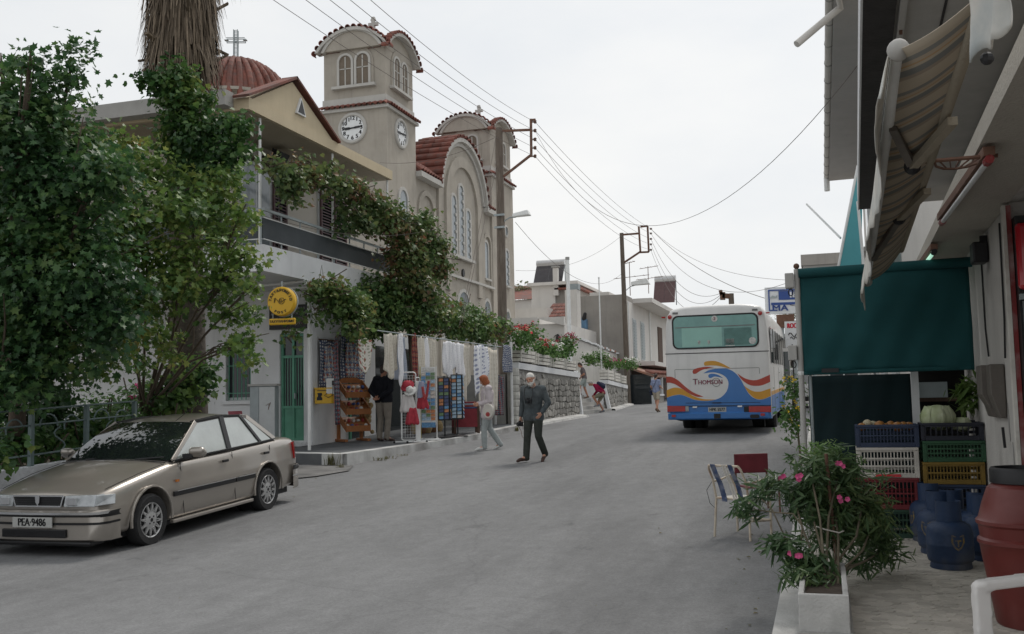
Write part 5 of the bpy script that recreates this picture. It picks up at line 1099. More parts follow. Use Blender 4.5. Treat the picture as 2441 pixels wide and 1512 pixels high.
# camera hanging from his neck, and the one held in his right hand
def camera(label, loc, rz, s=1.0):
 t = thing('photo_camera', label, 'camera', loc, rz); mb = MB(); mb.box(-.07*s,.07*s,-.025*s,.025*s,-.045*s,.045*s); mb.build('body', M['black'], t, bev=.008)
 mb = MB(); mb.box(-.025*s,.025*s,-.03*s,.02*s,.046*s,.07*s); mb.build('prism', M['black'], t, bev=.006)
 mb = MB(); mb.tube([(0,-.026*s,-.005),(0,-.085*s,-.005)], .032*s, 14); mb.build('lens', M['black'], t); mb = MB(); mb.tube([(0,-.0855*s,-.005),(0,-.087*s,-.005)], .025*s, 14); mb.build('lens_glass', M['glass_dark'], t)
 return t
L = Matrix.Translation(om.location) @ Matrix.Rotation(R(-14),4,'Z')
ch = camera('black camera resting on the chest of the bearded man', L @ Vector((0,-.185,1.17)), R(-14), 1.0)
mb = MB()
for s in (-1, 1): mb.tube([Vector((s*.07,-.02,.03)),Vector((s*.1,.0,.12)),Vector((s*.085,.02,.26)),Vector((s*.07,.12,.305))], .008, 5)
mb.build('strap', M['black'], ch)
hc = camera('small black camera hanging from the right hand of the bearded man', L @ Vector((-.28,-.045,.73)), R(-30), .95)
mb = MB(); mb.tube([(-.05,0,.04),(-.02,.03,.1),(.03,.03,.1),(.06,0,.04)], .006, 5); mb.tube([(-.06,0,-.03),(.0,.02,-.14),(.05,.0,-.25),(.12,.02,-.3)], .005, 5); mb.build('strap', M['rust'], hc)
M['pale_shirt'] = fab('shirt_pale', (.56,.5,.52), .08); M['pale_jeans'] = fab('jeans_pale', (.34,.37,.37), .1); M['white_shoe'] = mat('shoe_white', (.6,.6,.58), .6, .1, 8)
wl = atG(1163,1073); wo, P, sc = person('red haired woman in pale shirt and light jeans with a white shoulder bag', wl, R(-60), dict(
 elL=(.22,.02,1.12), wrL=(.1,-.2,1.06), elR=(-.22,.0,1.12), wrR=(-.06,-.24,1.06), hipL=(.085,0,.92), knL=(.09,-.1,.5), anL=(.09,-.1,.09), ftL=(.09,-.25,.03), knR=(-.09,.06,.5), anR=(-.08,.3,.13), ftR=(-.09,.18,.03), face=(-.45,-1,-.3), head=(0,-.06,1.59)),
 M['skin'], M['pale_shirt'], M['pale_jeans'], M['white_shoe'], M['hair_red'], 1.68, 1.22, hairstyle='bob', palms=((-1,.2,0),(1,.2,0)), hem=.3, curl=(.9,.9))
Lw = Matrix.Translation(wo.location) @ Matrix.Rotation(R(-60),4,'Z')
bg_ = thing('shoulder_bag', 'round white shoulder bag with an orange motif at the hip of the red haired woman', 'bag', Lw @ Vector((.24,-.02,.86)), R(-5))
M['bag_white'] = mat('bag_canvas', (.58,.55,.5), .8, .08, 10)
mb = MB(); mb.lathe([(.06,-.04),(.12,-.045),(.135,-.02),(.135,.02),(.12,.045),(.06,.04)], (0,0,0), 18, Matrix.Rotation(R(90),3,'X') @ Matrix.Scale(1.25,3,(0,1,0))); mb.build('pouch', M['bag_white'], bg_, smooth=40)
mb = MB(); mb.lathe([(.05,0),(.05,.004),(.01,.005)], (0,-.047,-.07), 12, Matrix.Rotation(R(90),3,'X')); mb.build('motif', M['souv'][0], bg_)
mb = MB(); mb.tube([(-.1,0,.1),(-.09,.0,.32),(-.13,.06,.56),(-.06,.1,.58),(.04,.06,.3),(.1,0,.1)], .009, 5); mb.build('strap', M['bag_white'], bg_)
M['sweater'] = fab('sweater_black', (.014,.015,.02), .2); M['khaki'] = fab('trousers_khaki', (.23,.205,.175), .12)
sl_ = atG(915,1052,.145); person('man seen from behind in black sweater and khaki trousers, hands clasped at his back', sl_, R(165), dict(
 shL=(.2,0,1.41), shR=(-.2,0,1.41), elL=(.3,.1,1.16), elR=(-.3,.1,1.16), wrL=(.06,.2,1.0), wrR=(-.04,.21,.99), head=(.03,-.05,1.6), ftL=(.16,-.12,.03)),
 M['skin_tan'], M['sweater'], M['khaki'], M['shoe_brown'], M['hair_dark'], 1.82, 1.3, palms=((0,1,.2),(0,1,.2),(-1,.1,-.3),(1,.1,-.3)), curl=(.6,.8))
M['shirt_grey'] = fab('shirt_grey_brown', (.14,.12,.125), .15); M['shorts_grey'] = fab('shorts_grey', (.3,.34,.33), .1); M['boot'] = mat('boot_brown', (.14,.09,.06), .7, .2, 8)
p1 = Vector((-10.62,45.2,g(40)+.02+.165*4))
person('man in grey brown shirt and pale shorts climbing the steps', p1, R(-75), dict(
 neck=(0,-.1,1.42), chest=(0,-.07,1.28), head=(0,-.19,1.54), waist=(0,-.02,1.08), shL=(.19,-.08,1.37), shR=(-.19,-.08,1.37), elL=(.24,-.02,1.1), wrL=(.14,-.22,1.02), elR=(-.24,.02,1.1), wrR=(-.2,-.15,.98),
 hipL=(.09,0,.9), knL=(.1,-.22,.56), anL=(.1,-.2,.22), ftL=(.1,-.34,.15), knR=(-.1,.0,.48), anR=(-.1,.14,.1), ftR=(-.1,0,.03), face=(0,-1,-.1)),
 M['skin_tan'], M['shirt_grey'], M['shorts_grey'], M['boot'], M['hair_dark'], 1.76, 1.05, sleeves='short', shorts=True, vox=.011)
M['fleece'] = fab('fleece_crimson', (.22,.012,.045), .15); M['shorts_olive'] = fab('shorts_olive', (.2,.19,.14), .1); M['boot_grey'] = mat('boot_grey', (.16,.17,.19), .7, .2, 8)
q = Vector((-9.46,43.3,g(43.3)))
rm, P, sc = person('grey haired man in crimson fleece and shorts bending with one foot up on the steps', q, R(-80), dict(
 pelvis=(0,.1,.86), waist=(0,.03,1.0), chest=(0,-.16,1.14), neck=(0,-.3,1.22), head=(0,-.42,1.28), shL=(.19,-.24,1.2), shR=(-.19,-.24,1.2), elL=(.25,-.12,.98), wrL=(.2,.06,.9), elR=(-.24,-.16,.94), wrR=(-.14,-.3,.78),
 hipL=(.09,.1,.84), hipR=(-.09,.1,.84), knL=(.1,-.3,.66), anL=(.09,-.1,.35), ftL=(.09,-.24,.3), knR=(-.1,-.1,.47), anR=(-.1,.1,.1), ftR=(-.1,-.05,.03), face=(0,-1,-.5)),
 M['skin_tan'], M['fleece'], M['shorts_olive'], M['boot_grey'], M['hair_grey'], 1.76, 1.05, sleeves='long', shorts=True, vox=.011)
Lr = Matrix.Translation(rm.location) @ Matrix.Rotation(R(-80),4,'Z')
bp = thing('backpack', 'dark blue backpack on the back of the man in crimson', 'backpack', Lr @ Vector((0,.02,1.22)), R(-80)); M['pack_blue'] = fab('pack_navy', (.025,.03,.055), .2)
mb = MB(Matrix.Rotation(R(52),4,'X')); mb.cap((-.07,0,-.14),.1,(-.07,0,.12),.09); mb.cap((.07,0,-.14),.1,(.07,0,.12),.09); mb.cap((0,.07,-.12),.08,(0,.06,.02),.07); remesh(mb, .015, 'pack', M['pack_blue'], bp, 3)
mb = MB(Matrix.Rotation(R(52),4,'X'))
for s in (-.1,.1): mb.tube([(s,-.08,.16),(s,-.2,.14),(s*1.2,-.24,.0),(s,-.1,-.14)], .012, 5)
mb.build('strap', M['black'], bp)
M['shirt_blue'] = fab('shirt_light_blue', (.24,.28,.42), .1); M['shorts_beige'] = fab('shorts_beige', (.4,.36,.29), .1)
wf = atG(1565,983); wf2, P, sc = person('woman in light blue shirt and beige shorts walking away beside the bus', wf, R(160), dict(
 shL=(.165,0,1.4), shR=(-.165,0,1.4), elL=(.24,.02,1.15), wrL=(.24,-.12,.98), elR=(-.22,.0,1.14), wrR=(-.2,-.18,1.08), knL=(.09,-.14,.5), anL=(.08,-.24,.12), ftL=(.08,-.38,.05), knR=(-.1,.02,.5), anR=(-.12,.26,.15), ftR=(-.12,.14,.04)),
 M['skin'], M['shirt_blue'], M['shorts_beige'], M['boot'], M['hair_dark'], 1.66, .95, sleeves='short', shorts=True, hairstyle='pony', vox=.011)
Lq = Matrix.Translation(wf2.location) @ Matrix.Rotation(R(160),4,'Z')
b2 = thing('shoulder_bag', 'dark bag on a strap at the left side of the woman walking away', 'bag', Lq @ Vector((.22,.0,.88)), R(160)); mb = MB(); mb.cap((0,-.07,0),.07,(0,.07,0),.07); mb.cap((0,-.06,-.1),.06,(0,.06,-.1),.06); remesh(mb, .014, 'pouch', M['pack_blue'], b2, 2)
mb = MB(); mb.tube([(0,-.1,.05),(-.06,-.13,.3),(-.18,-.1,.53),(-.3,.1,.5),(-.2,.14,.25),(0,.1,.05)], .009, 5); mb.build('strap', M['black'], b2)
# ---------------------------------------------------------------- gold saloon car (local: nose towards -Y, y = 0 at the front axle)
M['car'] = mat('car_paint', (.34,.31,.275), .3, .04, 2, metal=.55, spec=.5, coat=.7); M['chrome'] = mat('chrome', (.7,.7,.7), .12, .05, 3, metal=1)
M['alloy'] = mat('alloy', (.5,.5,.5), .35, .08, 6, metal=.6); M['lens'] = mat('headlamp_lens', (.3,.32,.33), .08, .35, 9, spec=.9, coat=1); M['tail'] = mat('tail_lens', (.4,.012,.012), .12, .15, 8, coat=1); M['amber'] = mat('amber_lens', (.5,.15,.01), .15, .1, 8, coat=1)
M['trim'] = mat('black_trim', (.012,.012,.013), .38, .15, 6); M['plate'] = mat('plate_white', (.42,.42,.4), .5, .06, 8)
M['car_glass'] = mat('car_glass', (.012,.016,.015), .025, .1, 3, spec=.9, ior=1.75); M['side_glass'] = mat('side_glass', (.26,.29,.27), .1, .2, 2.2, spec=1.0, ior=2.1)  # side_glass: the pale sky reflection is put into its base colour
ycar = 9.8; slope = math.atan2(g(12.2)-g(9.8), 2.4)
car = thing('parked_car', 'gold four door saloon parked nose out under the trees', 'car', (-8.26, ycar, g(ycar)-.02), 0); car.rotation_euler = (slope, 0, R(.5))
def loft(st, ring, closed=True):
 mb = MB(); n = None
 for s in st:
  r = ring(s); n = len(r); mb.v += r
 for i in range(len(st)-1):
  for k in range(n): k2 = (k+1) % n; mb.f.append((i*n+k, i*n+k2, (i+1)*n+k2, (i+1)*n+k)); mb.m.append(0)
 mb.f.append(tuple(range(n))[::-1]); mb.f.append(tuple(range((len(st)-1)*n, len(st)*n))); mb.m += [0,0]; return mb
#       y     half  bottom top  crown
ST = [(-.80,.62,.30,.60,.02),(-.77,.70,.24,.665,.03),(-.68,.765,.21,.70,.035),(-.45,.815,.2,.755,.05),(-.1,.836,.2,.82,.06),(.25,.842,.2,.875,.06),(.52,.842,.2,.91,.055),(.9,.842,.2,.915,.03),(1.6,.842,.2,.93,.02),(2.2,.842,.2,.95,.02),(2.75,.838,.2,.958,.03),(3.05,.828,.21,.96,.03),(3.34,.80,.23,.952,.03),(3.49,.765,.27,.93,.02),(3.53,.71,.34,.88,.02)]
def ring(s):
 y, hw, zb, zt, cw = s; H = zt-zb
 half = [(hw*.55,zb),(hw*.93,zb+.01),(hw*.985,zb+.08),(hw*1.0,zb+H*.42),(hw*.995,zb+H*.60),(hw*.985,zb+H*.64),(hw*.965,zb+H*.84),(hw*.935,zb+H*.94),(hw*.87,zt+cw*.15),(hw*.6,zt+cw*.65),(hw*.25,zt+cw)]
 return [(x,y,z) for x, z in half]+[(-x,y,z) for x, z in half[::-1]]
body = loft(ST, ring)
cut = []
bo = bpy.data.objects.new('c1', body.mesh()); COL.objects.link(bo); sb = bo.modifiers.new('s','SUBSURF'); sb.levels = 2
cb_ = MB();
for yy_ in (0, 2.55):
 for s in (-1, 1): cb_.tube([(s*.56,yy_,.315),(s*1.1,yy_,.315)], .355, 32)
co = bpy.data.objects.new('c2', cb_.mesh()); COL.objects.link(co); bm_ = bo.modifiers.new('b','BOOLEAN'); bm_.object = co; bm_.operation = 'DIFFERENCE'; bm_.solver = 'EXACT'
dg = bpy.context.evaluated_depsgraph_get(); me = bpy.data.meshes.new_from_object(bo.evaluated_get(dg)); me.materials.clear(); me.materials.append(M['car']); me.name = 'car_body'
bpy.data.objects.remove(bo); bpy.data.objects.remove(co); body = link('body', me, car, smooth=38)
def cm(nm, m, fn, par=car, **k): mb = MB(); fn(mb); return mb.build(nm, m, par, **k)
# greenhouse
def gring(s):
 y, hw, zb, zt, cw = s; return [(hw[0],y,zb),(hw[1],y+0,zt),(hw[1]*.8,y,zt+cw*.55),(hw[1]*.35,y,zt+cw),(-hw[1]*.35,y,zt+cw),(-hw[1]*.8,y,zt+cw*.55),(-hw[1],y,zt),(-hw[0],y,zb)]
A0, A1, B0, B1, C0, C1, D0, D1 = (.765,.50,.915), (.60,1.22,1.335), (.775,1.70,.94), (.605,1.78,1.365), (.76,2.50,.955), (.60,2.24,1.345), (.735,2.92,.962), (.575,2.44,1.315)
rf = MB(); stn = [(1.18,.585,1.325),(1.26,.603,1.345),(1.5,.612,1.37),(1.8,.613,1.383),(2.05,.61,1.378),(2.33,.597,1.352),(2.46,.58,1.325)]
vs = []
for y, hw, z in stn: vs += [(x*hw, y, z-.035*abs(x)**3.0*1.0+.02*(1-x*x)) for x in (-1,-.92,-.6,-.2,.2,.6,.92,1)]
for y, hw, z in stn: vs += [(x*hw*.97, y, z-.035*abs(x)**3-.035+.02*(1-x*x)) for x in (-1,-.92,-.6,-.2,.2,.6,.92,1)]
n = len(stn); fs = []
for i in range(n-1):
 for k in range(7): fs += [(i*8+k,i*8+k+1,(i+1)*8+k+1,(i+1)*8+k), (n*8+i*8+k+1,n*8+i*8+k,n*8+(i+1)*8+k,n*8+(i+1)*8+k+1)]
 fs += [(i*8,(i+1)*8,n*8+(i+1)*8,n*8+i*8),((i+1)*8+7,i*8+7,n*8+i*8+7,n*8+(i+1)*8+7)]
fs += [tuple(range(8))+tuple(n*8+k for k in range(7,-1,-1)), tuple((n-1)*8+k for k in range(7,-1,-1))+tuple(n*8+(n-1)*8+k for k in range(8))]
rf.add(vs, fs); roof = rf.build('roof', M['car'], car, smooth=50)
for s in (-.33,.33):
 cm('roof_moulding', M['trim'], lambda b: b.tube([(s*1.55,1.24,1.338),(s*1.6,1.8,1.378),(s*1.53,2.5,1.33)], .008, 5), roof)
def mir(p, s): return (p[0]*s, p[1], p[2])
def panel(nm, m, pts, s, off=0.0, t=.012, par=car):
 P = [Vector(mir(p, s)) for p in pts]; n = (P[1]-P[0]).cross(P[2]-P[0]).normalized(); n = n if n.x*s > 0 else -n
 A = [p+n*off for p in P]; Bv = [p-n*t for p in A]; k = len(A); mb = MB(); mb.add(A+Bv, [tuple(range(k)), tuple(range(2*k-1,k-1,-1))]+[(i,(i+1)%k+0,(i+1)%k+k,i+k) for i in range(k)]); return mb.build(nm, m, par)
def mixp(a, b, f): return tuple(a[i]+(b[i]-a[i])*f for i in range(3))
for s in (1, -1):
 panel('window', M['side_glass'], [mixp(A0,B0,.03),mixp(A0,B0,.96),mixp(A1,B1,.96),mixp(A1,B1,.0)], s, -.004)
 panel('window', M['side_glass'], [mixp(B0,C0,.07),mixp(B0,C0,.97),mixp(B1,C1,.93),mixp(B1,C1,.1)], s, -.004)
 panel('window', M['side_glass'], [mixp(C0,D0,.1),mixp(C0,D0,.93),mixp(C1,D1,.5)], s, -.004)
 for nm, a, b, wd, mt in (('windscreen_pillar',A0,A1,.055,'car'),('door_pillar',B0,B1,.10,'trim'),('rear_pillar',C0,C1,.06,'trim'),('roof_pillar',D0,D1,.085,'car'),('window_edge',A1,B1,.035,'trim'),('window_edge',B1,C1,.035,'trim'),('window_edge',C1,D1,.045,'car'),('window_sill',A0,B0,.025,'trim'),('window_sill',B0,C0,.025,'trim'),('window_sill',C0,D0,.03,'trim')):
  cm(nm, M[mt], lambda q: q.bar(mir(a,s), mir(b,s), .022 if wd < .09 else .02, wd, (0,1,0) if abs(b[2]-a[2]) > .2 else (0,0,1)), bev=.006)
 # doors: shut lines, handles, side moulding with a bright insert
 for y in (.60, 1.72, 2.62): cm('shut_line', M['trim'], lambda q: q.bar((s*(.846 if y < 2.6 else .842),y,.28),(s*(.80),y+(.0 if y < 2.6 else .05),.90), .006, .006))
 for y in (1.45,2.46): cm('door_handle', M['trim'], lambda q: q.box(min(s*.825,s*.85),max(s*.825,s*.85),y,y+.13,.79,.825), bev=.008)
 for y0, y1 in ((.40,1.715),(1.73,2.20)):
  cm('side_moulding', M['trim'], lambda q: q.box(min(s*.83,s*.862),max(s*.83,s*.862),y0,y1,.505,.565), bev=.008); cm('bright_strip', M['chrome'], lambda q: q.box(min(s*.856,s*.866),max(s*.856,s*.866),y0+.05,y1-.01,.56,.57))
 cm('sill', M['car'], lambda q: q.box(min(s*.78,s*.845),max(s*.78,s*.845),.4,2.16,.19,.235), bev=.012)
 for yy_ in (0,2.55):          # wheel-arch lips
  cm('arch_lip', M['car'], lambda q: q.tube([(s*.846,yy_+.368*math.cos(R(a)),.315+.368*math.sin(R(a))) for a in range(-8,189,14)], .017, 6), smooth=60)
  cm('wheel_well', M['black'], lambda q: q.tube([(s*.5,yy_,.315),(s*.56,yy_,.315)], .35, 24))
 mo = cm('wing_mirror', M['car'], lambda q: (q.cap((s*.90,.74,.99),.055,(s*1.0,.76,.99),.058,10), q.cap((s*.9,.72,1.01),.05,(s*1.0,.74,1.01),.052,10)), smooth=60)
 cm('mirror_base', M['trim'], lambda q: q.bar((s*.78,.7,.955),(s*.9,.73,.965),.08,.05), mo); cm('indicator', M['amber'], lambda q: q.box(min(s*.832,s*.853),max(s*.832,s*.853),.46,.51,.67,.70))
 # lamps
 hl = cm('headlight', M['lens'], lambda q: q.add([(s*.34,-.835,.565),(s*.71,-.795,.565),(s*.70,-.745,.685),(s*.34,-.805,.68),(s*.34,-.70,.565),(s*.72,-.60,.565),(s*.72,-.58,.685),(s*.34,-.66,.69)], [(0,1,2,3),(4,7,6,5),(0,4,5,1),(1,5,6,2),(2,6,7,3),(3,7,4,0)]), bev=.008)
 cm('corner_lamp', M['lens'], lambda q: q.add([(s*.715,-.795,.57),(s*.822,-.60,.575),(s*.80,-.56,.675),(s*.705,-.745,.68),(s*.68,-.6,.57),(s*.72,-.5,.575),(s*.72,-.5,.675),(s*.68,-.6,.68)], [(0,1,2,3),(4,7,6,5),(0,4,5,1),(1,5,6,2),(2,6,7,3),(3,7,4,0)]), bev=.006)
 cm('reflector', M['chrome'], lambda q: q.box(min(s*.38,s*.5),max(s*.38,s*.5),-.838,-.80,.59,.66), hl)
 cm('tail_light', M['tail'], lambda q: q.add([(s*.45,3.53,.64),(s*.76,3.47,.64),(s*.74,3.475,.88),(s*.45,3.53,.88),(s*.45,3.4,.64),(s*.82,3.34,.64),(s*.80,3.34,.88),(s*.45,3.4,.88)], [(3,2,1,0),(4,5,6,7),(1,5,4,0),(2,6,5,1),(3,7,6,2),(0,4,7,3)]), bev=.008)
panel('windscreen', M['car_glass'], [(-.745,.50,.925),(.745,.50,.925),(.585,1.19,1.325),(-.585,1.19,1.325)], 1, .006) if False else None
mb = MB(); cols = 10; ws = []
for j in range(6):
 f = j/5; hw = .75+(.585-.75)*f; y = .50+(1.185-.50)*f; z = .925+(1.33-.925)*f
 for i in range(cols+1): u = -1+2*i/cols; ws.append((u*hw, y-.10*(1-u*u)*(1-f*.4)+.0, z+.02*(1-u*u)+.035*math.sin(PI*f)))
mb.add(ws, [(j*(cols+1)+i, j*(cols+1)+i+1, (j+1)*(cols+1)+i+1, (j+1)*(cols+1)+i) for j in range(5) for i in range(cols)]); mb.build('windscreen', M['car_glass'], car, smooth=80)
mb = MB(); ws = []
for j in range(4):
 f = j/3; hw = .56+(.70-.56)*f; y = 2.45+(2.93-2.45)*f; z = 1.32+(.975-1.32)*f
 for i in range(cols+1): u = 1-2*i/cols; ws.append((u*hw, y+.05*(1-u*u), z+.02*(1-u*u)))
mb.add(ws, [(j*(cols+1)+i, j*(cols+1)+i+1, (j+1)*(cols+1)+i+1, (j+1)*(cols+1)+i) for j in range(3) for i in range(cols)]); mb.build('rear_window', M['car_glass'], car, smooth=80)
cm('dashboard', M['trim'], lambda q: q.box(-.72,.72,.5,.95,.80,.93))
for s in (-.36,.36): cm('wiper', M['trim'], lambda q: q.tube([(s-.05,.42,.945),(s+.3,.48,.965)], .01, 5))
cm('bonnet_line', M['trim'], lambda q: q.tube([(-.74,.40,.91),(-.4,.33,.945),(0,.31,.955),(.4,.33,.945),(.74,.40,.91)], .007, 5))
for s in (-1,1): cm('bonnet_edge', M['trim'], lambda q: q.tube([(s*.75,.36,.898),(s*.735,-.1,.835),(s*.69,-.6,.728)], .004, 4))
# nose: grille, bumpers, plate
gr = cm('grille', M['trim'], lambda q: q.box(-.33,.33,-.815,-.70,.575,.675), bev=.006)
for a, b in (((-.335,-.822,.683),(.335,-.822,.683)),((-.30,-.822,.57),(.30,-.822,.57)),((-.335,-.822,.683),(-.30,-.822,.57)),((.335,-.822,.683),(.30,-.822,.57)),((0,-.824,.683),(0,-.824,.57))): cm('grille_frame', M['chrome'], lambda q: q.bar(a,b,.016,.016,(0,1,0)), gr)
for k in range(4): cm('grille_bar', M['black'], lambda q: q.box(-.3,.3,-.82,-.812,.59+k*.022,.597+k*.022), gr)
cm('badge', M['chrome'], lambda q: q.prism([(-.03,.05),(-.025,-.02),(0,-.055),(.025,-.02),(.03,.05)], (0,-.825,.635), (1,0,0), (0,0,1), .012), gr)
def wrap(y0, hw, z0, z1, o, m, nm, sg=-1, d=.0):
 mb = MB(); P = [(-1,.30),(-.99,.14),(-.93,.045),(-.78,.0),(-.4,-.03),(0,-.04),(.4,-.03),(.78,.0),(.93,.045),(.99,.14),(1,.30)]; vs = []
 for x, dy in P: vs += [(x*hw, y0-sg*dy*1.0, z0), (x*hw*1.0, y0-sg*dy+sg*o, z0+.02), (x*hw, y0-sg*dy+sg*o, z1-.015), (x*hw, y0-sg*dy, z1)]
 for i in range(len(P)-1):
  for k in range(3):
   a = i*4+k; q = (a, a+1, a+5, a+4); mb.f.append(q if sg < 0 else q[::-1]); mb.m.append(0)
 mb.v = vs; return mb.build(nm, m, car, smooth=50)
wrap(-.82,.845,.2,.53,.03,M['car'],'front_bumper'); wrap(-.84,.852,.455,.515,.03,M['trim'],'bumper_strip'); wrap(-.86,.85,.495,.505,.018,M['chrome'],'bright_strip'); wrap(-.845,.848,.385,.395,.016,M['trim'],'bumper_groove')
wrap(3.5,.84,.22,.56,.04,M['car'],'rear_bumper',1); wrap(3.52,.848,.49,.555,.03,M['trim'],'bumper_strip',1); wrap(3.54,.845,.53,.54,.018,M['chrome'],'bright_strip',1); wrap(3.525,.842,.40,.41,.018,M['chrome'],'bright_strip',1)
cm('air_intake', M['trim'], lambda q: q.box(-.42,.42,-.905,-.86,.245,.335), bev=.01); cm('spoiler', M['trim'], lambda q: q.box(-.7,.7,-.86,-.6,.15,.2), bev=.02)
pt = cm('number_plate', M['plate'], lambda q: q.box(-.26,.26,-.92,-.905,.355,.465), bev=.004); mb = MB(); put_text(mb, 'PEA·9486', .115, (0,-.922,.41), (1,0,0), (0,0,1), .82, .003); mb.build('lettering', M['trim'], pt)
cm('aerial', M['trim'], lambda q: q.tube([(.30,1.22,1.34),(.42,1.95,1.72)], .004, 5))
# wheels
def wheel(x, y, s, rad=.298, wd=.185, steer=0):
 wl_ = empty('wheel', car); wl_.location = (x, y, rad); wl_.rotation_euler = (0,0,steer); Q = Vector((s,0,0)).to_track_quat('Z','Y').to_matrix()
 mb = MB(); mb.lathe([(.2,-wd*.5),(.27,-wd*.5),(rad-.012,-wd*.42),(rad,-wd*.3),(rad,wd*.3),(rad-.012,wd*.42),(.27,wd*.5),(.205,wd*.47),(.2,wd*.3)], (0,0,0), 36, Q); mb.build('tyre', M['rubber'], wl_, smooth=40)
 mb = MB(); mb.lathe([(.204,-wd*.3),(.204,wd*.40),(.196,wd*.46),(.185,wd*.42),(.185,wd*.16),(.02,wd*.15)], (0,0,0), 36, Q)
 mb.lathe([(.105,wd*.3),(.1,wd*.41),(.08,wd*.44),(.02,wd*.45)], (0,0,0), 24, Q); mb.build('rim', M['alloy'], wl_, smooth=35)
 mb = MB()
 for k in range(24):
  a, d = 2*PI*k/24, (.13 if k % 2 else -.13); mb.bar(Q @ Vector((.1*math.cos(a),.1*math.sin(a),wd*.40)), Q @ Vector((.188*math.cos(a+d),.188*math.sin(a+d),wd*.40)), .013, .02, (s,0,0))
 tag(mb.build('spokes', M['alloy'], wl_), kind='stuff')
 mb = MB()
 for k in range(4): a = PI/4+k*PI/2; mb.tube([Q @ Vector((.05*math.cos(a),.05*math.sin(a),wd*.44)), Q @ Vector((.05*math.cos(a),.05*math.sin(a),wd*.47))], .01, 8)
 mb.tube([Q @ Vector((0,0,wd*.44)), Q @ Vector((0,0,wd*.47))], .022, 12); tag(mb.build('wheel_nuts', M['trim'], wl_), kind='stuff')
for y in (0,2.55):
 for s in (-1,1): wheel(s*.752, y, s)
cm('floor_pan', M['black'], lambda q: q.box(-.7,.7,-.6,3.3,.16,.24))
# ---------------------------------------------------------------- coach (local: rear face at y = 0, front away from the camera)
M['bus_white'] = mat('bus_white', (.76,.755,.74), .35, .05, 2, coat=.2, streak=.22); M['bus_blue'] = mat('bus_blue', (.045,.18,.48), .35, .05, 4, coat=.25); M['bus_red'] = mat('bus_red', (.42,.045,.02), .35, .06, 4, coat=.25); M['bus_yellow'] = mat('bus_yellow', (.62,.3,.02), .35, .05, 4, coat=.25)
M['bus_glass'] = mat('bus_rear_glass', (.17,.36,.33), .08, .12, 3, spec=.6); M['bus_curtain'] = mat('bus_glass_light', (.3,.55,.48), .12, .06, 3); M['bus_sideglass'] = mat('bus_side_glass', (.03,.04,.04), .04, .1, 3, spec=.8)
M['logo_red'] = mat('logo_red', (.25,.02,.06), .4, .05, 5); M['bus_grey'] = mat('bus_grey', (.2,.2,.2), .6, .1, 5)
bx = (atY(1587,900,24.75).x+atY(1836,900,24.75).x)/2; HW = (atY(1836,900,24.75).x-atY(1587,900,24.75).x)/2
bus = thing('tour_bus', 'white tour coach with a blue, red and yellow wave painted on its rear', 'bus', (bx, 24.75, g(25.5)-.07), 0); bus.rotation_euler = (R(1.2),0,0)
SC = 2*HW/915.0
def bz(y): return (1372-y)*SC
def bX(x): return (x-617)*SC
HB, LB = bz(208), 11.0
# body: rounded section, closed
def bring(y, e, et):
 z0, z1 = .42, HB; r = .2; hw = HW-e; P = [(hw*.98,z0),(hw,z0+.06),(hw,1.2),(hw-.005,2.2),(hw-.03,z1-et-.42),(hw-.075,z1-et-.2),(hw-.17,z1-et-.07),(hw-.4,z1-et-.01),(hw*.4,z1-et+.015)]
 return [(x,y,z) for x, z in P]+[(-x,y,z) for x, z in P[::-1]]
bd = MB(); ys = [(0,.06,.09),(.025,.025,.045),(.09,.006,.012),(.2,0,0),(LB-.3,0,0),(LB-.1,.03,.05),(LB,.1,.15)]; n = 18
for y, e, et in ys: bd.v += bring(y, e, et)
for i in range(len(ys)-1):
 for k in range(n): k2 = (k+1) % n; bd.f.append((i*n+k, i*n+k2, (i+1)*n+k2, (i+1)*n+k)); bd.m.append(0)
bd.f += [tuple(range(n))[::-1], tuple(range((len(ys)-1)*n, len(ys)*n))]; bd.m += [0,0]; bd.build('body', M['bus_white'], bus, smooth=45)
def flat(nm, m, pts, t=.004, par=bus, y=-.001): mb = MB(); mb.prism([(bX(x), bz(yy)) for x, yy in pts], (0,y,0), (1,0,0), (0,0,1), t); return mb.build(nm, m, par)
def smooth_(P, closed=True, k=4):       # Catmull-Rom through traced points
 out = []; n = len(P)
 for i in range(n):
  a, b, c, d = P[i-1], P[i], P[(i+1)%n], P[(i+2)%n]
  for j in range(k):
   t = j/k; out.append(tuple(.5*((2*b[q])+(-a[q]+c[q])*t+(2*a[q]-5*b[q]+4*c[q]-d[q])*t*t+(-a[q]+3*b[q]-3*c[q]+d[q])*t**3) for q in (0,1)))
 return out
def edge(top, bot, k=5):                # band between two open curves
 def cr(P):
  o = []
  for i in range(len(P)-1):
   a, b, c, d = P[max(i-1,0)], P[i], P[i+1], P[min(i+2,len(P)-1)]
   for j in range(k): t = j/k; o.append(tuple(.5*((2*b[q])+(-a[q]+c[q])*t+(2*a[q]-5*b[q]+4*c[q]-d[q])*t*t+(-a[q]+3*b[q]-3*c[q]+d[q])*t**3) for q in (0,1)))
  return o+[P[-1]]
 return cr(top)+cr(bot)
XL, XR = 163, 1071
flat('livery_blue', M['bus_blue'], edge([(XL,1025),(230,1006),(290,1003),(340,1020),(400,1046),(470,1059),(545,1059),(600,1048),(650,1025),(695,975),(712,910),(697,862),(660,830),(610,812),(560,808),(497,815)],
  [(497,815),(540,790),(600,778),(660,775),(720,785),(770,815),(812,865),(845,930),(880,1000),(920,1040),(965,1058),(1010,1055),(XR,1031)])+[(XR,1104),(XL,1104)])
flat('livery_blue', M['bus_blue'], edge([(537,838),(548,824),(580,820),(625,832),(668,862)],[(668,862),(625,850),(590,846),(560,858),(542,853)]))
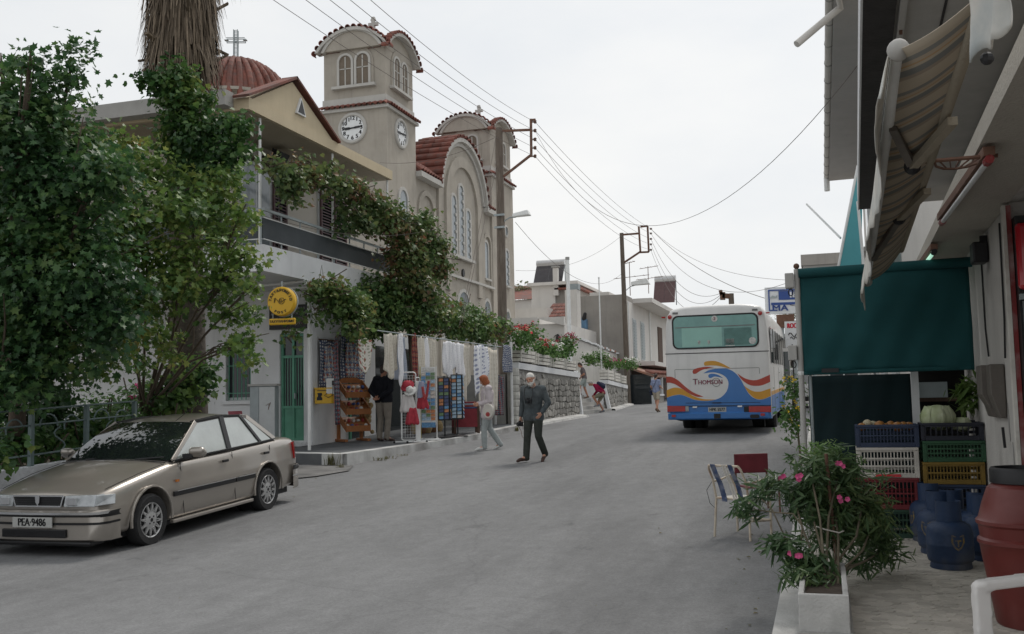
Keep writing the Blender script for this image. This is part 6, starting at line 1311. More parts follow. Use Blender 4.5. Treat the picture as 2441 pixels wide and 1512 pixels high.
flat('livery_red', M['bus_red'], edge([(XL,834),(215,840),(270,872),(330,928),(400,982),(490,1022)],[(490,1022),(430,1021),(360,988),(300,946),(245,908),(200,892),(XL,890)]))
flat('livery_red', M['bus_red'], edge([(400,802),(410,780),(450,765),(520,757),(595,762)],[(595,762),(540,771),(480,786),(430,815),(406,816)]))
flat('livery_red', M['bus_red'], edge([(792,823),(850,865),(910,885),(960,885),(1010,868),(XR,842)],[(XR,905),(1010,930),(960,938),(900,930),(850,900),(815,862)]))
flat('livery_yellow', M['bus_yellow'], edge([(XL,957),(230,936),(290,945),(340,975),(400,1015),(470,1040),(540,1048),(598,1047)],[(598,1047),(545,1057),(470,1057),(400,1043),(340,1017),(290,1000),(230,1003),(XL,1022)]))
flat('livery_yellow', M['bus_yellow'], edge([(504,738),(510,715),(550,706),(610,710),(670,735),(742,780)],[(742,780),(690,768),(630,752),(570,746),(512,748)]))
flat('livery_yellow', M['bus_yellow'], edge([(838,925),(880,960),(930,985),(985,988),(1030,975),(XR,962)],[(XR,1028),(1010,1052),(965,1055),(922,1037),(880,995)]))
mb = MB(); u, v = (1,0,0), (0,0,1)
put_text(mb, 'T', .2, (bX(422),-.006,bz(890)), u, v, 1, .003); q_ = tmesh('HOMSON',.15)[0]; put_text(mb, 'HOMSON', .15, (bX(554),-.006,bz(896)), u, v, .575/(max(p.x for p in q_)-min(p.x for p in q_)), .003)
mb.build('brand_lettering', M['logo_red'], bus)
mb = MB(); Q = Matrix.Rotation(R(90),3,'X'); mb.tube([(bX(606)+.1*math.cos(k*PI/14),-.008,bz(897)+.1*math.sin(k*PI/14)) for k in range(29)], .006, 5); mb.build('badge_ring', M['bus_grey'], bus)
def rr(x0, x1, y0, y1, r, k=5):
 P = []
 for cx, cy, a0 in ((x1-r,y1-r,0),(x0+r,y1-r,90),(x0+r,y0+r,180),(x1-r,y0+r,270)):
  for i in range(k+1): a = R(a0+90*i/k); P.append((cx+r*math.cos(a), cy+r*math.sin(a)))
 return P
flat('window_seal', M['trim'], rr(232,992,290,595,55), .012); rw = flat('rear_window', M['bus_glass'], rr(247,977,305,582,45), .006, y=-.0135)
def onw(nm, m, pts, t=.003, y=-.02): return flat(nm, m, pts, t, rw, y)
onw('sun_blind', M['bus_curtain'], [(318,405),(672,405),(672,575),(318,575)]); onw('blind_edge', M['bus_grey'], [(262,396),(960,396),(960,403),(262,403)], .003, -.024)
mb = MB(); mb.lathe([(.075,0),(.075,.004),(.01,.005)], (bX(612),-.022,bz(331)), 20, Q); st = mb.build('sticker', M['souv'][2], rw); mb = MB(); put_text(mb, '2', .1, (bX(612),-.028,bz(331)), u, v, 1, .003); mb.build('sticker_number', M['logo_red'], rw)
mb = MB(); mb.lathe([(.085,0),(.085,.004),(.01,.005)], (bX(935),-.022,bz(538)), 20, Q); mb.build('sticker', M['souv'][2], rw)
onw('sticker', M['souv'][2], [(705,515),(775,515),(775,562),(705,562)]); onw('sticker', M['souv'][2], [(700,570),(780,570),(780,578),(700,578)])
for x in (470,555): onw('headrest', M['souv'][2], [(x-12,522),(x+12,522),(x+9,555),(x-9,555)])
onw('curtain', mat('bus_curtain_dark', (.1,.22,.2), .3, .2, 6), [(690,420),(930,420),(930,572),(690,572)])
flat('panel_joint', M['trim'], [(XL-2,628),(XR+4,631),(XR+4,638),(XL-2,635)], .006); flat('engine_lid_seam', M['bus_grey'], [(243,772),(980,776),(980,780),(243,776)], .003)
for x in (241,981): flat('engine_lid_seam', M['bus_grey'], [(x,778),(x+4,778),(x+4,830 if x > 300 else 850),(x,830 if x > 300 else 850)], .003)
flat('engine_lid_seam', M['trim'], [(330,1074),(980,1080),(980,1084),(330,1078)], .003, y=-.006); flat('lid_handle', M['trim'], [(565,1074),(645,1074),(645,1082),(565,1082)], .02, y=-.006)
for x in (215,1010):
 mb = MB(); mb.lathe([(.055,0),(.05,.03),(.01,.04)], (bX(x),.0,bz(299)), 16, Q); mb.build('marker_lamp', M['tail'], bus, smooth=50)
for x in (265,965): flat('vent', M['bus_grey'], [(x-24,258),(x+24,258),(x+24,276),(x-24,276)], .006, y=.0)
for x, s in ((165,-1),(1062,1)):
 mb = MB(); mb.bar((bX(x),.1,bz(298)),(bX(x+s*26),.06,bz(298)),.05,.035); mb.build('side_marker', M['tail'], bus)
# rear lamps, plate, bumper
flat('lamp_band', M['trim'], [(XL+1,1098),(XR,1108),(XR,1114),(XL+1,1106)], .008, y=-.006)
flat('recess', M['bus_blue'], [(XL,1104),(XR,1104),(XR,1170),(XL,1160)], .004)
flat('rear_lamp', M['tail'], [(165,1096),(325,1104),(325,1150),(165,1150)], .05); flat('reverse_lamp', M['lens'], [(328,1104),(356,1106),(356,1150),(328,1150)], .045)
flat('rear_lamp', M['tail'], [(880,1114),(1068,1116),(1068,1168),(880,1166)], .05); flat('fog_lamp', M['trim'], [(838,1116),(878,1116),(878,1164),(838,1164)], .045)
pt = flat('number_plate', M['plate'], [(526,1117),(684,1117),(684,1160),(526,1160)], .014, y=-.007); mb = MB(); put_text(mb, 'HPK 5577', .105, (bX(605),-.024,bz(1139)), u, v, .85, .003); mb.build('lettering', M['trim'], pt)
for x in (410,803): flat('plate_lamp', M['chrome'], [(x-20,1107),(x+20,1107),(x+20,1120),(x-20,1120)], .03, y=-.006)
mb = MB(); P = [(-1.0,.16),(-.985,.02),(-.93,-.05),(-.45,-.075),(.45,-.075),(.93,-.05),(.985,.02),(1.0,.16)]; z0, z1 = bz(1224), bz(1160); vs = []
for x, dy in P: vs += [(x*HW,dy+.03,z0),(x*HW,dy,z0+.03),(x*HW,dy,z1-.03),(x*HW,dy+.05,z1),(x*HW*.98,.2,z1),(x*HW*.98,.2,z0)]
mb.v = vs
for i in range(len(P)-1):
 for k in range(5): a = i*6+k; mb.f.append((a,a+6,a+7,a+1)); mb.m.append(0)
 mb.f.append((i*6+5, i*6+11, i*6+6, i*6)); mb.m.append(0)
bp_ = mb.build('bumper', M['bus_blue'], bus, smooth=30)
for x in (222,997): flat('reflector', M['tail'], [(x-18,1177),(x+18,1177),(x+18,1198),(x-18,1198)], .02, bp_, y=-.07)
flat('bumper_hole', M['black'], rr(888,968,1186,1218,14), .012, bp_, y=-.072); flat('tow_cover', M['trim'], [(577,1174),(635,1174),(635,1218),(577,1218)], .014, bp_, y=-.072)
mb = MB(); mb.add([(-HW*.98,.12,.44),(HW*.98,.12,.44),(HW*.9,.5,.36),(-HW*.78,.35,.36),(-HW*.98,2.2,.44),(HW*.98,2.2,.44),(HW*.9,2.2,.36),(-HW*.9,2.2,.36)], [(3,2,1,0),(4,5,6,7),(0,4,7,3),(2,6,5,1),(3,7,6,2),(1,5,4,0)]); mb.build('underside', M['black'], bus)
mb = MB(); mb.box(-HW*.6,HW*.6,2.2,LB-.2,.36,.44); mb.build('chassis', M['black'], bus)
def bwheel(x, y, s):
 e = empty('wheel', bus); e.location = (x,y,.49); Q = Vector((s,0,0)).to_track_quat('Z','Y').to_matrix(); mb = MB(); mb.lathe([(.28,-.14),(.44,-.14),(.49,-.09),(.49,.09),(.44,.14),(.28,.13)], (0,0,0), 28, Q); mb.build('tyre', M['rubber'], e, smooth=40)
 mb = MB(); mb.lathe([(.285,.0),(.285,.12),(.26,.13),(.24,.03),(.1,.02),(.09,.09),(.01,.1)], (0,0,0), 24, Q); mb.build('rim', M['bus_grey'], e, smooth=40)
for y in (2.9, 8.6):
 for s in (-1,1):
  bwheel(s*(HW-.17), y, s)
  if y < 4: bwheel(s*(HW-.50), y, s)
mb = MB(); mb.tube([(-HW+.2,2.9,.49),(HW-.2,2.9,.49)], .09, 10); mb.build('axle', M['black'], bus)
for s in (-1,1):       # side windows and doors
 X = s*HW
 mb = MB(); mb.box(min(X,X+s*.006),max(X,X+s*.006),.55,LB-.6,1.75,2.62); sw = mb.build('side_window', M['bus_sideglass'], bus)
 for y in rng(.55, LB-.6, 1.45): mb = MB(); mb.box(min(X+s*.0065,X+s*.016),max(X+s*.0065,X+s*.016),y-.04,y+.04,1.73,2.64); mb.build('window_post', M['bus_grey'], sw)
 mb = MB(); mb.box(min(X,X+s*.006),max(X,X+s*.006),.18,LB-.5,.46,.95); mb.build('livery_blue', M['bus_blue'], bus)
 mb = MB(); mb.box(min(X,X+s*.0065),max(X,X+s*.0065),.18,LB-.5,.96,1.05); mb.build('livery_yellow', M['bus_yellow'], bus)
 for y in (1.7,4.4,6.2): mb = MB(); mb.box(min(X+s*.007,X+s*.012),max(X+s*.007,X+s*.012),y,y+.012,.5,1.65); mb.build('locker_seam', M['bus_grey'], bus)
 mb = MB(); mb.bar((X,LB-.2,2.7),(X+s*.35,LB+.1,2.55),.05,.05); mi = mb.build('mirror_arm', M['black'], bus); mb = MB(); mb.box(min(X+s*.25,X+s*.45),max(X+s*.25,X+s*.45),LB+.05,LB+.15,1.95,2.5); mb.build('mirror', M['black'], mi, bev=.03)
# open middle door leaf on the kerb side
mb = MB(); mb.box(HW+.12,HW+.32,5.0,5.06,.45,2.2); mb.build('open_door', M['bus_white'], bus); mb = MB(); mb.box(HW+.14,HW+.30,4.99,4.998,1.2,2.1); mb.build('door_glass', M['bus_sideglass'], bus); mb = MB(); mb.tube([(HW+.4,5.0,.5),(HW+.4,5.0,2.3)], .02, 6); mb.build('door_rail', M['trim'], bus)
# ---------------------------------------------------------------- houses up the street
M['house_grey'] = mat('house_grey', (.33,.31,.285), .9, .1, 1.2, bump=.3, bs=30, streak=.4, spec=.2); M['house_white'] = mat('house_white', (.62,.6,.57), .88, .07, 1.0, bump=.2, bs=30, streak=.25, spec=.2)
M['water_tank'] = mat('water_tank', (.5,.5,.5), .35, .1, 4, metal=.4); M['panel_dark'] = mat('solar_panel', (.05,.045,.05), .25, .2, 3); M['frame_red'] = mat('solar_frame', (.1,.055,.055), .5, .15, 5)
def bx_(nm, m, par, *b): mb = MB(); mb.box(*b); return mb.build(nm, m, par, w=1)
A = thing('house', 'grey sided two storey house with overhanging roof slab behind the second utility pole', 'house', (-12.5,62,g(60)))
bx_('wall', M['house_grey'], A, -14.6,-11.02,57.6,57.75,.5,7.45); bx_('wall', M['house_white'], A, -14.6,-11.0,57.752,75,.5,7.45)
bx_('roof', M['house_white'], A, -14.8,-9.8,60.2,75.2,7.452,7.72); bx_('parapet', M['house_grey'], A, -14.6,-11.0,57.6,60.1,7.452,7.75); bx_('roof_box', M['house_white'], A, -13.4,-12.2,59,61,7.76,8.1)
for y0, y1 in ((59.9,61.0),(62.6,63.9)):
 w_ = bx_('window', M['frame_pale'], A, -11.0,-10.95,y0,y1,4.05,6.5); mb = MB(); mb.box(-10.95,-10.93,y0+.1,y1-.1,4.1,6.42); q_ = mb.build('shutter', M['steel'], w_); q_.data.transform(Matrix.Translation(-A.location))
 for k in range(12): mb = MB(); z = 4.2+k*.18; mb.box(-10.928,-10.9,y0+.15,y1-.15,z,z+.09); q_ = mb.build('slat', M['steel'], w_); q_.data.transform(Matrix.Translation(-A.location))
w_ = bx_('balcony_door', M['wood_dark'], A, -11.0,-10.94,69.5,71.3,4.0,6.6); bx_('balcony', M['house_white'], A, -11.0,-9.7,60.0,75,3.6,3.85)
mb = MB();
for y in rng(66,74.9,.6): mb.tube([(-9.8,y,3.85),(-9.8,y,4.75)],.02,4)
mb.tube([(-9.8,66,4.75),(-9.8,74.9,4.75)],.025,4); tag(mb.build('railing', M['steel'], A, w=1), kind='stuff')
for y in (58.4,66.0): mb = MB(); mb.tube([(-10.93,y,.9),(-10.93,y,7.4)],.05,6); mb.build('downpipe', M['white_metal'], A, w=1)
# lean-to cafe at its foot
cf = thing('cafe', 'low cafe with a tiled lean-to roof and dark open front beyond the far wall', 'cafe', (-10.6,60,g(60)))
c0, c1 = Vector((-11.0,57.0,3.55)), Vector((-9.35,57.0,2.95)); mb = MB(); y1 = 73
mb.add([c0,c1,(c1.x,y1,c1.z+.2),(c0.x,y1,c0.z+.2),c0-Vector((0,0,.12)),c1-Vector((0,0,.12)),(c1.x,y1,c1.z+.08),(c0.x,y1,c0.z+.08)], [(0,1,2,3),(7,6,5,4),(0,4,5,1),(1,5,6,2)]); rf = mb.build('roof', M['tile_pale'], cf, w=1)
for k in range(36): y = 57.1+k*.44; place_tile(T_L, rf, Vector((-9.3,y,2.98+.2*(y-57)/16))-cf.location, (-1,0,.36), (0,0,1))
for y in (57.2,60.5,64,68): mb = MB(); mb.box(-9.5,-9.35,y-.07,y+.07,.9,3.0); mb.build('post', M['white'], cf, w=1)
bx_('back_wall', M['wood_dark'], cf, -11.0,-10.96,57.76,73,.8,3.5); bx_('low_wall', M['stone'], cf, -9.5,-9.3,57.3,60.3,.9,1.75); bx_('ledge', M['white'], cf, -9.55,-9.25,57.25,60.35,1.752,1.85)
bx_('side_panel', M['glass_dark'], cf, -10.9,-9.5,57.1,57.13,1.2,3.0); bx_('beam', M['wood_dark'], cf, -9.5,-9.36,57.1,72.9,2.82,2.95)
for y in (62.2,66.0): bx_('door', M['shutter'], cf, -10.95,-10.9,y,y+1.3,1.3,3.3)
# white garden wall with a crooked tiled coping
gw = thing('garden_wall', 'long whitewashed wall with a crooked tile coping sloping behind the flower boxes', 'wall', (-11.6,52,2.4))
mb = MB(); mb.add([(-11.75,46.6,1.5),(-11.5,46.6,1.5),(-11.5,57.5,1.5),(-11.75,57.5,1.5),(-11.75,46.6,4.62),(-11.5,46.6,4.62),(-11.5,57.5,4.2),(-11.75,57.5,4.2)], [(0,3,2,1),(4,5,6,7),(0,1,5,4),(1,2,6,5),(2,3,7,6),(3,0,4,7)]); mb.build('wall', M['house_white'], gw, w=1)
random.seed(6)
for k in range(24): y = 46.7+k*.455; mb = MB(); z = 4.63-.42*(y-46.6)/10.9+random.uniform(-.02,.04); mb.box(-11.84,-11.4,y,y+.43,z,z+random.uniform(.07,.12)); mb.build('coping_tile', M['white' if k < 15 or k % 3 else 'tile_pale'], gw, w=1)
# white house left of it, with a lantern and a shuttered window
B = thing('house', 'small white house with flat roof, lantern and brown window shutter above the red geraniums', 'house', (-14,55,2.4))
p0, p1 = atY(1228,760,50), atY(1345,790,50); bx_('wall', M['house_white'], B, p0.x-4,p1.x,50,58,1.5,5.6); bx_('roof', M['house_white'], B, p0.x-4.2,p1.x-1.35,49.7,58,5.602,5.95)
mb = MB(); mb.prism([(0,0),(1.4,0),(1.4,-.45),(1.32,-.45),(0,-.06)], (p1.x-1.35,49.75,5.93), (1,0,0), (0,0,1), -.3); mb.build('roof_edge', M['house_white'], B, w=1)
w_ = bx_('window', M['wood_dark'], B, atY(1316,830,50).x,atY(1336,830,50).x,49.95,49.999,3.4,atY(1316,818,50).z); mb = MB(); mb.box(atY(1310,830,50).x,atY(1341,830,50).x,49.9,49.949,atY(1316,818,50).z,atY(1316,814,50).z); mb.build('lintel', M['wood_dark'], B, w=1)
lt = atY(1330,806,49.85); ln = thing('wall_lantern', 'small black lantern on the wall of the white house', 'lamp', lt); mb = MB(); mb.lathe([(.05,-.16),(.12,-.1),(.13,.06),(.02,.2)], (0,0,0), 6); mb.build('lantern', M['black'], ln); mb = MB(); mb.bar((-.25,.14,.1),(0,0,.2),.03,.03); mb.build('bracket', M['black'], ln)
C_ = thing('house', 'taller white house with a roof terrace and solar heaters behind the small white house', 'house', (-16,62,3))
a = atY(1266,650,62); b = atY(1384,690,62); k1 = atY(1322,700,62); zt = atY(1270,683,62).z; z2 = atY(1350,690,62).z
bx_('wall', M['house_white'], C_, a.x,k1.x,62,69,2,zt); bx_('roof', M['house_white'], C_, a.x-.25,k1.x+1.6,61.75,69,zt+.002,zt+.2); bx_('wall', M['house_grey'], C_, k1.x+.01,b.x-.3,62.3,69,2,z2); mb = MB(); mb.box(k1.x,b.x,61.9,69,z2+.002,z2+.12); rf = mb.build('roof', M['tile'], C_, w=1)
bx_('lower_wall', M['house_white'], C_, a.x-3,b.x-1.2,58.2,61.7,2,atY(1300,740,60).z); mb = MB(); r0, r1 = atY(1293,742,58), atY(1341,768,58)
mb.add([(r0.x,58,r1.z),(r1.x,58,r1.z),(r1.x,60.5,r0.z+.55),(r0.x,60.5,r0.z+.55)], [(0,1,2,3)]); rf = mb.build('tiled_slope', M['tile_pale'], C_, w=1)
for i in range(7):
 for j in range(5): place_tile(T_L, rf, Vector((r0.x+(r1.x-r0.x)*(i+.5)/7, 58+.5*j, r1.z+(r0.z+.55-r1.z)*j/5+.02))-C_.location, (0,2.5,r0.z+.55-r1.z), (0,0,1))
mb = MB(); c = atY(1240,708,72); mb.add([(c.x-3,70,c.z-.4),(c.x+1.5,70,c.z-.4),(c.x+1.5,76,c.z+1.3),(c.x-3,76,c.z+1.3)], [(0,1,2,3)]); rr_ = mb.build('roof', M['tile'], None, w=0);
hs_ = thing('house', 'house showing only a red tiled roof between the church and the white house', 'house', (c.x,72,3)); rr_.parent = hs_; rr_.data.transform(Matrix.Translation(-hs_.location)); bx_('wall', M['house_white'], hs_, c.x-2.9,c.x+1.4,70.2,76,2,c.z-.42)
for nm, x0, x1, yb, ytop, lab, dd in (('chimney',1318,1328,690,638,'slim white chimney on the roof of the taller white house',61.9),):
 p, q_ = atY(x0,yb,dd), atY(x1,ytop,dd); t = thing(nm, lab, 'chimney', ((p.x+q_.x)/2,dd,p.z)); bx_('stack', M['house_white'], t, p.x,q_.x,dd,dd+.35,p.z-.4,q_.z); bx_('cap', M['concrete'], t, p.x-.08,q_.x+.08,dd-.05,dd+.4,q_.z+.02,q_.z+.1)
p, q_ = atY(1348,785,55), atY(1374,690,55); t = thing('chimney', 'broad white chimney stack rising beside the thick white mast', 'chimney', ((p.x+q_.x)/2,55.3,p.z)); bx_('stack', M['house_white'], t, p.x,q_.x,55,55.9,2.4,q_.z); bx_('cowl', M['steel'], t, p.x+.15,p.x+.75,55.2,55.7,q_.z+.02,q_.z+.35)
def solar(px, py, dY, lab, w_=1.2, h=1.5, mt='panel_dark', tank=True):
 p = atY(px,py,dY); t = thing('solar_heater', lab, 'solar heater', p); n_p = 2
 for k in range(n_p): mb = MB(); x = -w_+k*w_*1.02; mb.add([(x,-.1,0),(x+w_,-.1,0),(x+w_,.8,h),(x,.8,h),(x,0,0),(x+w_,0,0),(x+w_,.9,h),(x,.9,h)], [(0,1,2,3),(7,6,5,4),(0,3,7,4),(1,5,6,2),(2,6,7,3),(0,4,5,1)]); f = mb.build('panel', M[mt], t)
 mb = MB(); mb.tube([(-w_,.95,h+.12),(w_,.95,h+.12)], .26, 14); mb.build('tank', M['water_tank'], t, smooth=50)
 for x in (-w_,w_): mb = MB(); mb.bar((x,.95,-.1),(x,.95,h),.06,.06); mb.build('leg', M['steel'], t)
 return t
solar(1305,676,62.2,'solar water heater with two dark panels on the flat roof of the taller white house',.95,1.3)
solar(1582,722,66,'pale tank and reddish solar panel on the roof slab by the bus',.7,1.55,'frame_red')
# roof antennas
def antenna(px, py0, py1, Y, lab, bars):
 a, b = atY(px,py0,Y), atY(px,py1,Y); t = thing('roof_antenna', lab, 'antenna', a); mb = MB(); mb.tube([a,(a.x,a.y,b.z)], .025, 5); mb.build('mast', M['rust'], t, w=1)
 for f, l in bars:
  z = a.z+(b.z-a.z)*f; mb = MB(); mb.tube([(a.x-l*.5,Y,z-.05),(a.x+l*.6,Y,z+.08)], .02, 4)
  for k in range(4): x = a.x-l*.4+k*l*.28; mb.tube([(x,Y-.3,z-.02+.03*k),(x,Y+.3,z-.02+.03*k)], .01, 4)
  mb.build('boom', M['rust'], t, w=1)
antenna(1502,705,625,60,'thin antenna on the parapet right beside the second utility pole',[(.55,2.0),(.98,.6)]); antenna(1546,700,635,63,'forked antenna mast left of the reddish solar heater',[(.55,1.6),(.95,1.1)])
# wall-mounted blue cooler
p = atY(1386,780,57.3); t = thing('air_cooler', 'blue box with a dark cowl against the grey house wall', 'cooler', p); M['cooler_blue'] = mat('cooler_blue', (.1,.2,.32), .5, .2, 4)
mb = MB(); mb.box(-.38,.35,-.3,.25,-.2,.5); mb.build('box', M['cooler_blue'], t, bev=.12, seg=3); mb = MB(); mb.cap((.2,-.2,.45),.14,(.28,-.25,.75),.1,8); mb.build('cowl', M['black'], t, smooth=60)
# masts in front of the houses
a = atY(1352,990,40); p = atY(1352,620,40); t = thing('flagpole', 'thick white mast standing at the left side of the church steps', 'pole', (p.x,40,2.4)); mb = MB(); mb.tube([(p.x,40,2.0),(p.x,40,p.z)], .1, 10, r2=.075); mb.build('mast', M['white_metal'], t, w=1, smooth=60); mb = MB(); mb.tube([(p.x,40,p.z+.002),(p.x,40,p.z+.12)], .09, 8); mb.build('cap', M['concrete'], t, w=1)
p = atY(1427,665,47.5); t = thing('flagpole', 'thin white flagpole rising behind the far flower boxes', 'pole', (p.x,47.5,1.2)); mb = MB(); mb.tube([(p.x,47.5,1.2),(p.x,47.5,p.z)], .05, 8, r2=.03); mb.build('mast', M['white_metal'], t, w=1, smooth=60); mb = MB(); mb.sph((p.x,47.5,p.z+.05),.05,8,6); mb.build('finial', M['white_metal'], t, w=1)
# far trees and hill of houses behind
M['far_leaf'] = leafmat('far_leaf', [(0,(.08,.1,.05)),(.5,(.14,.16,.08)),(1,(.2,.21,.12))])
def tree(name, label, spec, base, trunk_r, m, size, kind, seed, dens=1.0, droop=.5, group=None, limbs=True, clump=.3):
 rnd = random.Random(seed); t = thing(name, label, 'tree', base, 0, group); P = [(at(x,y,d), r, n) for x, y, d, r, n in spec]; mb = MB(); leaves(mb, P, size, kind, dens, droop, clump, rnd); mb.build('crown', M[m], t, w=1)
 mb = MB(); b = Vector(base); top = sum((p[0] for p in P), Vector())/len(P); mid = b+(top-b)*.45+Vector((rnd.gauss(0,.15),rnd.gauss(0,.15),0)); mb.tube([b-Vector((0,0,.1)), b+(mid-b)*.5+Vector((.05,.03,0)), mid], trunk_r, 9, r2=trunk_r*.7)
 for ii, (c, r, n) in enumerate(P):
  if ii % 2 and len(P) > 8: continue
  k = mid+(c-mid)*.5+Vector((rnd.gauss(0,.12),rnd.gauss(0,.12),.15)); mb.tube([mid-(mid-b)*rnd.uniform(0,.3), k, c, c+(c-mid)*.05], trunk_r*.33, 6, r2=.008)
  for q in range(4): e = c+Vector((rnd.gauss(0,.6),rnd.gauss(0,.6),rnd.gauss(0,.5)))*(r if not isinstance(r,(tuple,list)) else r[0]); mb.tube([k+(c-k)*rnd.random(), (k+e)/2+Vector((0,0,.08)), e], trunk_r*.16, 5, r2=.006)
 mb.build('trunk', M['bark'], t, w=1, smooth=60); return t
tree('tree', 'small pale tree showing over the red roof beside the church', [(1245,692,78,(1.3,1,.9),420),(1262,700,78,(1.0,1,.7),260)], (atY(1250,800,78).x,78,2.6), .15, 'far_leaf', .2, 'oval', 3)
tree('tree', 'green conifer like tree beside the white hotel sign', [(1885,742,44,(.8,.8,.7),420),(1880,768,44,(1.0,.9,.6),420),(1895,720,44,(.5,.5,.7),240)], (at(1888,930,44).x,at(1888,930,44).y,1.1), .12, 'far_leaf', .16, 'long', 4)
# ---------------------------------------------------------------- utility poles
def insul(par, p, r=.05): mb = MB(); mb.lathe([(.012,-.06),(.03,-.05),(r,-.02),(.03,.0),(r,.03),(.02,.06),(.01,.07)], p, 8); return mb.build('insulator', M['rust'], par, w=1)
def upole(px_top, py_top, Y, X, label, arm, lamp_z, lean=0.0, r=.15):
 top = atX(px_top,py_top,X); Y = top.y; base = Vector((X-lean,Y,g(Y)-.2)); t = thing('utility_pole', label, 'utility pole', (X,Y,g(Y)), 0, 'utility poles along the street'); mb = MB(); mb.tube([base, base+(top-base)*.5, top], r, 12, r2=r*.68); mb.build('pole', M['pole'], t, w=1, smooth=60)
 return t, top
P1, top1 = upole(1189,306,0,-9.72,'nearest tall wooden pole with a steel bracket arm and street lamp beside the church',0,0,.02,.17)
Yp = top1.y
def seg(par, nm, a, b, m='rust', r=.035): mb = MB(); mb.bar(a,b,r*2,r*2); return mb.build(nm, M[m], par, w=1)
def pt1(x, y): return atY(x,y,Yp)
seg(P1,'arm',pt1(1193,313),pt1(1263,310)); seg(P1,'arm',pt1(1265,284),pt1(1266,373)); seg(P1,'arm',pt1(1264,371),pt1(1200,421)); seg(P1,'arm',pt1(1265,287),pt1(1276,286))
ins1 = [pt1(1275,y) for y in (291,312,333,353,373)]
for p in ins1: insul(P1,p,.06); seg(P1,'pin',p-Vector((.16,0,0)),p,'rust',.015)
def lamp(par, a, b, hd, lab=None):
 mb = MB(); mb.tube([a,a+Vector((.15,0,.12)),b+(a-b)*.4+Vector((0,0,.08)),b], .022, 6); q_ = mb.build('lamp_arm', M['steel'], par, w=1); mb = MB(); d = (b-a); d.z = 0; d.normalize(); u = Vector((0,0,1)); n_ = d.cross(u)
 P = [b+d*x*hd+n_*y*hd+u*z*hd for x, y, z in ((-.1,-.1,.0),(.5,-.14,.02),(.5,.14,.02),(-.1,.1,0),(-.1,-.07,.12),(.42,-.11,.2),(.42,.11,.2),(-.1,.07,.12))]; mb.add(P, [(0,3,2,1),(4,5,6,7),(0,1,5,4),(1,2,6,5),(2,3,7,6),(3,0,4,7)]); mb.build('lamp_head', M['white_metal'], par, w=1, bev=.03)
lamp(P1, pt1(1195,534), pt1(1229,518), 1.0)
for z in (7.2,7.6): seg(P1,'clamp',Vector((top1.x-.17,Yp-.17,z)),Vector((top1.x+.17,Yp-.17,z)),'steel',.03)
P2, top2 = upole(1481,556,0,-10.85,'second utility pole with a double bracket frame in front of the grey house',0,0,-.1,.17)
Y2 = top2.y
def pt2(x, y): return atY(x,y,Y2)
for a, b in (((1482,560),(1522,557)),((1522,540),(1526,601)),((1526,541),(1543,539)),((1543,539),(1546,601)),((1546,601),(1525,602)),((1525,601),(1486,627))): seg(P2,'arm',pt2(*a),pt2(*b),'rust',.05)
ins2 = [pt2(1551,y) for y in (546,557,570,583,596)]
for p in ins2: insul(P2,p,.09)
lamp(P2, pt2(1489,695), pt2(1512,681), 1.8)
P3, top3 = upole(1742,700,0,-3.5,'distant utility pole top showing over the roof of the coach',0,0,0,.16)
pt3 = lambda x, y: atY(x,y,top3.y)
for a, b in (((1742,707),(1722,705)),((1722,697),(1722,715)),((1722,697),(1714,699))): seg(P3,'arm',pt3(*a),pt3(*b),'rust',.1)
# ---------------------------------------------------------------- overhead wires
wcount = 0
def wire(label, a, b, sag, r=.012, n=26):
 a, b = Vector(a), Vector(b); r *= .62; pts = [a+(b-a)*i/n-Vector((0,0,sag*4*(i/n)*(1-i/n))) for i in range(n+1)]; mb = MB(); mb.tube(pts, r, 4); o = mb.build('overhead_wire', M['wire']); return tag(o, label, 'wire', 'overhead wires')
ups = [((905,-2),'highest overhead wire from the top edge to the first pole'),((858,-2),'second overhead wire from the top edge to the first pole'),((811,-2),'third overhead wire crossing the right corner of the bell tower'),((755,-2),'fourth overhead wire passing in front of the belfry openings'),((680,-2),'lowest overhead wire crossing the left face of the bell tower')]
for (px, lab), p in zip(ups, ins1): e = at(px[0],px[1],17); d = (e-p); wire(lab, p, p+d*1.25, .25, .009)
for k, (p, q_) in enumerate(zip(ins1, ins2)): wire(['top wire between the first and second poles','second wire between the first and second poles','middle wire between the first and second poles','fourth wire between the first and second poles','lowest wire between the first and second poles'][k], p, q_, .35+.05*k, .011)
e = at(2052,146,14.5); wire('sagging black cable from the first pole to the eaves on the right', ins1[1], e, 2.75, .009, 40)
wire('thick cable from the second pole down towards the green blind', ins2[0], at(1990,745,30), .9, .02); wire('sagging thin wire from the second pole to the grey lamp bracket', ins2[1], at(1893,668,30), 1.5, .014); wire('upper thin wire from the second pole towards the right side houses', ins2[0], at(1893,668.5,30.5), .7, .012)
for k in range(3): wire(['first','second','third'][k]+' faint wire from the second pole to the distant pole above the coach', ins2[2+k], pt3(1718,699+4*k), 1.2+.3*k, .016)
wire('drooping wire from the first pole past the masts to the second pole', pt1(1228,530), pt2(1482,652), 1.2, .012); wire('faint wire from the church corner across to the top of the second pole', at(1229,645,45), pt2(1480,563), .6, .012)
wire('stay wire slanting from the top of the first pole down into the vine', top1-Vector((.1,0,.2)), at(1095,775,25.5), .15, .012); wire('second stay wire slanting down beside the first into the vine', top1-Vector((.1,0,1.2)), at(1100,770,25.7), .05, .012)
wire('thin white line from the balcony rail across the vine', at(628,515,18.5), at(1030,548,25), .25, .008); wire('dark wire from the bell tower shaft to the first pole', at(905,388,38), top1-Vector((.15,0,.3)), .3, .012)
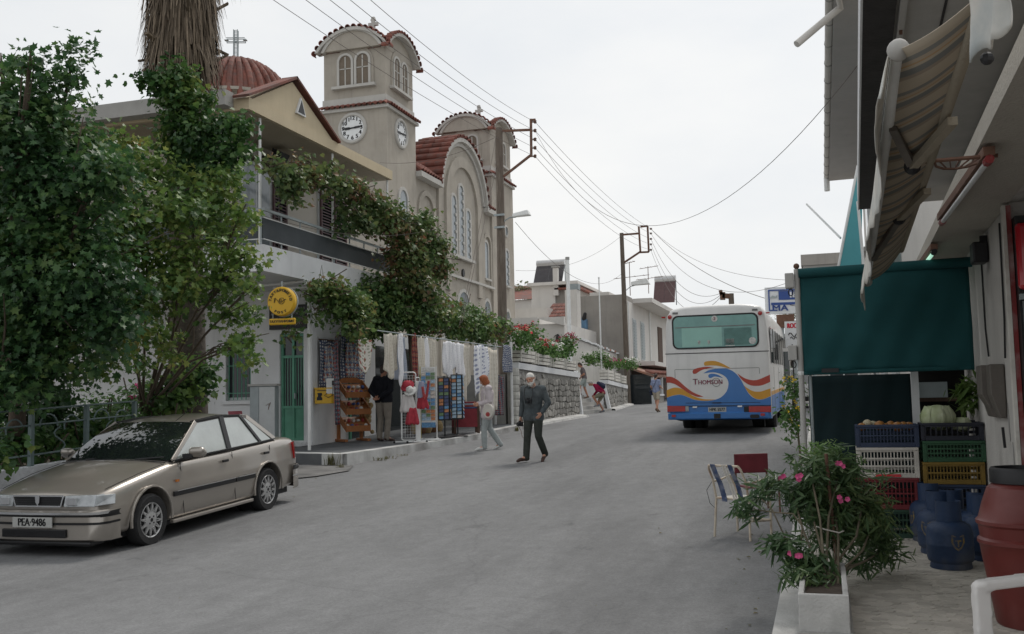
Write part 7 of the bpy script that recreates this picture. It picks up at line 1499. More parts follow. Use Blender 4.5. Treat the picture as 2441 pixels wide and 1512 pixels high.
# ---------------------------------------------------------------- beyond the coach on the right side
M['sign_blue'] = mat('sign_blue', (.03,.07,.25), .4, .06, 5); M['sign_white'] = mat('sign_white', (.66,.68,.7), .4, .05, 4); M['sign_red'] = mat('sign_red', (.5,.03,.05), .5, .08, 5)
hp = at(1870,715,34); hs2 = thing('hotel_sign', 'large white billboard framed in dark blue with the letters IE and MA', 'sign', hp, R(8)); s_ = 34/FPX
def sgn(nm, m, x0, x1, y0, y1, dy=0, par=hs2, t=.02): mb = MB(); mb.box((x0-1870)*s_,(x1-1870)*s_,-t-dy,-dy+.0,(715-y1)*s_,(715-y0)*s_); return mb.build(nm, m, par)
sgn('board', M['sign_white'],1825,1950,684,748,-.16,t=.16)
for b in ((1832,1950,690,693),(1832,1835,693,741),(1835,1852,738,741)): sgn('border', M['sign_blue'],*b,dy=.012)
sgn('banner', M['sign_blue'],1856,1950,694,715,.004); sgn('stripe', M['sign_blue'],1838,1950,721,727,.004)
mb = MB(); put_text(mb, 'IE', 20*s_, ((1890-1870)*s_,-.04,(715-704)*s_), (1,0,0), (0,0,1), 1.2, .012); mb.build('lettering', M['sign_white'], hs2)
mb = MB(); put_text(mb, 'MA', 20*s_, ((1858-1870)*s_,-.04,(715-735)*s_), (1,0,0), (0,0,1), 1.3, .012); mb.build('lettering', M['sign_blue'], hs2)
mb = MB(); mb.prism([((x-1870)*s_,(715-y)*s_) for x, y in ((1836,708),(1842,704),(1848,707),(1853,703),(1853,710),(1836,711))], (0,-.03,0), (1,0,0), (0,0,1), .01); mb.build('emblem', M['steel'], hs2)
mb = MB(); mb.box((1850-1870)*s_,(1890-1870)*s_,.02,.2,-.95,-.5); mb.build('support', M['rust'], hs2)
for x in (1862,1932): mb = MB(); mb.tube([((x-1870)*s_,.1,-.5),((x-1870)*s_,.1,-3.0)],.06,6); mb.build('post', M['steel'], hs2)
rp = at(1893,790,30); rs = thing('rooms_sign', 'small white sign with red letters ROOMS half hidden by the green blind', 'sign', rp, R(5)); s2 = 30/FPX
mb = MB(); mb.box(-22*s2,30*s2,0,.05,-38*s2,24*s2); mb.build('board', M['sign_white'], rs); mb = MB(); put_text(mb, 'ROOMS', 17*s2, (2*s2,-.005,13*s2), (1,0,0), (0,0,1), .62, .012); mb.build('lettering', M['sign_red'], rs)
mb = MB(); mb.tube([((-14+3*k)*s2,-.01,(-8+5*math.sin(k*1.1))*s2) for k in range(10)], .014, 5); mb.tube([((-10+2.6*k)*s2,-.01,(-16+3*math.sin(k*1.7))*s2) for k in range(9)], .012, 5); mb.build('drawing', M['black'], rs); mb = MB(); mb.tube([(0,.08,-38*s2),(0,.08,-3.0)],.05,6); mb.build('post', M['steel'], rs)
fh = thing('house', 'pale low house with a shutter up the street right of the coach', 'house', (2,52,1.2)); p = at(1868,800,52); bx_('wall', M['house_white'], fh, p.x,8,p.y,p.y+8,1,4.6); bx_('roof', M['concrete'], fh, p.x-.5,8,p.y-.5,p.y+8,4.602,4.8); bx_('shutter', M['steel'], fh, p.x+.4,p.x+1.4,p.y-.03,p.y-.002,2.2,3.9)
bk = thing('house', 'grey concrete house top seen above the green blind', 'house', (2,36,1)); p = at(1913,640,38); q_ = at(1990,606,38); bx_('wall', M['concrete'], bk, p.x,6.5,p.y,p.y+7,1,p.z+.1); bx_('parapet', M['house_grey'], bk, p.x-.06,6.5,p.y-.06,p.y+7,p.z+.102,q_.z)
# white car parked beyond the coach
M['car_white'] = mat('car_white', (.68,.68,.68), .3, .04, 3, coat=.5)
vp = at(1884,962,43); vx, vy = vp.x+.15, vp.y; vn = thing('white_van', 'white van parked far up the kerb beyond the coach', 'van', (vx,vy,g(vy)))
mb = MB(); mb.add([(-.82,0,.3),(.82,0,.3),(.84,0,.95),(-.84,0,.95),(-.8,.05,1.0),(.8,.05,1.0),(.7,.35,1.75),(-.7,.35,1.75),(.7,3.6,1.78),(-.7,3.6,1.78),(.84,3.9,1.0),(-.84,3.9,1.0),(.82,3.9,.3),(-.82,3.9,.3)], [(0,1,2,3),(3,2,5,4),(4,5,6,7),(7,6,8,9),(9,8,10,11),(11,10,12,13),(13,12,1,0),(1,12,10,2),(2,10,8,6,5),(0,3,11,13),(3,4,7,9,11)]); mb.build('body', M['car_white'], vn, bev=.05)
mb = MB(); mb.add([(-.7,.075,1.06),(.7,.075,1.06),(.62,.31,1.66),(-.62,.31,1.66)], [(0,1,2,3)]); o_ = mb.build('rear_window', M['car_glass'], vn); o_.location.y = -.02
for s in (-1,1):
 mb = MB(); mb.box(min(s*.62,s*.8),max(s*.62,s*.8),-.02,.02,.62,.9); mb.build('tail_light', M['tail'], vn)
 for y in (.7,3.1): mb = MB(); mb.tube([(s*.62,y,.3),(s*.84,y,.3)],.3,16); mb.build('wheel', M['rubber'], vn)
mb = MB(); mb.box(-.25,.25,-.015,.0,.5,.62); mb.build('number_plate', M['plate'], vn); mb = MB(); mb.box(-.84,.84,-.06,.05,.3,.5); mb.build('bumper', M['trim'], vn, bev=.02)
# ---------------------------------------------------------------- shop on the right (its front runs 1.6 degrees off the kerb)
SA = R(1.6)
def sh(v, u, z): return Vector((v*math.cos(SA)+u*math.sin(SA), u*math.cos(SA)-v*math.sin(SA), z))
def sbox(nm, m, par, v0, v1, u0, u1, z0, z1, **k):
 mb = MB(); mb.add([sh(v0,u0,z0),sh(v1,u0,z0),sh(v1,u1,z0),sh(v0,u1,z0),sh(v0,u0,z1),sh(v1,u0,z1),sh(v1,u1,z1),sh(v0,u1,z1)], [(0,3,2,1),(4,5,6,7),(0,1,5,4),(1,2,6,5),(2,3,7,6),(3,0,4,7)]); return mb.build(nm, m, par, w=1, **k)
M['shop_wall'] = mat('shop_wall', (.52,.50,.47), .88, .08, 2, bump=.3, bs=40, col2=(.3,.28,.26), thr=.68, streak=.3, spec=.2); M['ceiling'] = mat('shop_ceiling', (.45,.42,.37), .9, .07, 1.5, bump=.5, bs=50, spec=.2); M['tar'] = mat('tarred_edge', (.035,.033,.032), .85, .25, 8, s3=(1,1,6), bump=.4, bs=30)
M['slab_grey'] = mat('slab_grey', (.42,.41,.39), .88, .1, 2, streak=.2, spec=.2); M['red_paint'] = mat('red_paint', (.25,.03,.03), .5, .15, 6, col2=(.5,.4,.38), thr=.6); M['dark_in'] = mat('shop_inside', (.02,.018,.016), .8, .3, 3)  # shop_inside: the gloom of the interior is put into a near-black colour
shop = thing('grocery_shop', 'narrow grocery front with low ceiling, worn white wall and balcony slab over the pavement', 'shop', sh(1.13,8,.25))
sbox('wall', M['shop_wall'], shop, 1.13,1.35,8.06,12.2,.1,3.98); sbox('wall', M['shop_wall'], shop, 1.13,1.35,4.3,4.6,-.1,3.98); sbox('lintel_wall', M['shop_wall'], shop, 1.131,1.35,4.6,8.06,3.03,3.98)
sbox('ceiling', M['ceiling'], shop, .72,1.128,3.4,12.4,3.02,3.14); sbox('balcony_slab', M['slab_grey'], shop, .165,1.4,5.7,13.2,4.0,4.17)
sbox('gutter_edge', M['tar'], shop, .15,.34,5.7,13.2,3.965,3.998); sbox('slab_trim', M['white'], shop, .135,.149,5.7,13.2,3.96,4.2); sbox('soffit_batten', M['slab_grey'], shop, .36,.40,5.7,13.1,3.95,3.999); sbox('soffit_joint', M['tar'], shop, .62,.635,5.7,13.1,3.992,3.9995)
for u in rng(5.8,12.6,.8): sbox('bolt', M['rust'], shop, .37,.39,u,u+.02,3.925,3.949)
for u, w_ in ((8.0,.05),(4.58,.06)): sbox('door_frame', M['red_paint'], shop, 1.1,1.135,u,u+w_,.2,3.0)
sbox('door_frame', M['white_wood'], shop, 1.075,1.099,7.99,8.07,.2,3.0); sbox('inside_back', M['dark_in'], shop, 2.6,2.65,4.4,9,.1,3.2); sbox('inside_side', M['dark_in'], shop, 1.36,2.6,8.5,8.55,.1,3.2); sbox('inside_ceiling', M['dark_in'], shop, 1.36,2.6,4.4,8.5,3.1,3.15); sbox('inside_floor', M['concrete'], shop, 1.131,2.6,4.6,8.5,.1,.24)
for p in (((1.12,9.75,3.0),(1.12,9.75,2.2),(1.115,9.6,1.95)),((1.12,8.5,2.95),(1.12,8.55,2.2),(1.115,8.6,1.9))): mb = MB(); mb.tube([sh(*q) for q in p],.008,5); mb.build('cable', M['black'], shop, w=1)
for a, b in ((8.7,1.25),(8.55,.95),(8.62,.7)):
 mb = MB(); mb.prism([(-.02,0),(.015,.06),(.03,.2),(.005,.3),(-.02,.15)], sh(1.128,a,b), (0,1,0), (0,0,1), -.004); mb.build('paint_scar', M['concrete'], shop, w=1)
# drinks cooler in the doorway
ck = thing('drinks_cooler', 'tall drinks cooler with a red header and white roundel in the shop doorway', 'cooler', sh(1.6,7.6,.24)); M['cooler_red'] = mat('cooler_red', (.5,.012,.025), .25, .06, 3, coat=.6)
sbox('body', M['black'], ck, 1.14,1.8,7.88,8.05,.25,2.9); sbox('header', M['cooler_red'], ck, 1.13,1.8,7.80,7.87,2.36,2.84, bev=.03); sbox('glass_door', M['glass_dark'], ck, 1.15,1.79,7.84,7.875,.4,2.28); sbox('trim', M['steel'], ck, 1.135,1.8,7.82,7.875,2.29,2.33)
mb = MB(); mb.lathe([(.13,0),(.13,.006),(.01,.007)], sh(1.36,7.798,2.6), 24, Matrix.Rotation(R(90),3,'X')); mb.build('roundel', M['sign_white'], ck, w=1)
# lamps under the ceiling
M['tube_lit'] = mat('tube_lit', (.6,.9,.75), .4, .02, 3, emit=(.3,.55,.42))
def tube_lamp(a, b, label, m='white_metal', end='red_paint'):
 a, b = Vector(a), Vector(b); t = thing('tube_lamp', label, 'lamp', (a+b)/2); d = (b-a).normalized(); mb = MB(); mb.bar(a,b,.06,.05); mb.build('housing', M['rust'], t, w=1); mb = MB(); mb.tube([a+d*.05-Vector((0,0,.045)),b-d*.05-Vector((0,0,.045))],.017,8); mb.build('tube', M[m], t, w=1, smooth=60)
 for p, q in ((a,a+d*.09),(b-d*.09,b)): mb = MB(); mb.tube([p-Vector((0,0,.045)),q-Vector((0,0,.045))],.026,8); mb.build('end_cap', M[end], t, w=1)
def onz(x, y, z): v = ray(x,y); return CAM+v*((z-EYE)/v.z)
tube_lamp(onz(2357,360,2.975), onz(2243,518,2.975), 'long fluorescent tube with red end caps on the shop ceiling'); tube_lamp(onz(2226,588,2.975), onz(2198,626,2.975), 'short greenish glowing tube lamp seen just above the green blind', 'tube_lit', 'black')
p = onz(2280,380,2.99); t = thing('ceiling_bracket', 'rusty wire bracket folded flat under the ceiling beside the long tube', 'bracket', p); mb = MB(); mb.tube([p+Vector((.13*math.cos(a*PI/6),.22*math.sin(a*PI/6)-.1,-.03)) for a in range(7)],.008,5); mb.build('hoop', M['rust'], t, w=1); mb = MB(); mb.tube([p+Vector((-.2,-.1,-.02)),p+Vector((.2,-.1,-.02))],.012,5); mb.build('bar', M['rust'], t, w=1)
mb = MB()
for k in range(5): mb.tube([p+Vector((-.1+.05*k,-.1,-.03)),p+Vector((-.05+.025*k,.08,-.03))],.005,4)
tag(mb.build('wires', M['rust'], t, w=1), kind='stuff')
p = sh(1.12,9.35,2.84); t = thing('wall_speaker', 'small dark box fixed to the wall just under the ceiling corner', 'speaker', p); mb = MB(); mb.box(p.x-.12,p.x,p.y-.1,p.y+.1,p.z-.1,p.z+.08); mb.build('box', M['black'], t, w=1, bev=.015); mb = MB(); mb.box(p.x-.05,p.x+.02,p.y-.02,p.y+.02,p.z+.08,p.z+.14); mb.build('bracket', M['black'], t, w=1)
t = thing('meter_box', 'brown grey metal meter cabinets with slanted lower edges on the shop wall', 'meter box', sh(1.12,9.2,1.45)); M['meter'] = mat('meter_metal', (.13,.115,.1), .5, .2, 5, streak=.3)
for k, (u0, u1, d) in enumerate(((8.75,8.98,.11),(9.0,9.3,.15),(9.32,9.55,.1))):
 mb = MB(); P = [(1.125,1.86),(1.125-d,1.86),(1.125-d,1.62),(1.125-.05,1.43),(1.125,1.43)]; A_ = [sh(v,u0,z) for v, z in P]; B_ = [sh(v,u1,z) for v, z in P]; n = 5; mb.add(A_+B_, [tuple(range(5))[::-1],tuple(range(5,10))]+[(i,(i+1)%5,(i+1)%5+5,i+5) for i in range(5)]); mb.build('cabinet', M['meter'], t, w=1, bev=.01)
mb = MB(); mb.tube([sh(1.08,8.7,1.36),sh(1.09,8.72,1.2)],.012,5); mb.build('conduit', M['black'], t, w=1)
# striped folding awning
M['stripe'] = bpy.data.materials.new('awning_stripe'); m = M['stripe']; m.use_nodes = True; N, L_ = m.node_tree.nodes, m.node_tree.links; bs_ = N['Principled BSDF']; bs_.inputs['Roughness'].default_value = .85
uv = N.new('ShaderNodeUVMap'); sx = N.new('ShaderNodeSeparateXYZ'); L_.new(uv.outputs[0], sx.inputs[0]); mu = N.new('ShaderNodeMath'); mu.operation = 'MULTIPLY'; mu.inputs[1].default_value = 13; L_.new(sx.outputs[0], mu.inputs[0]); fr = N.new('ShaderNodeMath'); fr.operation = 'FRACT'; L_.new(mu.outputs[0], fr.inputs[0])
cr_ = N.new('ShaderNodeValToRGB'); cr_.color_ramp.interpolation = 'CONSTANT'; cols = [(0,(.40,.34,.26)),(.28,(.2,.195,.175)),(.4,(.38,.31,.23)),(.5,(.38,.25,.13)),(.54,(.4,.34,.26)),(.62,(.18,.18,.165)),(.8,(.29,.24,.185)),(.9,(.4,.34,.26))]
while len(cr_.color_ramp.elements) < len(cols): cr_.color_ramp.elements.new(.5)
for e_, (p_, c_) in zip(cr_.color_ramp.elements, cols): e_.position = p_; e_.color = c_+(1,)
L_.new(fr.outputs[0], cr_.inputs[0]); L_.new(cr_.outputs[0], bs_.inputs['Base Color']); tr_ = N.new('ShaderNodeBsdfTranslucent'); L_.new(cr_.outputs[0], tr_.inputs[0]); ms_ = N.new('ShaderNodeMixShader'); ms_.inputs[0].default_value = .18; L_.new(bs_.outputs[0], ms_.inputs[1]); L_.new(tr_.outputs[0], ms_.inputs[2]); L_.new(ms_.outputs[0], N['Material Output'].inputs[0])
M['valance'] = mat('valance_cloth', (.62,.6,.55), .9, .15, 6, col2=(.42,.45,.45), thr=.58)
def sheet(nm, m, P, nu, nv, par, thick=.006, uvf=None):
 vs = [P(i/nu, j/nv) for j in range(nv+1) for i in range(nu+1)]; fs = [(j*(nu+1)+i, j*(nu+1)+i+1, (j+1)*(nu+1)+i+1, (j+1)*(nu+1)+i) for j in range(nv) for i in range(nu)]
 me = bpy.data.meshes.new(nm); me.from_pydata([tuple(v-Vector(par.location)) for v in vs], [], fs); ul = me.uv_layers.new(name='UVMap')
 for p in me.polygons:
  for li, vi in zip(p.loop_indices, p.vertices): ul.data[li].uv = ((vi % (nu+1))/nu, (vi//(nu+1))/nv)
 me.materials.append(m); me.polygons.foreach_set('use_smooth', [True]*len(me.polygons)); o = bpy.data.objects.new(nm, me); COL.objects.link(o); o.parent = par; sd = o.modifiers.new('thickness','SOLIDIFY'); sd.thickness = thick; sd.offset = 0; return o
A_, B_ = atY(2141,120,4.4), atY(2066,672,9.85); ra, rb = onz(2313,123,2.975), onz(2187,484,2.975); rd = (rb-ra); R0 = onz(2350,-25,2.975); R1 = ra+rd*((9.9-ra.y)/rd.y)
aw = thing('striped_awning', 'faded striped folding awning with a ragged white valance under the balcony', 'awning', (A_+B_+R0+R1)/4)
sheet('fabric', M['stripe'], lambda s, q: (A_+(B_-A_)*s)*(1-q)+(R0+(R1-R0)*s)*q-Vector((0,0,(.02+.025*s)*math.sin(PI*q)+.012*math.sin(s*26)*q*(1-q)*4)), 60, 10, aw)
mb = MB(); mb.tube([A_,B_],.03,10); mb.build('front_bar', M['white_metal'], aw, w=1, smooth=60); mb = MB(); mb.tube([R0,R1],.026,10); mb.build('roller', M['soffit'], aw, w=1, smooth=60)
for e_ in (A_,B_): mb = MB(); mb.sph(e_,.048,10,8); mb.build('end_cap', M['slab_grey'], aw, w=1, smooth=60)
random.seed(12); scal = [abs(math.sin(k*.9))*.04+random.uniform(0,.035) for k in range(61)]
sheet('valance', M['valance'], lambda s, q: A_+(B_-A_)*s+Vector((-.035-.03*math.sin(s*17)*q-.02*q, 0, -q*(.06+.17*min(1,s*2.6)+(scal[int(s*60)] if q > .8 else .0)))), 60, 6, aw)
for s, e_ in ((.17,.35),(.78,.62)):
 a = A_+(B_-A_)*s+Vector((.02,0,-.03)); k_ = R0+(R1-R0)*e_+Vector((-.12,0,-.1)); w0 = R0+(R1-R0)*(e_-.12)+Vector((.02,0,-.06)); mb = MB(); mb.bar(a,k_,.04,.035); mb.build('folding_arm', M['meter'], aw, w=1); mb = MB(); mb.bar(k_,w0,.045,.04); mb.build('folding_arm', M['soffit'], aw, w=1); mb = MB(); mb.sph(k_,.045,8,6); mb.build('elbow', M['black'], aw, w=1)
# end of a second awning, close to the camera
t = thing('awning_end', 'loose end of a nearer awning with a pale scalloped flap at the top right corner', 'awning', at(2365,20,3.2)); a, b = at(2300,-60,3.3), at(2398,-60,3.0)
sheet('flap', M['print_white'] if False else M['valance'], lambda s, q: a+(b-a)*s+Vector((.012*math.sin(s*12+q*3), .02*math.sin(s*8), -q*(.27+(-.09 if s > .45 else .0)*min(1,abs(s-.45)*5)+.03*math.cos(s*9)))), 16, 8, t)
mb = MB(); mb.tube([at(2300,-80,3.35),at(2440,-110,2.8)],.03,8); mb.build('bar', M['white_metal'], t, w=1); mb = MB(); mb.sph(at(2352,140,3.25),.022,8,6); mb.build('weight', M['black'], t, w=1)
# green roller blind closing the end of the pavement
M['blind'] = mat('blind_green', (.013,.07,.075), .85, .12, 3, bump=.2, bs=250, spec=.25)
YC = 10.29; bl = thing('green_blind', 'dark green canvas roller blind hung across the pavement between pole and wall', 'blind', (.6,YC,.3))
M['blind_dark'] = mat('blind_shaded', (.005,.018,.021), .9, .2, 3)  # same canvas as the blind, with its shade put into a darker colour
def bsheet(nm, x0, x1, z0, z1, y, sag=.012, m='blind'): sheet(nm, M[m], lambda s, q: Vector((x0+(x1-x0)*s, y+sag*math.sin(s*7+q*4)+.008*math.sin(s*31+q*9)*(.3+q)+.006*math.sin(q*17-s*5)-.02*math.sin(PI*q), z1+(z0-z1)*q+.01*math.sin(s*5)*q)), 40, 18, bl, .004)
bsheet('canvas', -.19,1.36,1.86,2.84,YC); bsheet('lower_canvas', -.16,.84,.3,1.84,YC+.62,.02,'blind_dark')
mb = MB(); mb.tube([(-.2,YC,2.855),(1.39,YC,2.875)],.05,12); mb.build('roll', M['blind'], bl, w=1, smooth=60); mb = MB(); mb.tube([(-.2,YC,1.86),(1.33,YC,1.87)],.02,8); mb.build('hem_bar', M['blind'], bl, w=1)
mb = MB(); mb.box(-.02,.14,YC-.03,YC-.02,1.86,1.9); mb.build('handle', M['black'], bl, w=1)
for x, m_ in ((-.215,'slab_grey'),): mb = MB(); mb.tube([(x,YC,g(YC)+.1),(x,YC,2.9)],.028,10); mb.build('post', M[m_], bl, w=1, smooth=60)
mb = MB(); mb.tube([(-.13,YC+.05,g(YC)+.1),(-.13,YC+.05,1.85)],.014,8); mb.build('guide_rail', M['steel'], bl, w=1); mb = MB(); mb.sph((-.215,YC,1.86),.035,8,6); mb.build('clamp', M['white_metal'], bl, w=1); mb = MB(); mb.sph((-.215,YC,2.93),.03,8,6); mb.build('finial', M['rust'], bl, w=1)
for z in (2.78,2.06): mb = MB(); mb.box(-.33,-.245,YC-.06,YC+.05,z-.07,z+.08); mb.build('bracket_box', M['slab_grey'], bl, w=1, bev=.008); mb = MB(); mb.tube([(-.28+.022*math.cos(k*.7),YC,z-.11+.035*math.sin(k*.7)) for k in range(10)],.006,5); mb.build('hook', M['black'], bl, w=1)
mb = MB(); mb.box(.83,.9,YC+.45,YC+.5,.3,1.86); mb.build('corner_post', M['white'], bl, w=1)
# shelves in the shade behind the crates
t = thing('produce_shelf', 'dark shelf with hanging greens in the shade behind the crates', 'shelf', (1.15,11.3,.3))
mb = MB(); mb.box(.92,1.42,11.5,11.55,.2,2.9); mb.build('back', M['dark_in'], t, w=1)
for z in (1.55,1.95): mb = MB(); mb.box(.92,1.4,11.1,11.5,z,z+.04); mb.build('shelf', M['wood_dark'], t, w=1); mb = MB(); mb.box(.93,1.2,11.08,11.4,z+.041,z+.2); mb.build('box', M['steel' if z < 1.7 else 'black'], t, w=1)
M['leek'] = leafmat('leek_leaf', [(0,(.05,.1,.02)),(.5,(.1,.17,.04)),(1,(.16,.22,.07))]); mb = MB(); leaves(mb, [((1.33,10.75,1.6),(.07,.07,.28),90)], .24, 'long', clump=.05, droop=1.2); o = mb.build('hanging_greens', M['leek']); tag(o, 'bunch of green leeks hanging by the wall behind the cabbage', 'vegetables')
# crates
CM = {n: mat('crate_'+n, c, .5, .14, 5, col2=tuple(q*.55 for q in c), thr=.66) for n, c in (('white',(.52,.49,.44)),('navy',(.022,.036,.075)),('red',(.16,.016,.022)),('green',(.025,.085,.04)),('yellow',(.2,.125,.02)),('darkgreen',(.02,.055,.035)),('black',(.015,.017,.028)))}
def crate(x0, x1, z0, z1, m, label, cols_=16, rows=3, arch=True, y0=YC-.02):
 t = thing('crate', label, 'crate', ((x0+x1)/2, y0+.2, z0), 0, 'plastic crates stacked by the shop'); h = z1-z0; y1 = y0+.38; c = CM[m]
 def bb(nm, *b): mb = MB(); mb.box(*b); return mb.build(nm, c, t, w=1, bev=.004)
 bb('base', x0+.02,x1-.02,y0+.012,y1-.012,z0+.01,z0+.03)
 for x in (x0,x1-.035):
  for y in (y0,y1-.035): bb('corner_post', x,x+.035,y,y+.035,z0,z1-.026)
 bb('rim', x0,x1,y0-.006,y0+.02,z1-.025,z1); bb('rim', x0,x1,y1-.02,y1+.006,z1-.025,z1); bb('rim', x0-.002,x0+.02,y0+.021,y1-.021,z1-.025,z1); bb('rim', x1-.02,x1+.002,y0+.021,y1-.021,z1-.025,z1); bb('foot_rail', x0+.036,x1-.036,y0+.002,y0+.02,z0+.0,z0+.045)
 mb = MB()
 for k in range(rows): z = z0+.045+(h-.07)*(k+1)/(rows); mb.box(x0+.035,x1-.035,y0+.004,y0+.016,z-.014,z)
 for k in range(cols_+1): x = x0+.04+(x1-x0-.08)*k/cols_; mb.box(x-.005,x+.005,y0+.007,y0+.013,z0+.045,z1-.025)
 for k in range(rows): z = z0+.045+(h-.07)*(k+1)/(rows); mb.box(x0+.004,x0+.014,y0+.035,y1-.035,z-.014,z); mb.box(x1-.014,x1-.004,y0+.035,y1-.035,z-.014,z)
 for k in range(9): y = y0+.05+(.28)*k/8; mb.box(x0+.006,x0+.012,y-.005,y+.005,z0+.03,z1-.025); mb.box(x1-.012,x1-.006,y-.005,y+.005,z0+.03,z1-.025)
 for k in range(3): mb.box(x0+.03,x1-.03,y1-.012,y1-.004,z0+.05+h*.3*k,z0+.08+h*.3*k)
 tag(mb.build('lattice', c, t, w=1), kind='stuff'); t.rotation_euler.z = random.uniform(-.03,.03); return t
z0 = g(YC)+.15
crate(.24,.80,z0,.535,'darkgreen','dark green crate on the pavement at the foot of the left stack',14,3)
crate(.26,.82,.537,.835,'red','red crate second from the bottom of the left stack',14,2); wc = crate(.27,.83,.837,1.125,'white','dirty white crate with a red label in the left stack',16,3); crate(.27,.84,1.127,1.345,'navy','navy crate of vegetables on top of the left stack',16,2)
mb = MB(); mb.box(.43,.66,YC-.03,YC-.0265,.845,.872); mb.build('label_strip', M['cooler_red'], wc, w=1)
crate(.86,1.40,z0,.51,'navy','navy crate on the pavement behind the gas bottles',14,2); crate(.86,1.40,.512,.775,'navy','second navy crate up, just under the yellow one',14,2); crate(.86,1.40,.777,.985,'yellow','mustard yellow crate in the right stack',16,2); crate(.86,1.41,.987,1.185,'green','green crate in the right stack under the cabbage crate',16,3); crate(.86,1.41,1.187,1.355,'black','blackish crate holding a big cabbage on top of the right stack',10,1)
M['cabbage'] = mat('cabbage_leaf', (.36,.42,.22), .6, .2, 9, col2=(.45,.48,.33), thr=.5)
def cabbage(p, r, label, seed):
 rnd = random.Random(seed); t = thing('cabbage', label, 'cabbage', p); mb = MB(); mb.sph((0,0,0),(r,r,r*.8),18,12); mb.build('heart', M['cabbage'], t, smooth=60)
 for k in range(7):
  a = k*2*PI/7+rnd.uniform(-.2,.2); mb = MB(); vs = []
  for j in range(6):
   th = -.9+j*.36
   for i in range(6): ph = a+(i/5-.5)*1.25; rr = r*(1.03+.05*math.sin(i*2.2+j)+(.1 if j == 5 else 0)); vs.append((rr*math.cos(th)*math.cos(ph), rr*math.cos(th)*math.sin(ph), rr*.82*math.sin(th)))
  mb.add(vs, [(j*6+i, j*6+i+1, (j+1)*6+i+1, (j+1)*6+i) for j in range(5) for i in range(5)]); o = mb.build('outer_leaf', M['cabbage'], t, smooth=70); s_ = o.modifiers.new('t','SOLIDIFY'); s_.thickness = .004
 return t
cabbage((1.03,YC+.17,1.40), .155, 'big pale green cabbage in the blackish crate on the right stack', 1); cabbage((1.24,YC+.2,1.33), .09, 'smaller flat cabbage right of the big one', 2)
M['cauli'] = mat('cauliflower', (.52,.46,.32), .8, .15, 20, bump=.8, bs=60); M['pepper'] = mat('pepper_orange', (.3,.13,.03), .4, .25, 10)
random.seed(9)
for k in range(9):
 x = .33+.055*k; mb = MB(); r_ = random.uniform(.035,.05); mb.sph((0,0,0),(r_*1.1,r_,r_),9,7); o = mb.build('vegetable', M['cauli'] if k in (1,2) else M['pepper'], None, smooth=60); o.location = (x,YC+.1+.06*(k%3),1.32+.012*(k%2)+(.02 if k in (1,2) else 0)); tag(o, ['orange pepper at the left end of the navy crate','pale cauliflower head in the navy crate','second pale cauliflower beside the first in the navy crate','dark orange pepper right of the cauliflowers','pepper in the middle of the navy crate','pepper right of the middle of the navy crate','third pepper from the right in the navy crate','second pepper from the right in the navy crate','orange pepper at the right end of the navy crate'][k], 'vegetable', 'vegetables in the navy crate')
# gas bottles
M['gas_blue'] = mat('gas_blue', (.016,.036,.085), .55, .2, 5, col2=(.1,.1,.1), thr=.62, bump=.2, bs=40); M['brass'] = mat('valve_metal', (.5,.48,.42), .3, .1, 6, metal=.9); M['gas_mark'] = mat('gas_mark', (.2,.14,.03), .7, .3, 30, col2=(.05,.06,.1), thr=.5)
def gas(loc, rz, label):
 t = thing('gas_bottle', label, 'gas bottle', loc, rz, 'blue gas bottles outside the shop'); r = .18
 mb = MB(); mb.lathe([(r*.86,.0),(r*.9,.02),(r*.86,.06)], (0,0,0), 24); mb.build('foot_ring', M['gas_blue'], t, smooth=40)
 mb = MB(); mb.lathe([(r*.8,.05),(r*.95,.07),(r,.1),(r,.19),(r*1.012,.195),(r*1.012,.21),(r,.215),(r,.29),(r*.97,.325),(r*.88,.355),(r*.68,.38),(r*.2,.395)], (0,0,0), 28); mb.build('shell', M['gas_blue'], t, smooth=45)
 mb = MB(); n = 18; vs = []
 for k in range(n+1):
  a = R(-215+k*250/n)
  for rr, z in ((.092,.372),(.098,.372),(.098,.55),(.092,.55)): vs.append((rr*math.cos(a),rr*math.sin(a),z))
 fs = [(k*4+i,(k+1)*4+i,(k+1)*4+(i+1)%4,k*4+(i+1)%4) for k in range(n) for i in range(4)]+[(0,1,2,3),(n*4+3,n*4+2,n*4+1,n*4)]; mb.add(vs, fs); mb.build('collar', M['gas_blue'], t, smooth=40)
 mb = MB(); mb.tube([(0,0,.39),(0,0,.47)],.017,10); mb.tube([(0,0,.445),(.03,-.07,.445)],.012,8); v_ = mb.build('valve', M['brass'], t, smooth=40); mb = MB(); mb.tube([(.03,-.07,.445),(.034,-.082,.445)],.02,10); mb.build('valve_cap', M['brass'], v_)
 mb = MB(); sh_ = [(-.05,.06),(.05,.06),(.052,.0),(.03,-.045),(0,-.07),(-.03,-.045),(-.052,0)]
 o2 = [(x*.72,z*.72) for x, z in sh_]; k = 7
 def cy(x, z): a = -PI/2+x/r; return ((r+.0025)*math.cos(a),(r+.0025)*math.sin(a),.235+z)
 mb.add([cy(*p) for p in sh_]+[cy(*p) for p in o2], [(i,(i+1)%k,(i+1)%k+k,i+k)[::-1] for i in range(k)]); mb.add([cy(-.025,.02),cy(.025,.02),cy(.025,.008),cy(.006,.008),cy(.006,-.035),cy(-.006,-.035),cy(-.006,.008),cy(-.025,.008)], [(7,6,3,2,1,0),(6,5,4,3)]); mb.build('emblem', M['gas_mark'], t); return t
def gp(x, y): p = atG(x,y,.15); return Vector((p.x,p.y+.14,p.z-.003))
gas(gp(2272,1362), R(14), 'nearest blue gas bottle with a worn yellow shield, in front of the group'); gas(gp(2247,1328)+Vector((-.0,.06,0)), R(-40), 'blue gas bottle half hidden just left of and behind the front one')
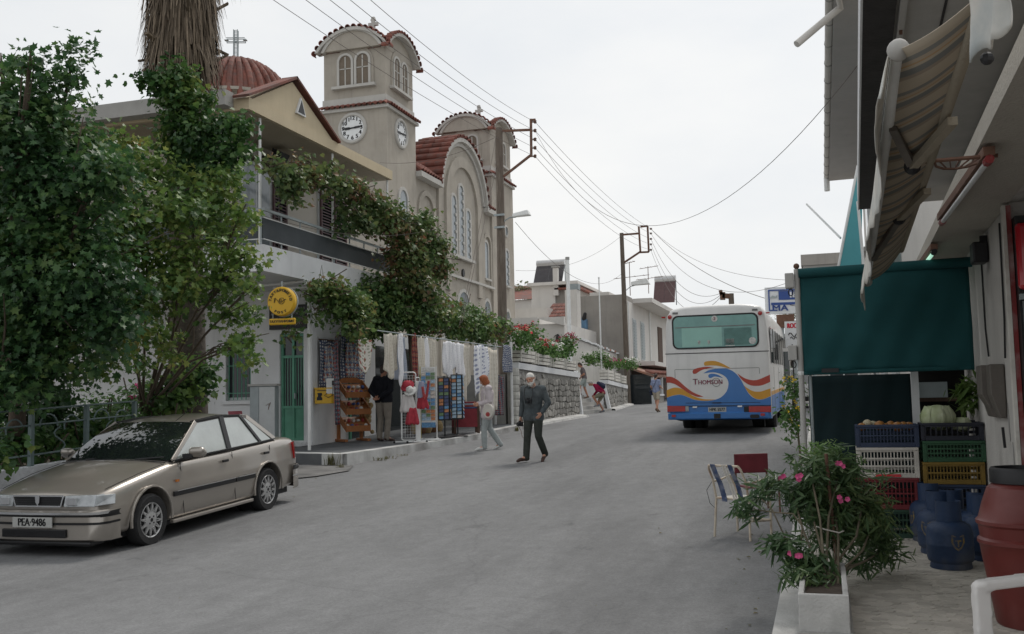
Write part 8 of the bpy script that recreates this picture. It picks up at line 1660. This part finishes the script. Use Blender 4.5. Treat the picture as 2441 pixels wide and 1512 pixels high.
q = gp(2226,1300)+Vector((0,.1,0)); gas(q, R(-70), 'leftmost blue gas bottle beside the dark green crate'); q = gp(2350,1345)+Vector((.03,.1,0)); gas(q, R(40), 'blue gas bottle right of the front one, next to the red barrel'); gas(Vector((1.02,9.62,g(9.6)+.15)), R(25), 'rearmost blue gas bottle against the yellow crate'); gas(Vector((1.22,9.45,g(9.5)+.15)), R(-10), 'blue gas bottle with a bright valve at the back right of the group')
t = dup(bpy.data.objects['gas_bottle.004'], None, None, 'blue gas bottle whose collar stands highest, stacked upon the rear ones', 'blue gas bottles outside the shop') if False else None
# red barrel
M['barrel'] = mat('barrel_red', (.13,.024,.02), .42, .12, 4, spec=.4, col2=(.19,.065,.06), thr=.6)
bb = at(2466,1450,6.25); bc = Vector((bb.x,bb.y,g(bb.y)+.145)); t = thing('barrel', 'large brown red plastic barrel with a black screw rim', 'barrel', bc)
mb = MB(); mb.lathe([(.21,0),(.225,.02),(.25,.2),(.285,.42),(.295,.5),(.308,.515),(.308,.535),(.29,.55),(.298,.62),(.312,.635),(.312,.655),(.295,.67),(.27,.76),(.235,.86),(.2,.885)], (0,0,0), 40); mb.build('body', M['barrel'], t, smooth=35)
mb = MB(); mb.lathe([(.205,.886),(.215,.89),(.215,.97),(.205,.985),(.18,.985),(.178,.9)], (0,0,0), 40); mb.build('rim', M['black'], t, smooth=40)
# white plastic chair at the corner
M['plastic_white'] = mat('plastic_white', (.6,.58,.56), .4, .06, 5, coat=.1)
pc = at(2440,1500,4.2); t = thing('plastic_chair', 'white moulded plastic armchair cut off by the lower right corner', 'chair', (pc.x+.2,pc.y+.1,g(pc.y)+.14), R(-62))
def loopbar(P, w_, h_, nm): mb = MB(); [mb.bar(a,b,w_,h_) for a, b in zip(P,P[1:])]; [mb.sph(p,(w_*.5,w_*.5,h_*.5),8,6) for p in P[1:-1]]; me = baked(mb, [('REMESH',dict(mode='VOXEL',voxel_size=.009)),('SMOOTH',dict(factor=.5,iterations=3))]); me.materials.clear(); me.materials.append(M['plastic_white']); me.polygons.foreach_set('use_smooth',[True]*len(me.polygons)); o = bpy.data.objects.new(nm, me); COL.objects.link(o); o.parent = t; return o
mb = MB(); mb.box(-.23,.23,-.24,.22,.40,.425); mb.build('seat', M['plastic_white'], t, bev=.012); mb = MB(); mb.box(-.22,.22,-.265,-.241,.33,.42); mb.build('seat_apron', M['plastic_white'], t, bev=.01)
for s in (-1,1): loopbar([(s*.25,-.25,0),(s*.26,-.235,.4),(s*.285,-.22,.64),(s*.285,.1,.66),(s*.24,.26,.64)], .078, .045, 'arm_and_leg'); loopbar([(s*.24,.3,0),(s*.22,.22,.42),(s*.2,.32,.85)], .05, .035, 'rear_leg')
mb = MB(); mb.add([(-.21,.23,.44),(.21,.23,.44),(.2,.33,.86),(-.2,.33,.86),(-.21,.255,.44),(.21,.255,.44),(.2,.355,.86),(-.2,.355,.86)], [(0,1,2,3),(7,6,5,4),(0,4,5,1),(1,5,6,2),(2,6,7,3),(3,7,4,0)]); mb.build('backrest', M['plastic_white'], t, bev=.01)
# metal chair with torn blue straps
ra_, rb_, fa_ = atG(1703,1280), atG(1788,1292), atG(1766,1270); ux = (rb_-ra_); ang = math.atan2(ux.y, ux.x); cc = (ra_+rb_)/2
t = thing('strap_chair', 'rusty cream tube chair with torn blue and white straps standing on the road edge', 'chair', cc, ang); M['cream_tube'] = mat('cream_tube', (.55,.48,.38), .5, .15, 8, col2=(.22,.09,.04), thr=.63); M['strap_blue'] = rug('strap_blue', (.06,.09,.17), [('dot',1,(.35,.36,.38),.8)], (2,7)); M['strap_blue2'] = mat('strap_navy', (.05,.075,.15), .8, .4, 14, col2=(.3,.3,.32), thr=.6)
wd = ux.length/2
def ctube(nm, P, r=.0125): mb = MB(); mb.tube(P, r, 8); return mb.build(nm, M['cream_tube'], t, smooth=60)
for s in (-1,1):
 ctube('rear_leg', [(s*wd,0,0),(s*wd*.92,.03,.42)]); ctube('back_tube', [(s*wd*.92,.03,.42),(s*wd*.92,-.02,.62),(s*wd*.9,-.09,.74),(s*wd*.82,-.11,.775)]); ctube('front_leg', [(s*wd*.95,.40,0),(s*wd*.95,.40,.40)]); ctube('armrest', [(s*wd*.95,-.01,.6),(s*wd*1.05,.12,.60),(s*wd*1.08,.34,.64),(s*wd*.98,.41,.5),(s*wd*.95,.40,.4)]); ctube('seat_rail', [(s*wd*.92,.03,.42),(s*wd*.95,.40,.41)])
ctube('top_tube', [(-wd*.82,-.11,.775),(wd*.82,-.11,.775)]); ctube('cross_tube', [(-wd*.95,.4,.18),(wd*.95,.4,.18)]); ctube('cross_tube', [(wd*.95,.05,.2),(wd*.95,.4,.18)]); ctube('cross_tube', [(-wd*.92,.03,.42),(wd*.92,.03,.42)])
mb = MB(); mb.box(-wd*.9,wd*.9,.06,.40,.415,.428); mb.build('seat', M['bag_white'], t, bev=.004)
for a, wv in ((-.55,.065),(.0,.022),(.14,.022),(.42,.055)):
 mb = MB(); x = a*wd; P = [(-.118,.79),(-.085,.7),(-.02,.58),(.02,.44),(.01,.39)]; vs = []
 for k, (y, z) in enumerate(P): xo = x+.05*k/4; vs += [(xo-wv/2,y-.012,z),(xo+wv/2,y-.012,z)]
 mb.add(vs, [(2*k,2*k+1,2*k+3,2*k+2) for k in range(4)]); o = mb.build('strap', M['strap_blue2'] if wv > .03 else M['bag_white'], t); o.modifiers.new('t','SOLIDIFY').thickness = .004
mb = MB(); mb.tube([(-wd*.95,0,.62),(-wd*1.3,-.02,.5),(-wd*1.2,.0,.36),(-wd*.9,.02,.3)],.003,4); mb.build('loose_cord', M['black'], t)
q = atG(1806,1222)+Vector((0,.1,0)); t = thing('red_chair', 'low chair with a dark red panel back behind the strap chair', 'chair', q, R(24)); M['panel_red'] = mat('panel_red', (.13,.018,.025), .6, .2, 6)
mb = MB(); mb.box(-.22,.22,.18,.2,.46,.70); mb.build('backrest', M['panel_red'], t, bev=.02); mb = MB(); mb.box(-.2,.2,-.2,.17,.3,.32); mb.build('seat', M['panel_red'], t, bev=.01)
for x in (-.2,.2):
 mb = MB(); mb.tube([(x,.19,0),(x,.2,.47)],.012,6); mb.build('leg', M['rust'], t); mb = MB(); mb.tube([(x,-.2,0),(x,-.19,.3)],.012,6); mb.build('leg', M['rust'], t)
q = atG(1893,1198)+Vector((0,0,0)); t = thing('plant_pot', 'small black plastic pot with a sprig beside the red backed chair', 'pot', q); mb = MB(); mb.lathe([(.075,0),(.1,.17),(.108,.175),(.108,.2),(.09,.2),(.088,.17)], (0,0,0), 16); mb.build('pot', M['black'], t, smooth=40)
# planter with the oleander
pl_ = thing('planter', 'low concrete trough at the kerb holding the oleander', 'planter', (-.07,7.0,g(7)+.12)); px0, px1, py0, py1, pz0, pz1 = -.215, .085, 6.5, 7.75, g(7)+.1, .425
for nm, b in (('front_panel',(px0,px1,py0,py0+.04,pz0,pz1)),('back_panel',(px0,px1,py1-.04,py1,pz0,pz1)),('side_panel',(px0,px0+.035,py0+.042,py1-.042,pz0,pz1-.002)),('side_panel',(px1-.035,px1,py0+.042,py1-.042,pz0,pz1-.002)),('plinth',(px0-.01,px1+.02,py0-.03,py1+.03,pz0-.03,pz0+.07))): mb = MB(); mb.box(*b); mb.build(nm, M['kerb'] if nm != 'plinth' else M['concrete'], pl_, w=1, bev=.006)
mb = MB(); mb.box(px0+.036,px1-.036,py0+.042,py1-.042,pz0+.05,pz1-.05); mb.build('soil', M['soil'], pl_, w=1)
M['oleander'] = leafmat('oleander_leaf', [(0,(.028,.06,.028)),(.45,(.065,.12,.05)),(.8,(.12,.18,.075)),(1,(.19,.25,.1))], .4); M['fern'] = leafmat('fennel_leaf', [(0,(.06,.13,.04)),(.6,(.12,.22,.06)),(1,(.2,.3,.1))]); M['stem'] = mat('oleander_stem', (.13,.11,.075), .8, .25, 12)
ol = thing('oleander', 'bushy pink flowering oleander growing from the concrete trough', 'shrub', (-.05,7.3,.37)); rnd = random.Random(17)
spec = [(1985,1200,7.7,(.3,.3,.28),520),(1925,1190,7.5,(.2,.25,.22),300),(2055,1200,7.8,(.28,.25,.28),420),(2000,1120,7.7,(.24,.25,.2),340),(2075,1260,7.8,(.22,.22,.2),280),(1985,1275,7.6,(.24,.22,.2),300),(2100,1315,7.9,(.19,.2,.14),190),(1930,1120,7.5,(.16,.18,.16),170),(1890,1180,7.5,(.1,.14,.14),80),(2060,1340,7.7,(.16,.18,.08),90),
  (1780,1222,7.3,(.1,.1,.07),60),(1800,1190,7.4,(.07,.08,.06),34),(1862,1300,7.0,(.17,.12,.07),110),(1905,1335,6.9,(.14,.12,.09),100),(1950,1345,6.9,(.13,.12,.1),90),(1900,1375,6.7,(.1,.1,.05),45),(1820,1165,7.6,(.1,.1,.07),60),(1845,1155,7.7,(.1,.1,.09),70),(1935,1385,6.7,(.1,.1,.06),50)]
P = [(at(x,y,d), r, n) for x, y, d, r, n in spec]; mb = MB(); leaves(mb, P, .118, 'long', 1.75, .35, .1, rnd); mb.build('foliage', M['oleander'], ol, w=1)
mb = MB(); leaves(mb, [(at(1968,1080,8.0),(.2,.2,.12),480)], .075, 'long', 1, .2, .12, rnd); mb.build('foliage', M['fern'], ol, w=1)
mb = MB(); base = Vector((-.03,7.3,.37))
for c, r, n in P[:10]: mid = base+(c-base)*.5+Vector((rnd.gauss(0,.05),rnd.gauss(0,.05),.03)); mb.tube([base+Vector((rnd.uniform(-.06,.06),rnd.uniform(-.2,.2),-.02)), mid, c, c+(c-mid)*.3],.011,6,r2=.004)
for pts in ([(1905,1345),(1912,1255),(1890,1225),(1850,1222),(1800,1215),(1775,1222)],[(1925,1400),(1912,1330),(1870,1280),(1840,1215),(1815,1190)],[(1930,1405),(1905,1350),(1862,1300),(1840,1285)],[(1935,1405),(1920,1380),(1900,1378)]): mb.tube([at(x,y,7.0+.07*i) for i, (x,y) in enumerate(pts)],.008,6,r2=.004)
mb.build('stem', M['stem'], ol, w=1, smooth=60)
for k, (x, y, d) in enumerate(((1908,1138,7.3),(2000,1112,7.5),(2010,1190,7.4),(1896,1320,6.75),(1868,1140,7.6))):
 mb = MB(); c = at(x,y,d)
 for j in range(3 if k < 4 else 2):
  cc_ = c+Vector((rnd.gauss(0,.018),rnd.gauss(0,.018),rnd.gauss(0,.014)))
  for i in range(5): a = i*2*PI/5+j; u_ = Vector((math.cos(a),-.35,math.sin(a)))*.022; v_ = Vector((-math.sin(a),0,math.cos(a)))*.011; mb.add([cc_, cc_+u_*.6-v_, cc_+u_, cc_+u_*.6+v_], [(0,1,2,3)])
 mb.build('blossom', M['olea_pink'] if 'olea_pink' in M else M.setdefault('olea_pink', mat('oleander_pink', (.6,.09,.24), .6, .2, 9, island=.2)), ol, w=1)
def rod(nm, label, a, b, r, m): mb = MB(); mb.tube([a,b], r, 8); return tag(mb.build(nm, M[m]), label, 'stake')
rod('stake', 'rusty red iron stake standing up through the oleander', at(2000,1410,7.45), at(1968,1082,7.5), .013, 'rust'); rod('stake', 'short light wooden stake in the front of the trough', at(1937,1410,6.95), at(1945,1335,6.95), .012, 'orange_wood')
mb = MB(); mb.tube([at(1945,1255,7.2),at(1965,1262,7.2),at(2000,1270,7.2),at(2010,1266,7.25)],.005,5); tag(mb.build('tie_string', M['bag_white']), 'white string tying the oleander branches to the stake', 'string')
# yellow flowering bush by the blind, and next shops beyond
M['yellow_petal'] = petals('yellow_petal', (.6,.42,.03)); c = at(1888,965,15); t = thing('yellow_bush', 'shrub with yellow flowers between the blind post and the coach', 'shrub', (c.x,c.y,g(c.y)+.13)); rnd = random.Random(4)
P = [(at(1890,925,15),(.16,.3,.22),240),(at(1888,985,15),(.15,.3,.25),240),(at(1893,1020,15),(.14,.3,.2),200)]; mb = MB(); leaves(mb, P, .07, 'oval', 1, .4, .3, rnd); mb.build('foliage', M['geranium_leaf'], t, w=1); mb = MB(); [flower_heads(mb, p[0], p[1], 7, .045, rnd) for p in P]; mb.build('blossom', M['yellow_petal'], t, w=1); mb = MB(); mb.tube([(c.x+.1,c.y,g(c.y)+.1),(c.x+.05,c.y,1.3),(c.x,c.y,1.9)],.02,6,r2=.008); mb.build('stem', M['stem'], t, w=1)
M['aqua'] = mat('aqua_canvas', (.10,.36,.40), .7, .07, 3, spec=.3); t = thing('aqua_awning', 'sloping aqua canvas awning of the next shop above the green blind', 'awning', (.9,14.5,3.5))
pA, pB, pC, pD = atY(2044,395,14.0), atY(1994,655,14.0), atY(2052,660,14.0), atY(2056,400,14.0); bk_ = Vector((.06,3.2,0));
mb = MB(); mb.add([pA,pB,pC,pD], [(0,1,2,3)]); mb.build('side_flap', M['aqua'], t, w=1).modifiers.new('t','SOLIDIFY').thickness = .01
mb = MB(); mb.add([pA,pB,pB+bk_,pA+bk_], [(0,1,2,3)]); mb.build('canvas', M['aqua'], t, w=1).modifiers.new('t','SOLIDIFY').thickness = .01
mb = MB(); mb.tube([pA,pB],.018,6); mb.tube([pB,pB+bk_],.018,6); mb.build('frame', M['white_metal'], t, w=1); mb = MB(); mb.tube([pB+Vector((.35,-.1,-.15)),pC+Vector((.0,-.1,1.0))],.02,6); mb.build('strut', M['white_metal'], t, w=1)
mb = MB(); mb.tube([atY(1922,487,16),atY(2003,568,14.3)],.014,6); o = mb.build('antenna_rod', M['white_metal']); tag(o, 'thin white rod sticking out to the left of the aqua awning', 'rod')
# house with the eaves and gutter beyond
eh = thing('house', 'tall house on the right showing only pale eaves, gutter and corner of its wall', 'house', (1.5,18,.9)); M['eave'] = mat('eave_paint', (.42,.41,.40), .85, .06, 2, streak=.2); ez = 7.0
def oz(x, y, z=ez): v = ray(x,y); return CAM+v*((z-EYE)/v.z)
e0, e1 = oz(1990,-90), oz(1975,432); e2 = oz(2052,425); i0 = oz(2062,-90)
mb = MB(); mb.add([e0,e1,e2,Vector((e2.x,e0.y,ez))]+[p+Vector((0,0,.22)) for p in (e0,e1,e2,Vector((e2.x,e0.y,ez)))], [(0,1,2,3),(7,6,5,4),(0,4,5,1),(1,5,6,2),(2,6,7,3),(3,7,4,0)]); mb.build('eaves', M['eave'], eh, w=1)
bx_('wall', M['house_white'], eh, e2.x-.02,6.0,14.5,e1.y-.6,.8,6.98); gx = e0.x-.06
mb = MB(); mb.tube([(e0.x-.05,e0.y,ez+.12),(e1.x-.05,e1.y,ez+.12)],.065,10); mb.build('gutter', M['house_white'], eh, w=1, smooth=60)
n_ = 14
for k in range(n_): f = (k+.5)/n_; p = e0+(e1-e0)*f; mb = MB(); mb.tube([(p.x-.05,p.y-.02,ez+.12),(p.x-.05,p.y+.02,ez+.12)],.073,10); mb.build('gutter_bracket', M['concrete'], eh, w=1)
mb = MB(); mb.tube([(e1.x-.05,e1.y+.0,ez+.1),(e1.x-.05,e1.y+.0,ez-.25)],.07,8); mb.build('outlet', M['white_metal'], eh, w=1)
mb = MB(); a, b = oz(2003,18,6.95), at(1898,106,(oz(2003,18,6.95)-CAM).dot(_fw)*.985); mb.tube([oz(1990,-40,6.95),a,b],.05,10); mb.build('spout_pipe', M['house_white'], eh, w=1, smooth=60)
def wall_window(par, c, u, w_, h):
 """framed window with two panes and a sill on a plain wall; u runs along the wall"""
 c, u = Vector(c), Vector(u); v = Vector((0,0,1)); n = u.cross(v); f = MB(); f.prism([(-w_/2,-h/2),(w_/2,-h/2),(w_/2,h/2),(-w_/2,h/2)], c+n*.004, u, v, .05); o = f.build('window', M['frame_pale'], par, w=1); off = Matrix.Translation(-Vector(par.location))
 for s in (-1,1): mb = MB(); mb.prism([(-w_*.21,-h*.43),(w_*.21,-h*.43),(w_*.21,h*.43),(-w_*.21,h*.43)], c+n*.056+u*s*w_*.235, u, v, .006); q_ = mb.build('pane', M['glass_dark'], o); q_.data.transform(off)
 mb = MB(); mb.bar(c-u*w_*.58+v*(-h/2-.06)+n*.07, c+u*w_*.58+v*(-h/2-.06)+n*.07, .2, .09); q_ = mb.build('sill', M['concrete'], o); q_.data.transform(off)
pb_ = at(1913,640,38)
for dx in (1.3,3.6): wall_window(bk, (pb_.x+dx,pb_.y,2.7), (1,0,0), 1.1, 1.3)
for y in (16.5,19.5,22.5):
 for z in (2.6,5.4): wall_window(eh, (e2.x-.02,y,z), (0,-1,0), 1.0, 1.35)
# ---------------------------------------------------------------- garden on the left: low wall, fence, trees, palm
FX = -9.62; lw = thing('garden_low_wall', 'low rough whitewashed wall behind the car under the iron fence', 'wall', (FX-.1,12,g(12)))
mb = MB(); ysl = rng(5.5,13.1,.95)
for y in ysl: mb.v += [(FX-.2,y,g(y)-.2),(FX,y,g(y)-.2),(FX,y,g(y)+.82),(FX-.2,y,g(y)+.82)]
for i in range(len(ysl)-1):
 for k in range(4): k2 = (k+1)%4; mb.f.append((i*4+k,(i+1)*4+k,(i+1)*4+k2,i*4+k2)); mb.m.append(0)
n_ = len(ysl)-1; mb.f += [(0,1,2,3),(n_*4+3,n_*4+2,n_*4+1,n_*4)]; mb.m += [0,0]; mb.build('wall', M['stucco_white'], lw, w=1)
M['fence'] = mat('fence_metal', (.12,.165,.165), .55, .15, 6)
fn = thing('iron_fence', 'grey green iron fence with scrolls on the low wall under the trees', 'fence', (FX-.1,12,g(12)+.82)); fx = FX-.1
def fz(y): return g(y)+.82
for y in rng(6.4,12.4,1.0):
 mb = MB(); mb.bar((fx,y,fz(y)),(fx,y,fz(y)+.72),.055,.055); mb.build('post', M['fence'], fn, w=1)
for h in (.72,.52,.14): mb = MB(); mb.tube([(fx,y,fz(y)+h) for y in rng(6.4,12.4,1.0)],.012,6); mb.build('rail', M['fence'], fn, w=1)
for y in rng(6.4,11.4,1.0):
 for c, r, a0, a1 in ((.3,.16,0,180),(.72,.14,20,200)): mb = MB(); mb.tube([(fx,y+c+r*math.cos(R(a0+(a1-a0)*k/9)),fz(y)+.5+r*math.sin(R(a0+(a1-a0)*k/9))) for k in range(10)],.011,5); mb.build('scroll', M['fence'], fn, w=1)
 mb = MB(); mb.tube([(fx,y+.5+.1*math.sin(k*.8),fz(y)+.16+.042*k) for k in range(9)],.01,5); mb.build('scroll', M['fence'], fn, w=1)
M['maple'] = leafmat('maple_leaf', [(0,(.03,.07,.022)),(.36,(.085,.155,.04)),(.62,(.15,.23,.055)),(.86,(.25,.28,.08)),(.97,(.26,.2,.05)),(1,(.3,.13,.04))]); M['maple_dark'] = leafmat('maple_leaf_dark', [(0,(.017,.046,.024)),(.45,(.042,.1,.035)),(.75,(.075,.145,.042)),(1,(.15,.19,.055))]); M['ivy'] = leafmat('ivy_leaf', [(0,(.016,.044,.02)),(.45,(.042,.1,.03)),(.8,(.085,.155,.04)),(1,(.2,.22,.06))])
def tb(l, d, dd=0): return [(x, y, d+(dd*((i*37)%10-5)/5), (r, r*1.05, r*.85), int(1700*r*r+60)) for i, (x, y, r) in enumerate(l)]
A_ = tb([(72,150,.18),(95,215,.3),(40,255,.36),(185,125,.14),(165,185,.2),(140,260,.38),(60,330,.7),(160,350,.6),(0,440,.8),(120,450,.85),(235,420,.6),(20,580,.9),(160,570,.9),(-60,330,.5),(0,700,.9),(120,700,.9),(230,660,.8),(40,810,.8),(160,800,.75),(255,760,.6),(-20,900,.7),(90,880,.5),(4,165,.1),(0,220,.2)], 12.6, .5)
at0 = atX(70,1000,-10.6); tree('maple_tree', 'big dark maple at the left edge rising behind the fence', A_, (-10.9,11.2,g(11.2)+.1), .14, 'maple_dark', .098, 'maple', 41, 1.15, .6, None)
B_ = tb([(300,350,.33),(370,410,.5),(290,480,.7),(410,500,.6),(490,470,.5),(350,600,.75),(450,610,.6),(530,560,.5),(575,510,.26),(330,720,.55),(425,690,.45),(525,680,.5),(570,620,.42),(290,800,.45),(375,800,.3),(548,755,.3),(590,690,.2),(598,750,.16),(592,815,.16),(602,860,.08),(260,560,.6),(540,430,.36),(225,370,.4),(245,870,.26),(330,862,.18),(400,845,.12),(560,820,.14)], 14.6, .6)
tree('maple_tree', 'lighter green maple with a few orange leaves in front of the palm', B_, (-11.2,14.0,g(14)+.1), .07, 'maple', .1, 'maple', 42, .82, .6, None)
# palm with a skirt of dead fronds, wrapped in ivy
pb = at(452,985,16.6); pt_ = at(430,-40,16.8); pm = thing('palm_tree', 'tall palm trunk with a shaggy skirt of dead fronds, rising out of the top edge', 'tree', (pb.x,pb.y,g(pb.y)+.05)); random.seed(31)
M['palm_bark'] = mat('palm_bark', (.075,.062,.05), .92, .3, 6, bump=1.0, bs=18, s3=(2,2,5)); M['frond_dead'] = mat('dead_frond', (.16,.125,.09), .9, .35, 5, island=.4, s3=(4,4,.6))
ctr = lambda f: pb+(pt_-pb)*f
mb = MB(); mb.tube([Vector((pb.x,pb.y,g(pb.y)-.1)), ctr(.1), ctr(.35), ctr(.6), ctr(.8), ctr(1.02)], [.36,.29,.27,.28,.3,.3], 16); mb.build('trunk', M['palm_bark'], pm, w=1, smooth=60)
zt, zb = at(440,-30,16.6).z, at(440,165,16.6).z; mb = MB()
for k in range(2600):
 a = random.uniform(0,2*PI); top = random.uniform(zb+.35,zt+1.0); L = random.uniform(.5,1.35); r0 = random.uniform(.25,.5); r1 = random.uniform(.42,.72)*(1.0 if math.cos(a-2.6) < .5 else .94)
 c = ctr(.88); p0 = Vector((c.x+r0*math.cos(a),c.y+r0*math.sin(a),top)); p1 = Vector((c.x+r1*math.cos(a+random.gauss(0,.08)),c.y+r1*math.sin(a+random.gauss(0,.08)),max(zb-.25+random.gauss(0,.14),top-L))); s_ = Vector((-math.sin(a),math.cos(a),0))*random.uniform(.006,.022); m_ = (p0+p1)/2+Vector((math.cos(a),math.sin(a),0))*.05
 mb.add([p0-s_,p0+s_,m_+s_,p1+s_*.3,p1-s_*.3,m_-s_], [(0,1,2,5),(5,2,3,4)])
tag(mb.build('dead_fronds', M['frond_dead'], pm, w=1), kind='stuff')
random.seed(32)
for k in range(34):
 a = random.uniform(0,2*PI); z = random.uniform(zb-.1,zt+.6); c = ctr(.88); r0 = .3; d = Vector((math.cos(a),math.sin(a),0)); s_ = Vector((-d.y,d.x,0)); mb = MB(); p = Vector((c.x,c.y,z))+d*r0; mb.bar(p, p+d*random.uniform(.2,.5)+s_*random.uniform(-.2,.2)+Vector((0,0,random.uniform(-.25,.35))), random.uniform(.04,.09), .03); mb.build('frond_stalk', M['frond_dead'], pm, w=1)
mb = MB()
for k in range(60): c = at(570,-35,16.4); p0 = c+Vector((random.gauss(0,.18),random.gauss(0,.1),.1)); mb.add([p0, p0+Vector((.012,0,0)), p0+Vector((.03+random.gauss(0,.05),0,-random.uniform(.15,.42)))], [(0,1,2)])
tag(mb.build('frond_tips', M['frond_dead'], pm, w=1), kind='stuff')
iv = [(430,180,15.9,(.3,.3,.28),260),(440,250,15.9,(.42,.4,.4),460),(425,330,15.9,(.5,.45,.45),560),(490,320,15.7,(.4,.4,.4),400),(470,410,15.9,(.6,.45,.45),560),(545,295,15.4,(.26,.25,.16),140),(575,300,15.2,(.2,.2,.12),80),(375,200,15.8,(.22,.22,.2),110),(350,195,15.8,(.12,.14,.1),40),(400,215,15.8,(.25,.25,.22),150),(530,380,15.5,(.4,.35,.35),300),(480,500,15.7,(.45,.4,.4),320),(485,240,15.7,(.15,.2,.25),80),(485,900,16.2,(.2,.3,.5),200),(415,930,16,(.28,.3,.35),220),(560,360,15.3,(.25,.25,.3),120)]
P = [(at(x,y,d), r, n) for x, y, d, r, n in iv]; rnd = random.Random(6); t = thing('ivy', 'ivy climbing round the palm trunk below the dead fronds', 'ivy', (pb.x-.1,pb.y-.35,g(pb.y)+.05)); mb = MB(); leaves(mb, P, .095, 'vine', 1.6, .6, .3, rnd); mb.build('foliage', M['ivy'], t, w=1)
mb = MB()
for k in range(7): a = -PI/2+rnd.uniform(-1.3,1.3); mb.tube([Vector((pb.x+.33*math.cos(a+.1*j),pb.y+.33*math.sin(a+.1*j),g(pb.y)+.02+j*.75)) for j in range(8)],.022,6,r2=.01)
mb.build('stem', M['bark'], t, w=1)
# hedge over the fence, garden shrubs
def shrub(name, label, spec, m, size, kind, seed, flowers=None, dens=1.0):
 rnd = random.Random(seed); P = [(at(x,y,d), r, n) for x, y, d, r, n in spec]; c = P[0][0]; t = thing(name, label, 'shrub', (c.x,c.y,g(c.y)+.05)); mb = MB(); leaves(mb, P, size, kind, dens, .5, .3, rnd); mb.build('foliage', M[m], t, w=1); mb = MB()
 for c2, r, n in P:
  for k in range(3): mb.tube([(c2.x+rnd.gauss(0,.08),c2.y+rnd.gauss(0,.08),g(c2.y)), (c2.x+rnd.gauss(0,.1),c2.y+rnd.gauss(0,.1),(c2.z+g(c2.y))/2), c2+Vector((rnd.gauss(0,.3),rnd.gauss(0,.3),rnd.gauss(0,.2)))*r[0]*2],.012,5)
 tag(mb.build('stem', M['bark'], t, w=1), kind='stuff')
 if flowers:
  mb = MB(); [flower_heads(mb, at(x,y,d), (.05,.05,.05), 2, .07, rnd) for x, y, d in flowers[1]]; mb.build('blossom', M[flowers[0]], t, w=1)
 return t
shrub('ivy_hedge', 'dark ivy hedge hanging over the low white wall at the far left', [(10,1062,13.2,(.5,.4,.22),460),(70,1058,13.5,(.5,.4,.22),460),(130,1048,13.9,(.45,.4,.25),420),(190,1030,14.2,(.45,.4,.28),420),(250,1010,14.6,(.45,.4,.28),380),(40,1000,14.0,(.5,.4,.3),420),(130,990,14.3,(.5,.4,.3),380),(20,940,14.0,(.5,.4,.35),420),(110,930,14.4,(.5,.4,.35),380),(-30,1090,11.6,(.4,.3,.22),260),(40,1040,14.6,(.7,.4,.35),520),(150,1030,14.8,(.7,.4,.35),520),(240,1020,15,(.6,.4,.3),420)], 'ivy', .09, 'vine', 51)
shrub('rose_bush', 'rose bush with pink blooms before the white stucco wall', [(325,950,16.6,(.5,.4,.3),330),(290,975,16.2,(.4,.4,.25),240),(350,925,16.8,(.25,.25,.2),110)], 'geranium_leaf', .085, 'oval', 52, ('pink_petal', [(320,948,16.3),(345,965,16.2),(326,925,16.5),(210,990,15),(352,978,16)]))
shrub('garden_shrub', 'yellow green shrub between the roses and the palm', [(375,975,16.0,(.35,.35,.28),280),(345,995,15.6,(.4,.35,.22),240),(400,960,16.0,(.25,.3,.3),180),(250,965,15.6,(.4,.35,.22),200)], 'fern', .08, 'oval', 53)
shrub('ivy_clump', 'light green ivy clump at the foot of the palm', [(435,925,15.9,(.3,.28,.45),300),(410,955,15.8,(.3,.28,.3),220)], 'maple', .11, 'vine', 54)
# weeds along the kerb, leaves and litter on the road
def tuft(p, label, h, n, seed):
 rnd = random.Random(seed); mb = MB()
 for k in range(n): a = rnd.uniform(0,2*PI); q = Vector((rnd.gauss(0,.06),rnd.gauss(0,.03),0)); s_ = Vector((-math.sin(a),math.cos(a),0))*.007; tip = q+Vector((math.cos(a)*rnd.uniform(.02,.14),math.sin(a)*rnd.uniform(.02,.1),h*rnd.uniform(.5,1))); mb.add([q-s_,q+s_,(q+tip)/2+s_*.9+Vector((0,0,.02)),tip,(q+tip)/2-s_*.9+Vector((0,0,.02))], [(0,1,2,4),(4,2,3)])
 o = mb.build('weed', M['dry_weed'], None); o.location = p; tag(o, label, 'weed', 'weeds along the kerb')
M['dry_weed'] = leafmat('dry_weed', [(0,(.07,.08,.03)),(.6,(.14,.13,.06)),(1,(.2,.16,.08))])
for x, y, h, n, lab in ((790,1112,.30,46,'tallest dry weed at the corner of the raised kerb'),(812,1117,.12,20,'small weed right of the tallest one'),(905,1098,.09,26,'low weed tuft in the kerb crack further along'),(925,1094,.08,20,'second low tuft beside it in the kerb crack'),(960,1087,.05,14,'smallest tuft at the kerb below the wire rack'),(1230,1028,.16,40,'green weeds at the foot of the stone pillar')): tuft(atG(x,y), lab, h, n, int(x))
random.seed(77); mb = MB()
for k in range(90):
 x, y = random.choice([(random.uniform(-8.9,-.5),random.uniform(6,24)),(random.uniform(-9.4,-8.5),random.uniform(7,17.5)),(random.uniform(-.9,-.45),random.uniform(6,14))]); s_ = random.uniform(.008,.028); a = random.uniform(0,6); z = g(y)+.006
 mb.add([(x+s_*math.cos(a),y+s_*math.sin(a),z),(x+s_*.5*math.cos(a+1.7),y+s_*.5*math.sin(a+1.7),z+.008),(x-s_*math.cos(a),y-s_*math.sin(a),z),(x+s_*.5*math.cos(a-1.6),y+s_*.5*math.sin(a-1.6),z+.01)], [(0,1,2,3)])
tag(mb.build('fallen_leaves', M['dry_weed']), kind='stuff')
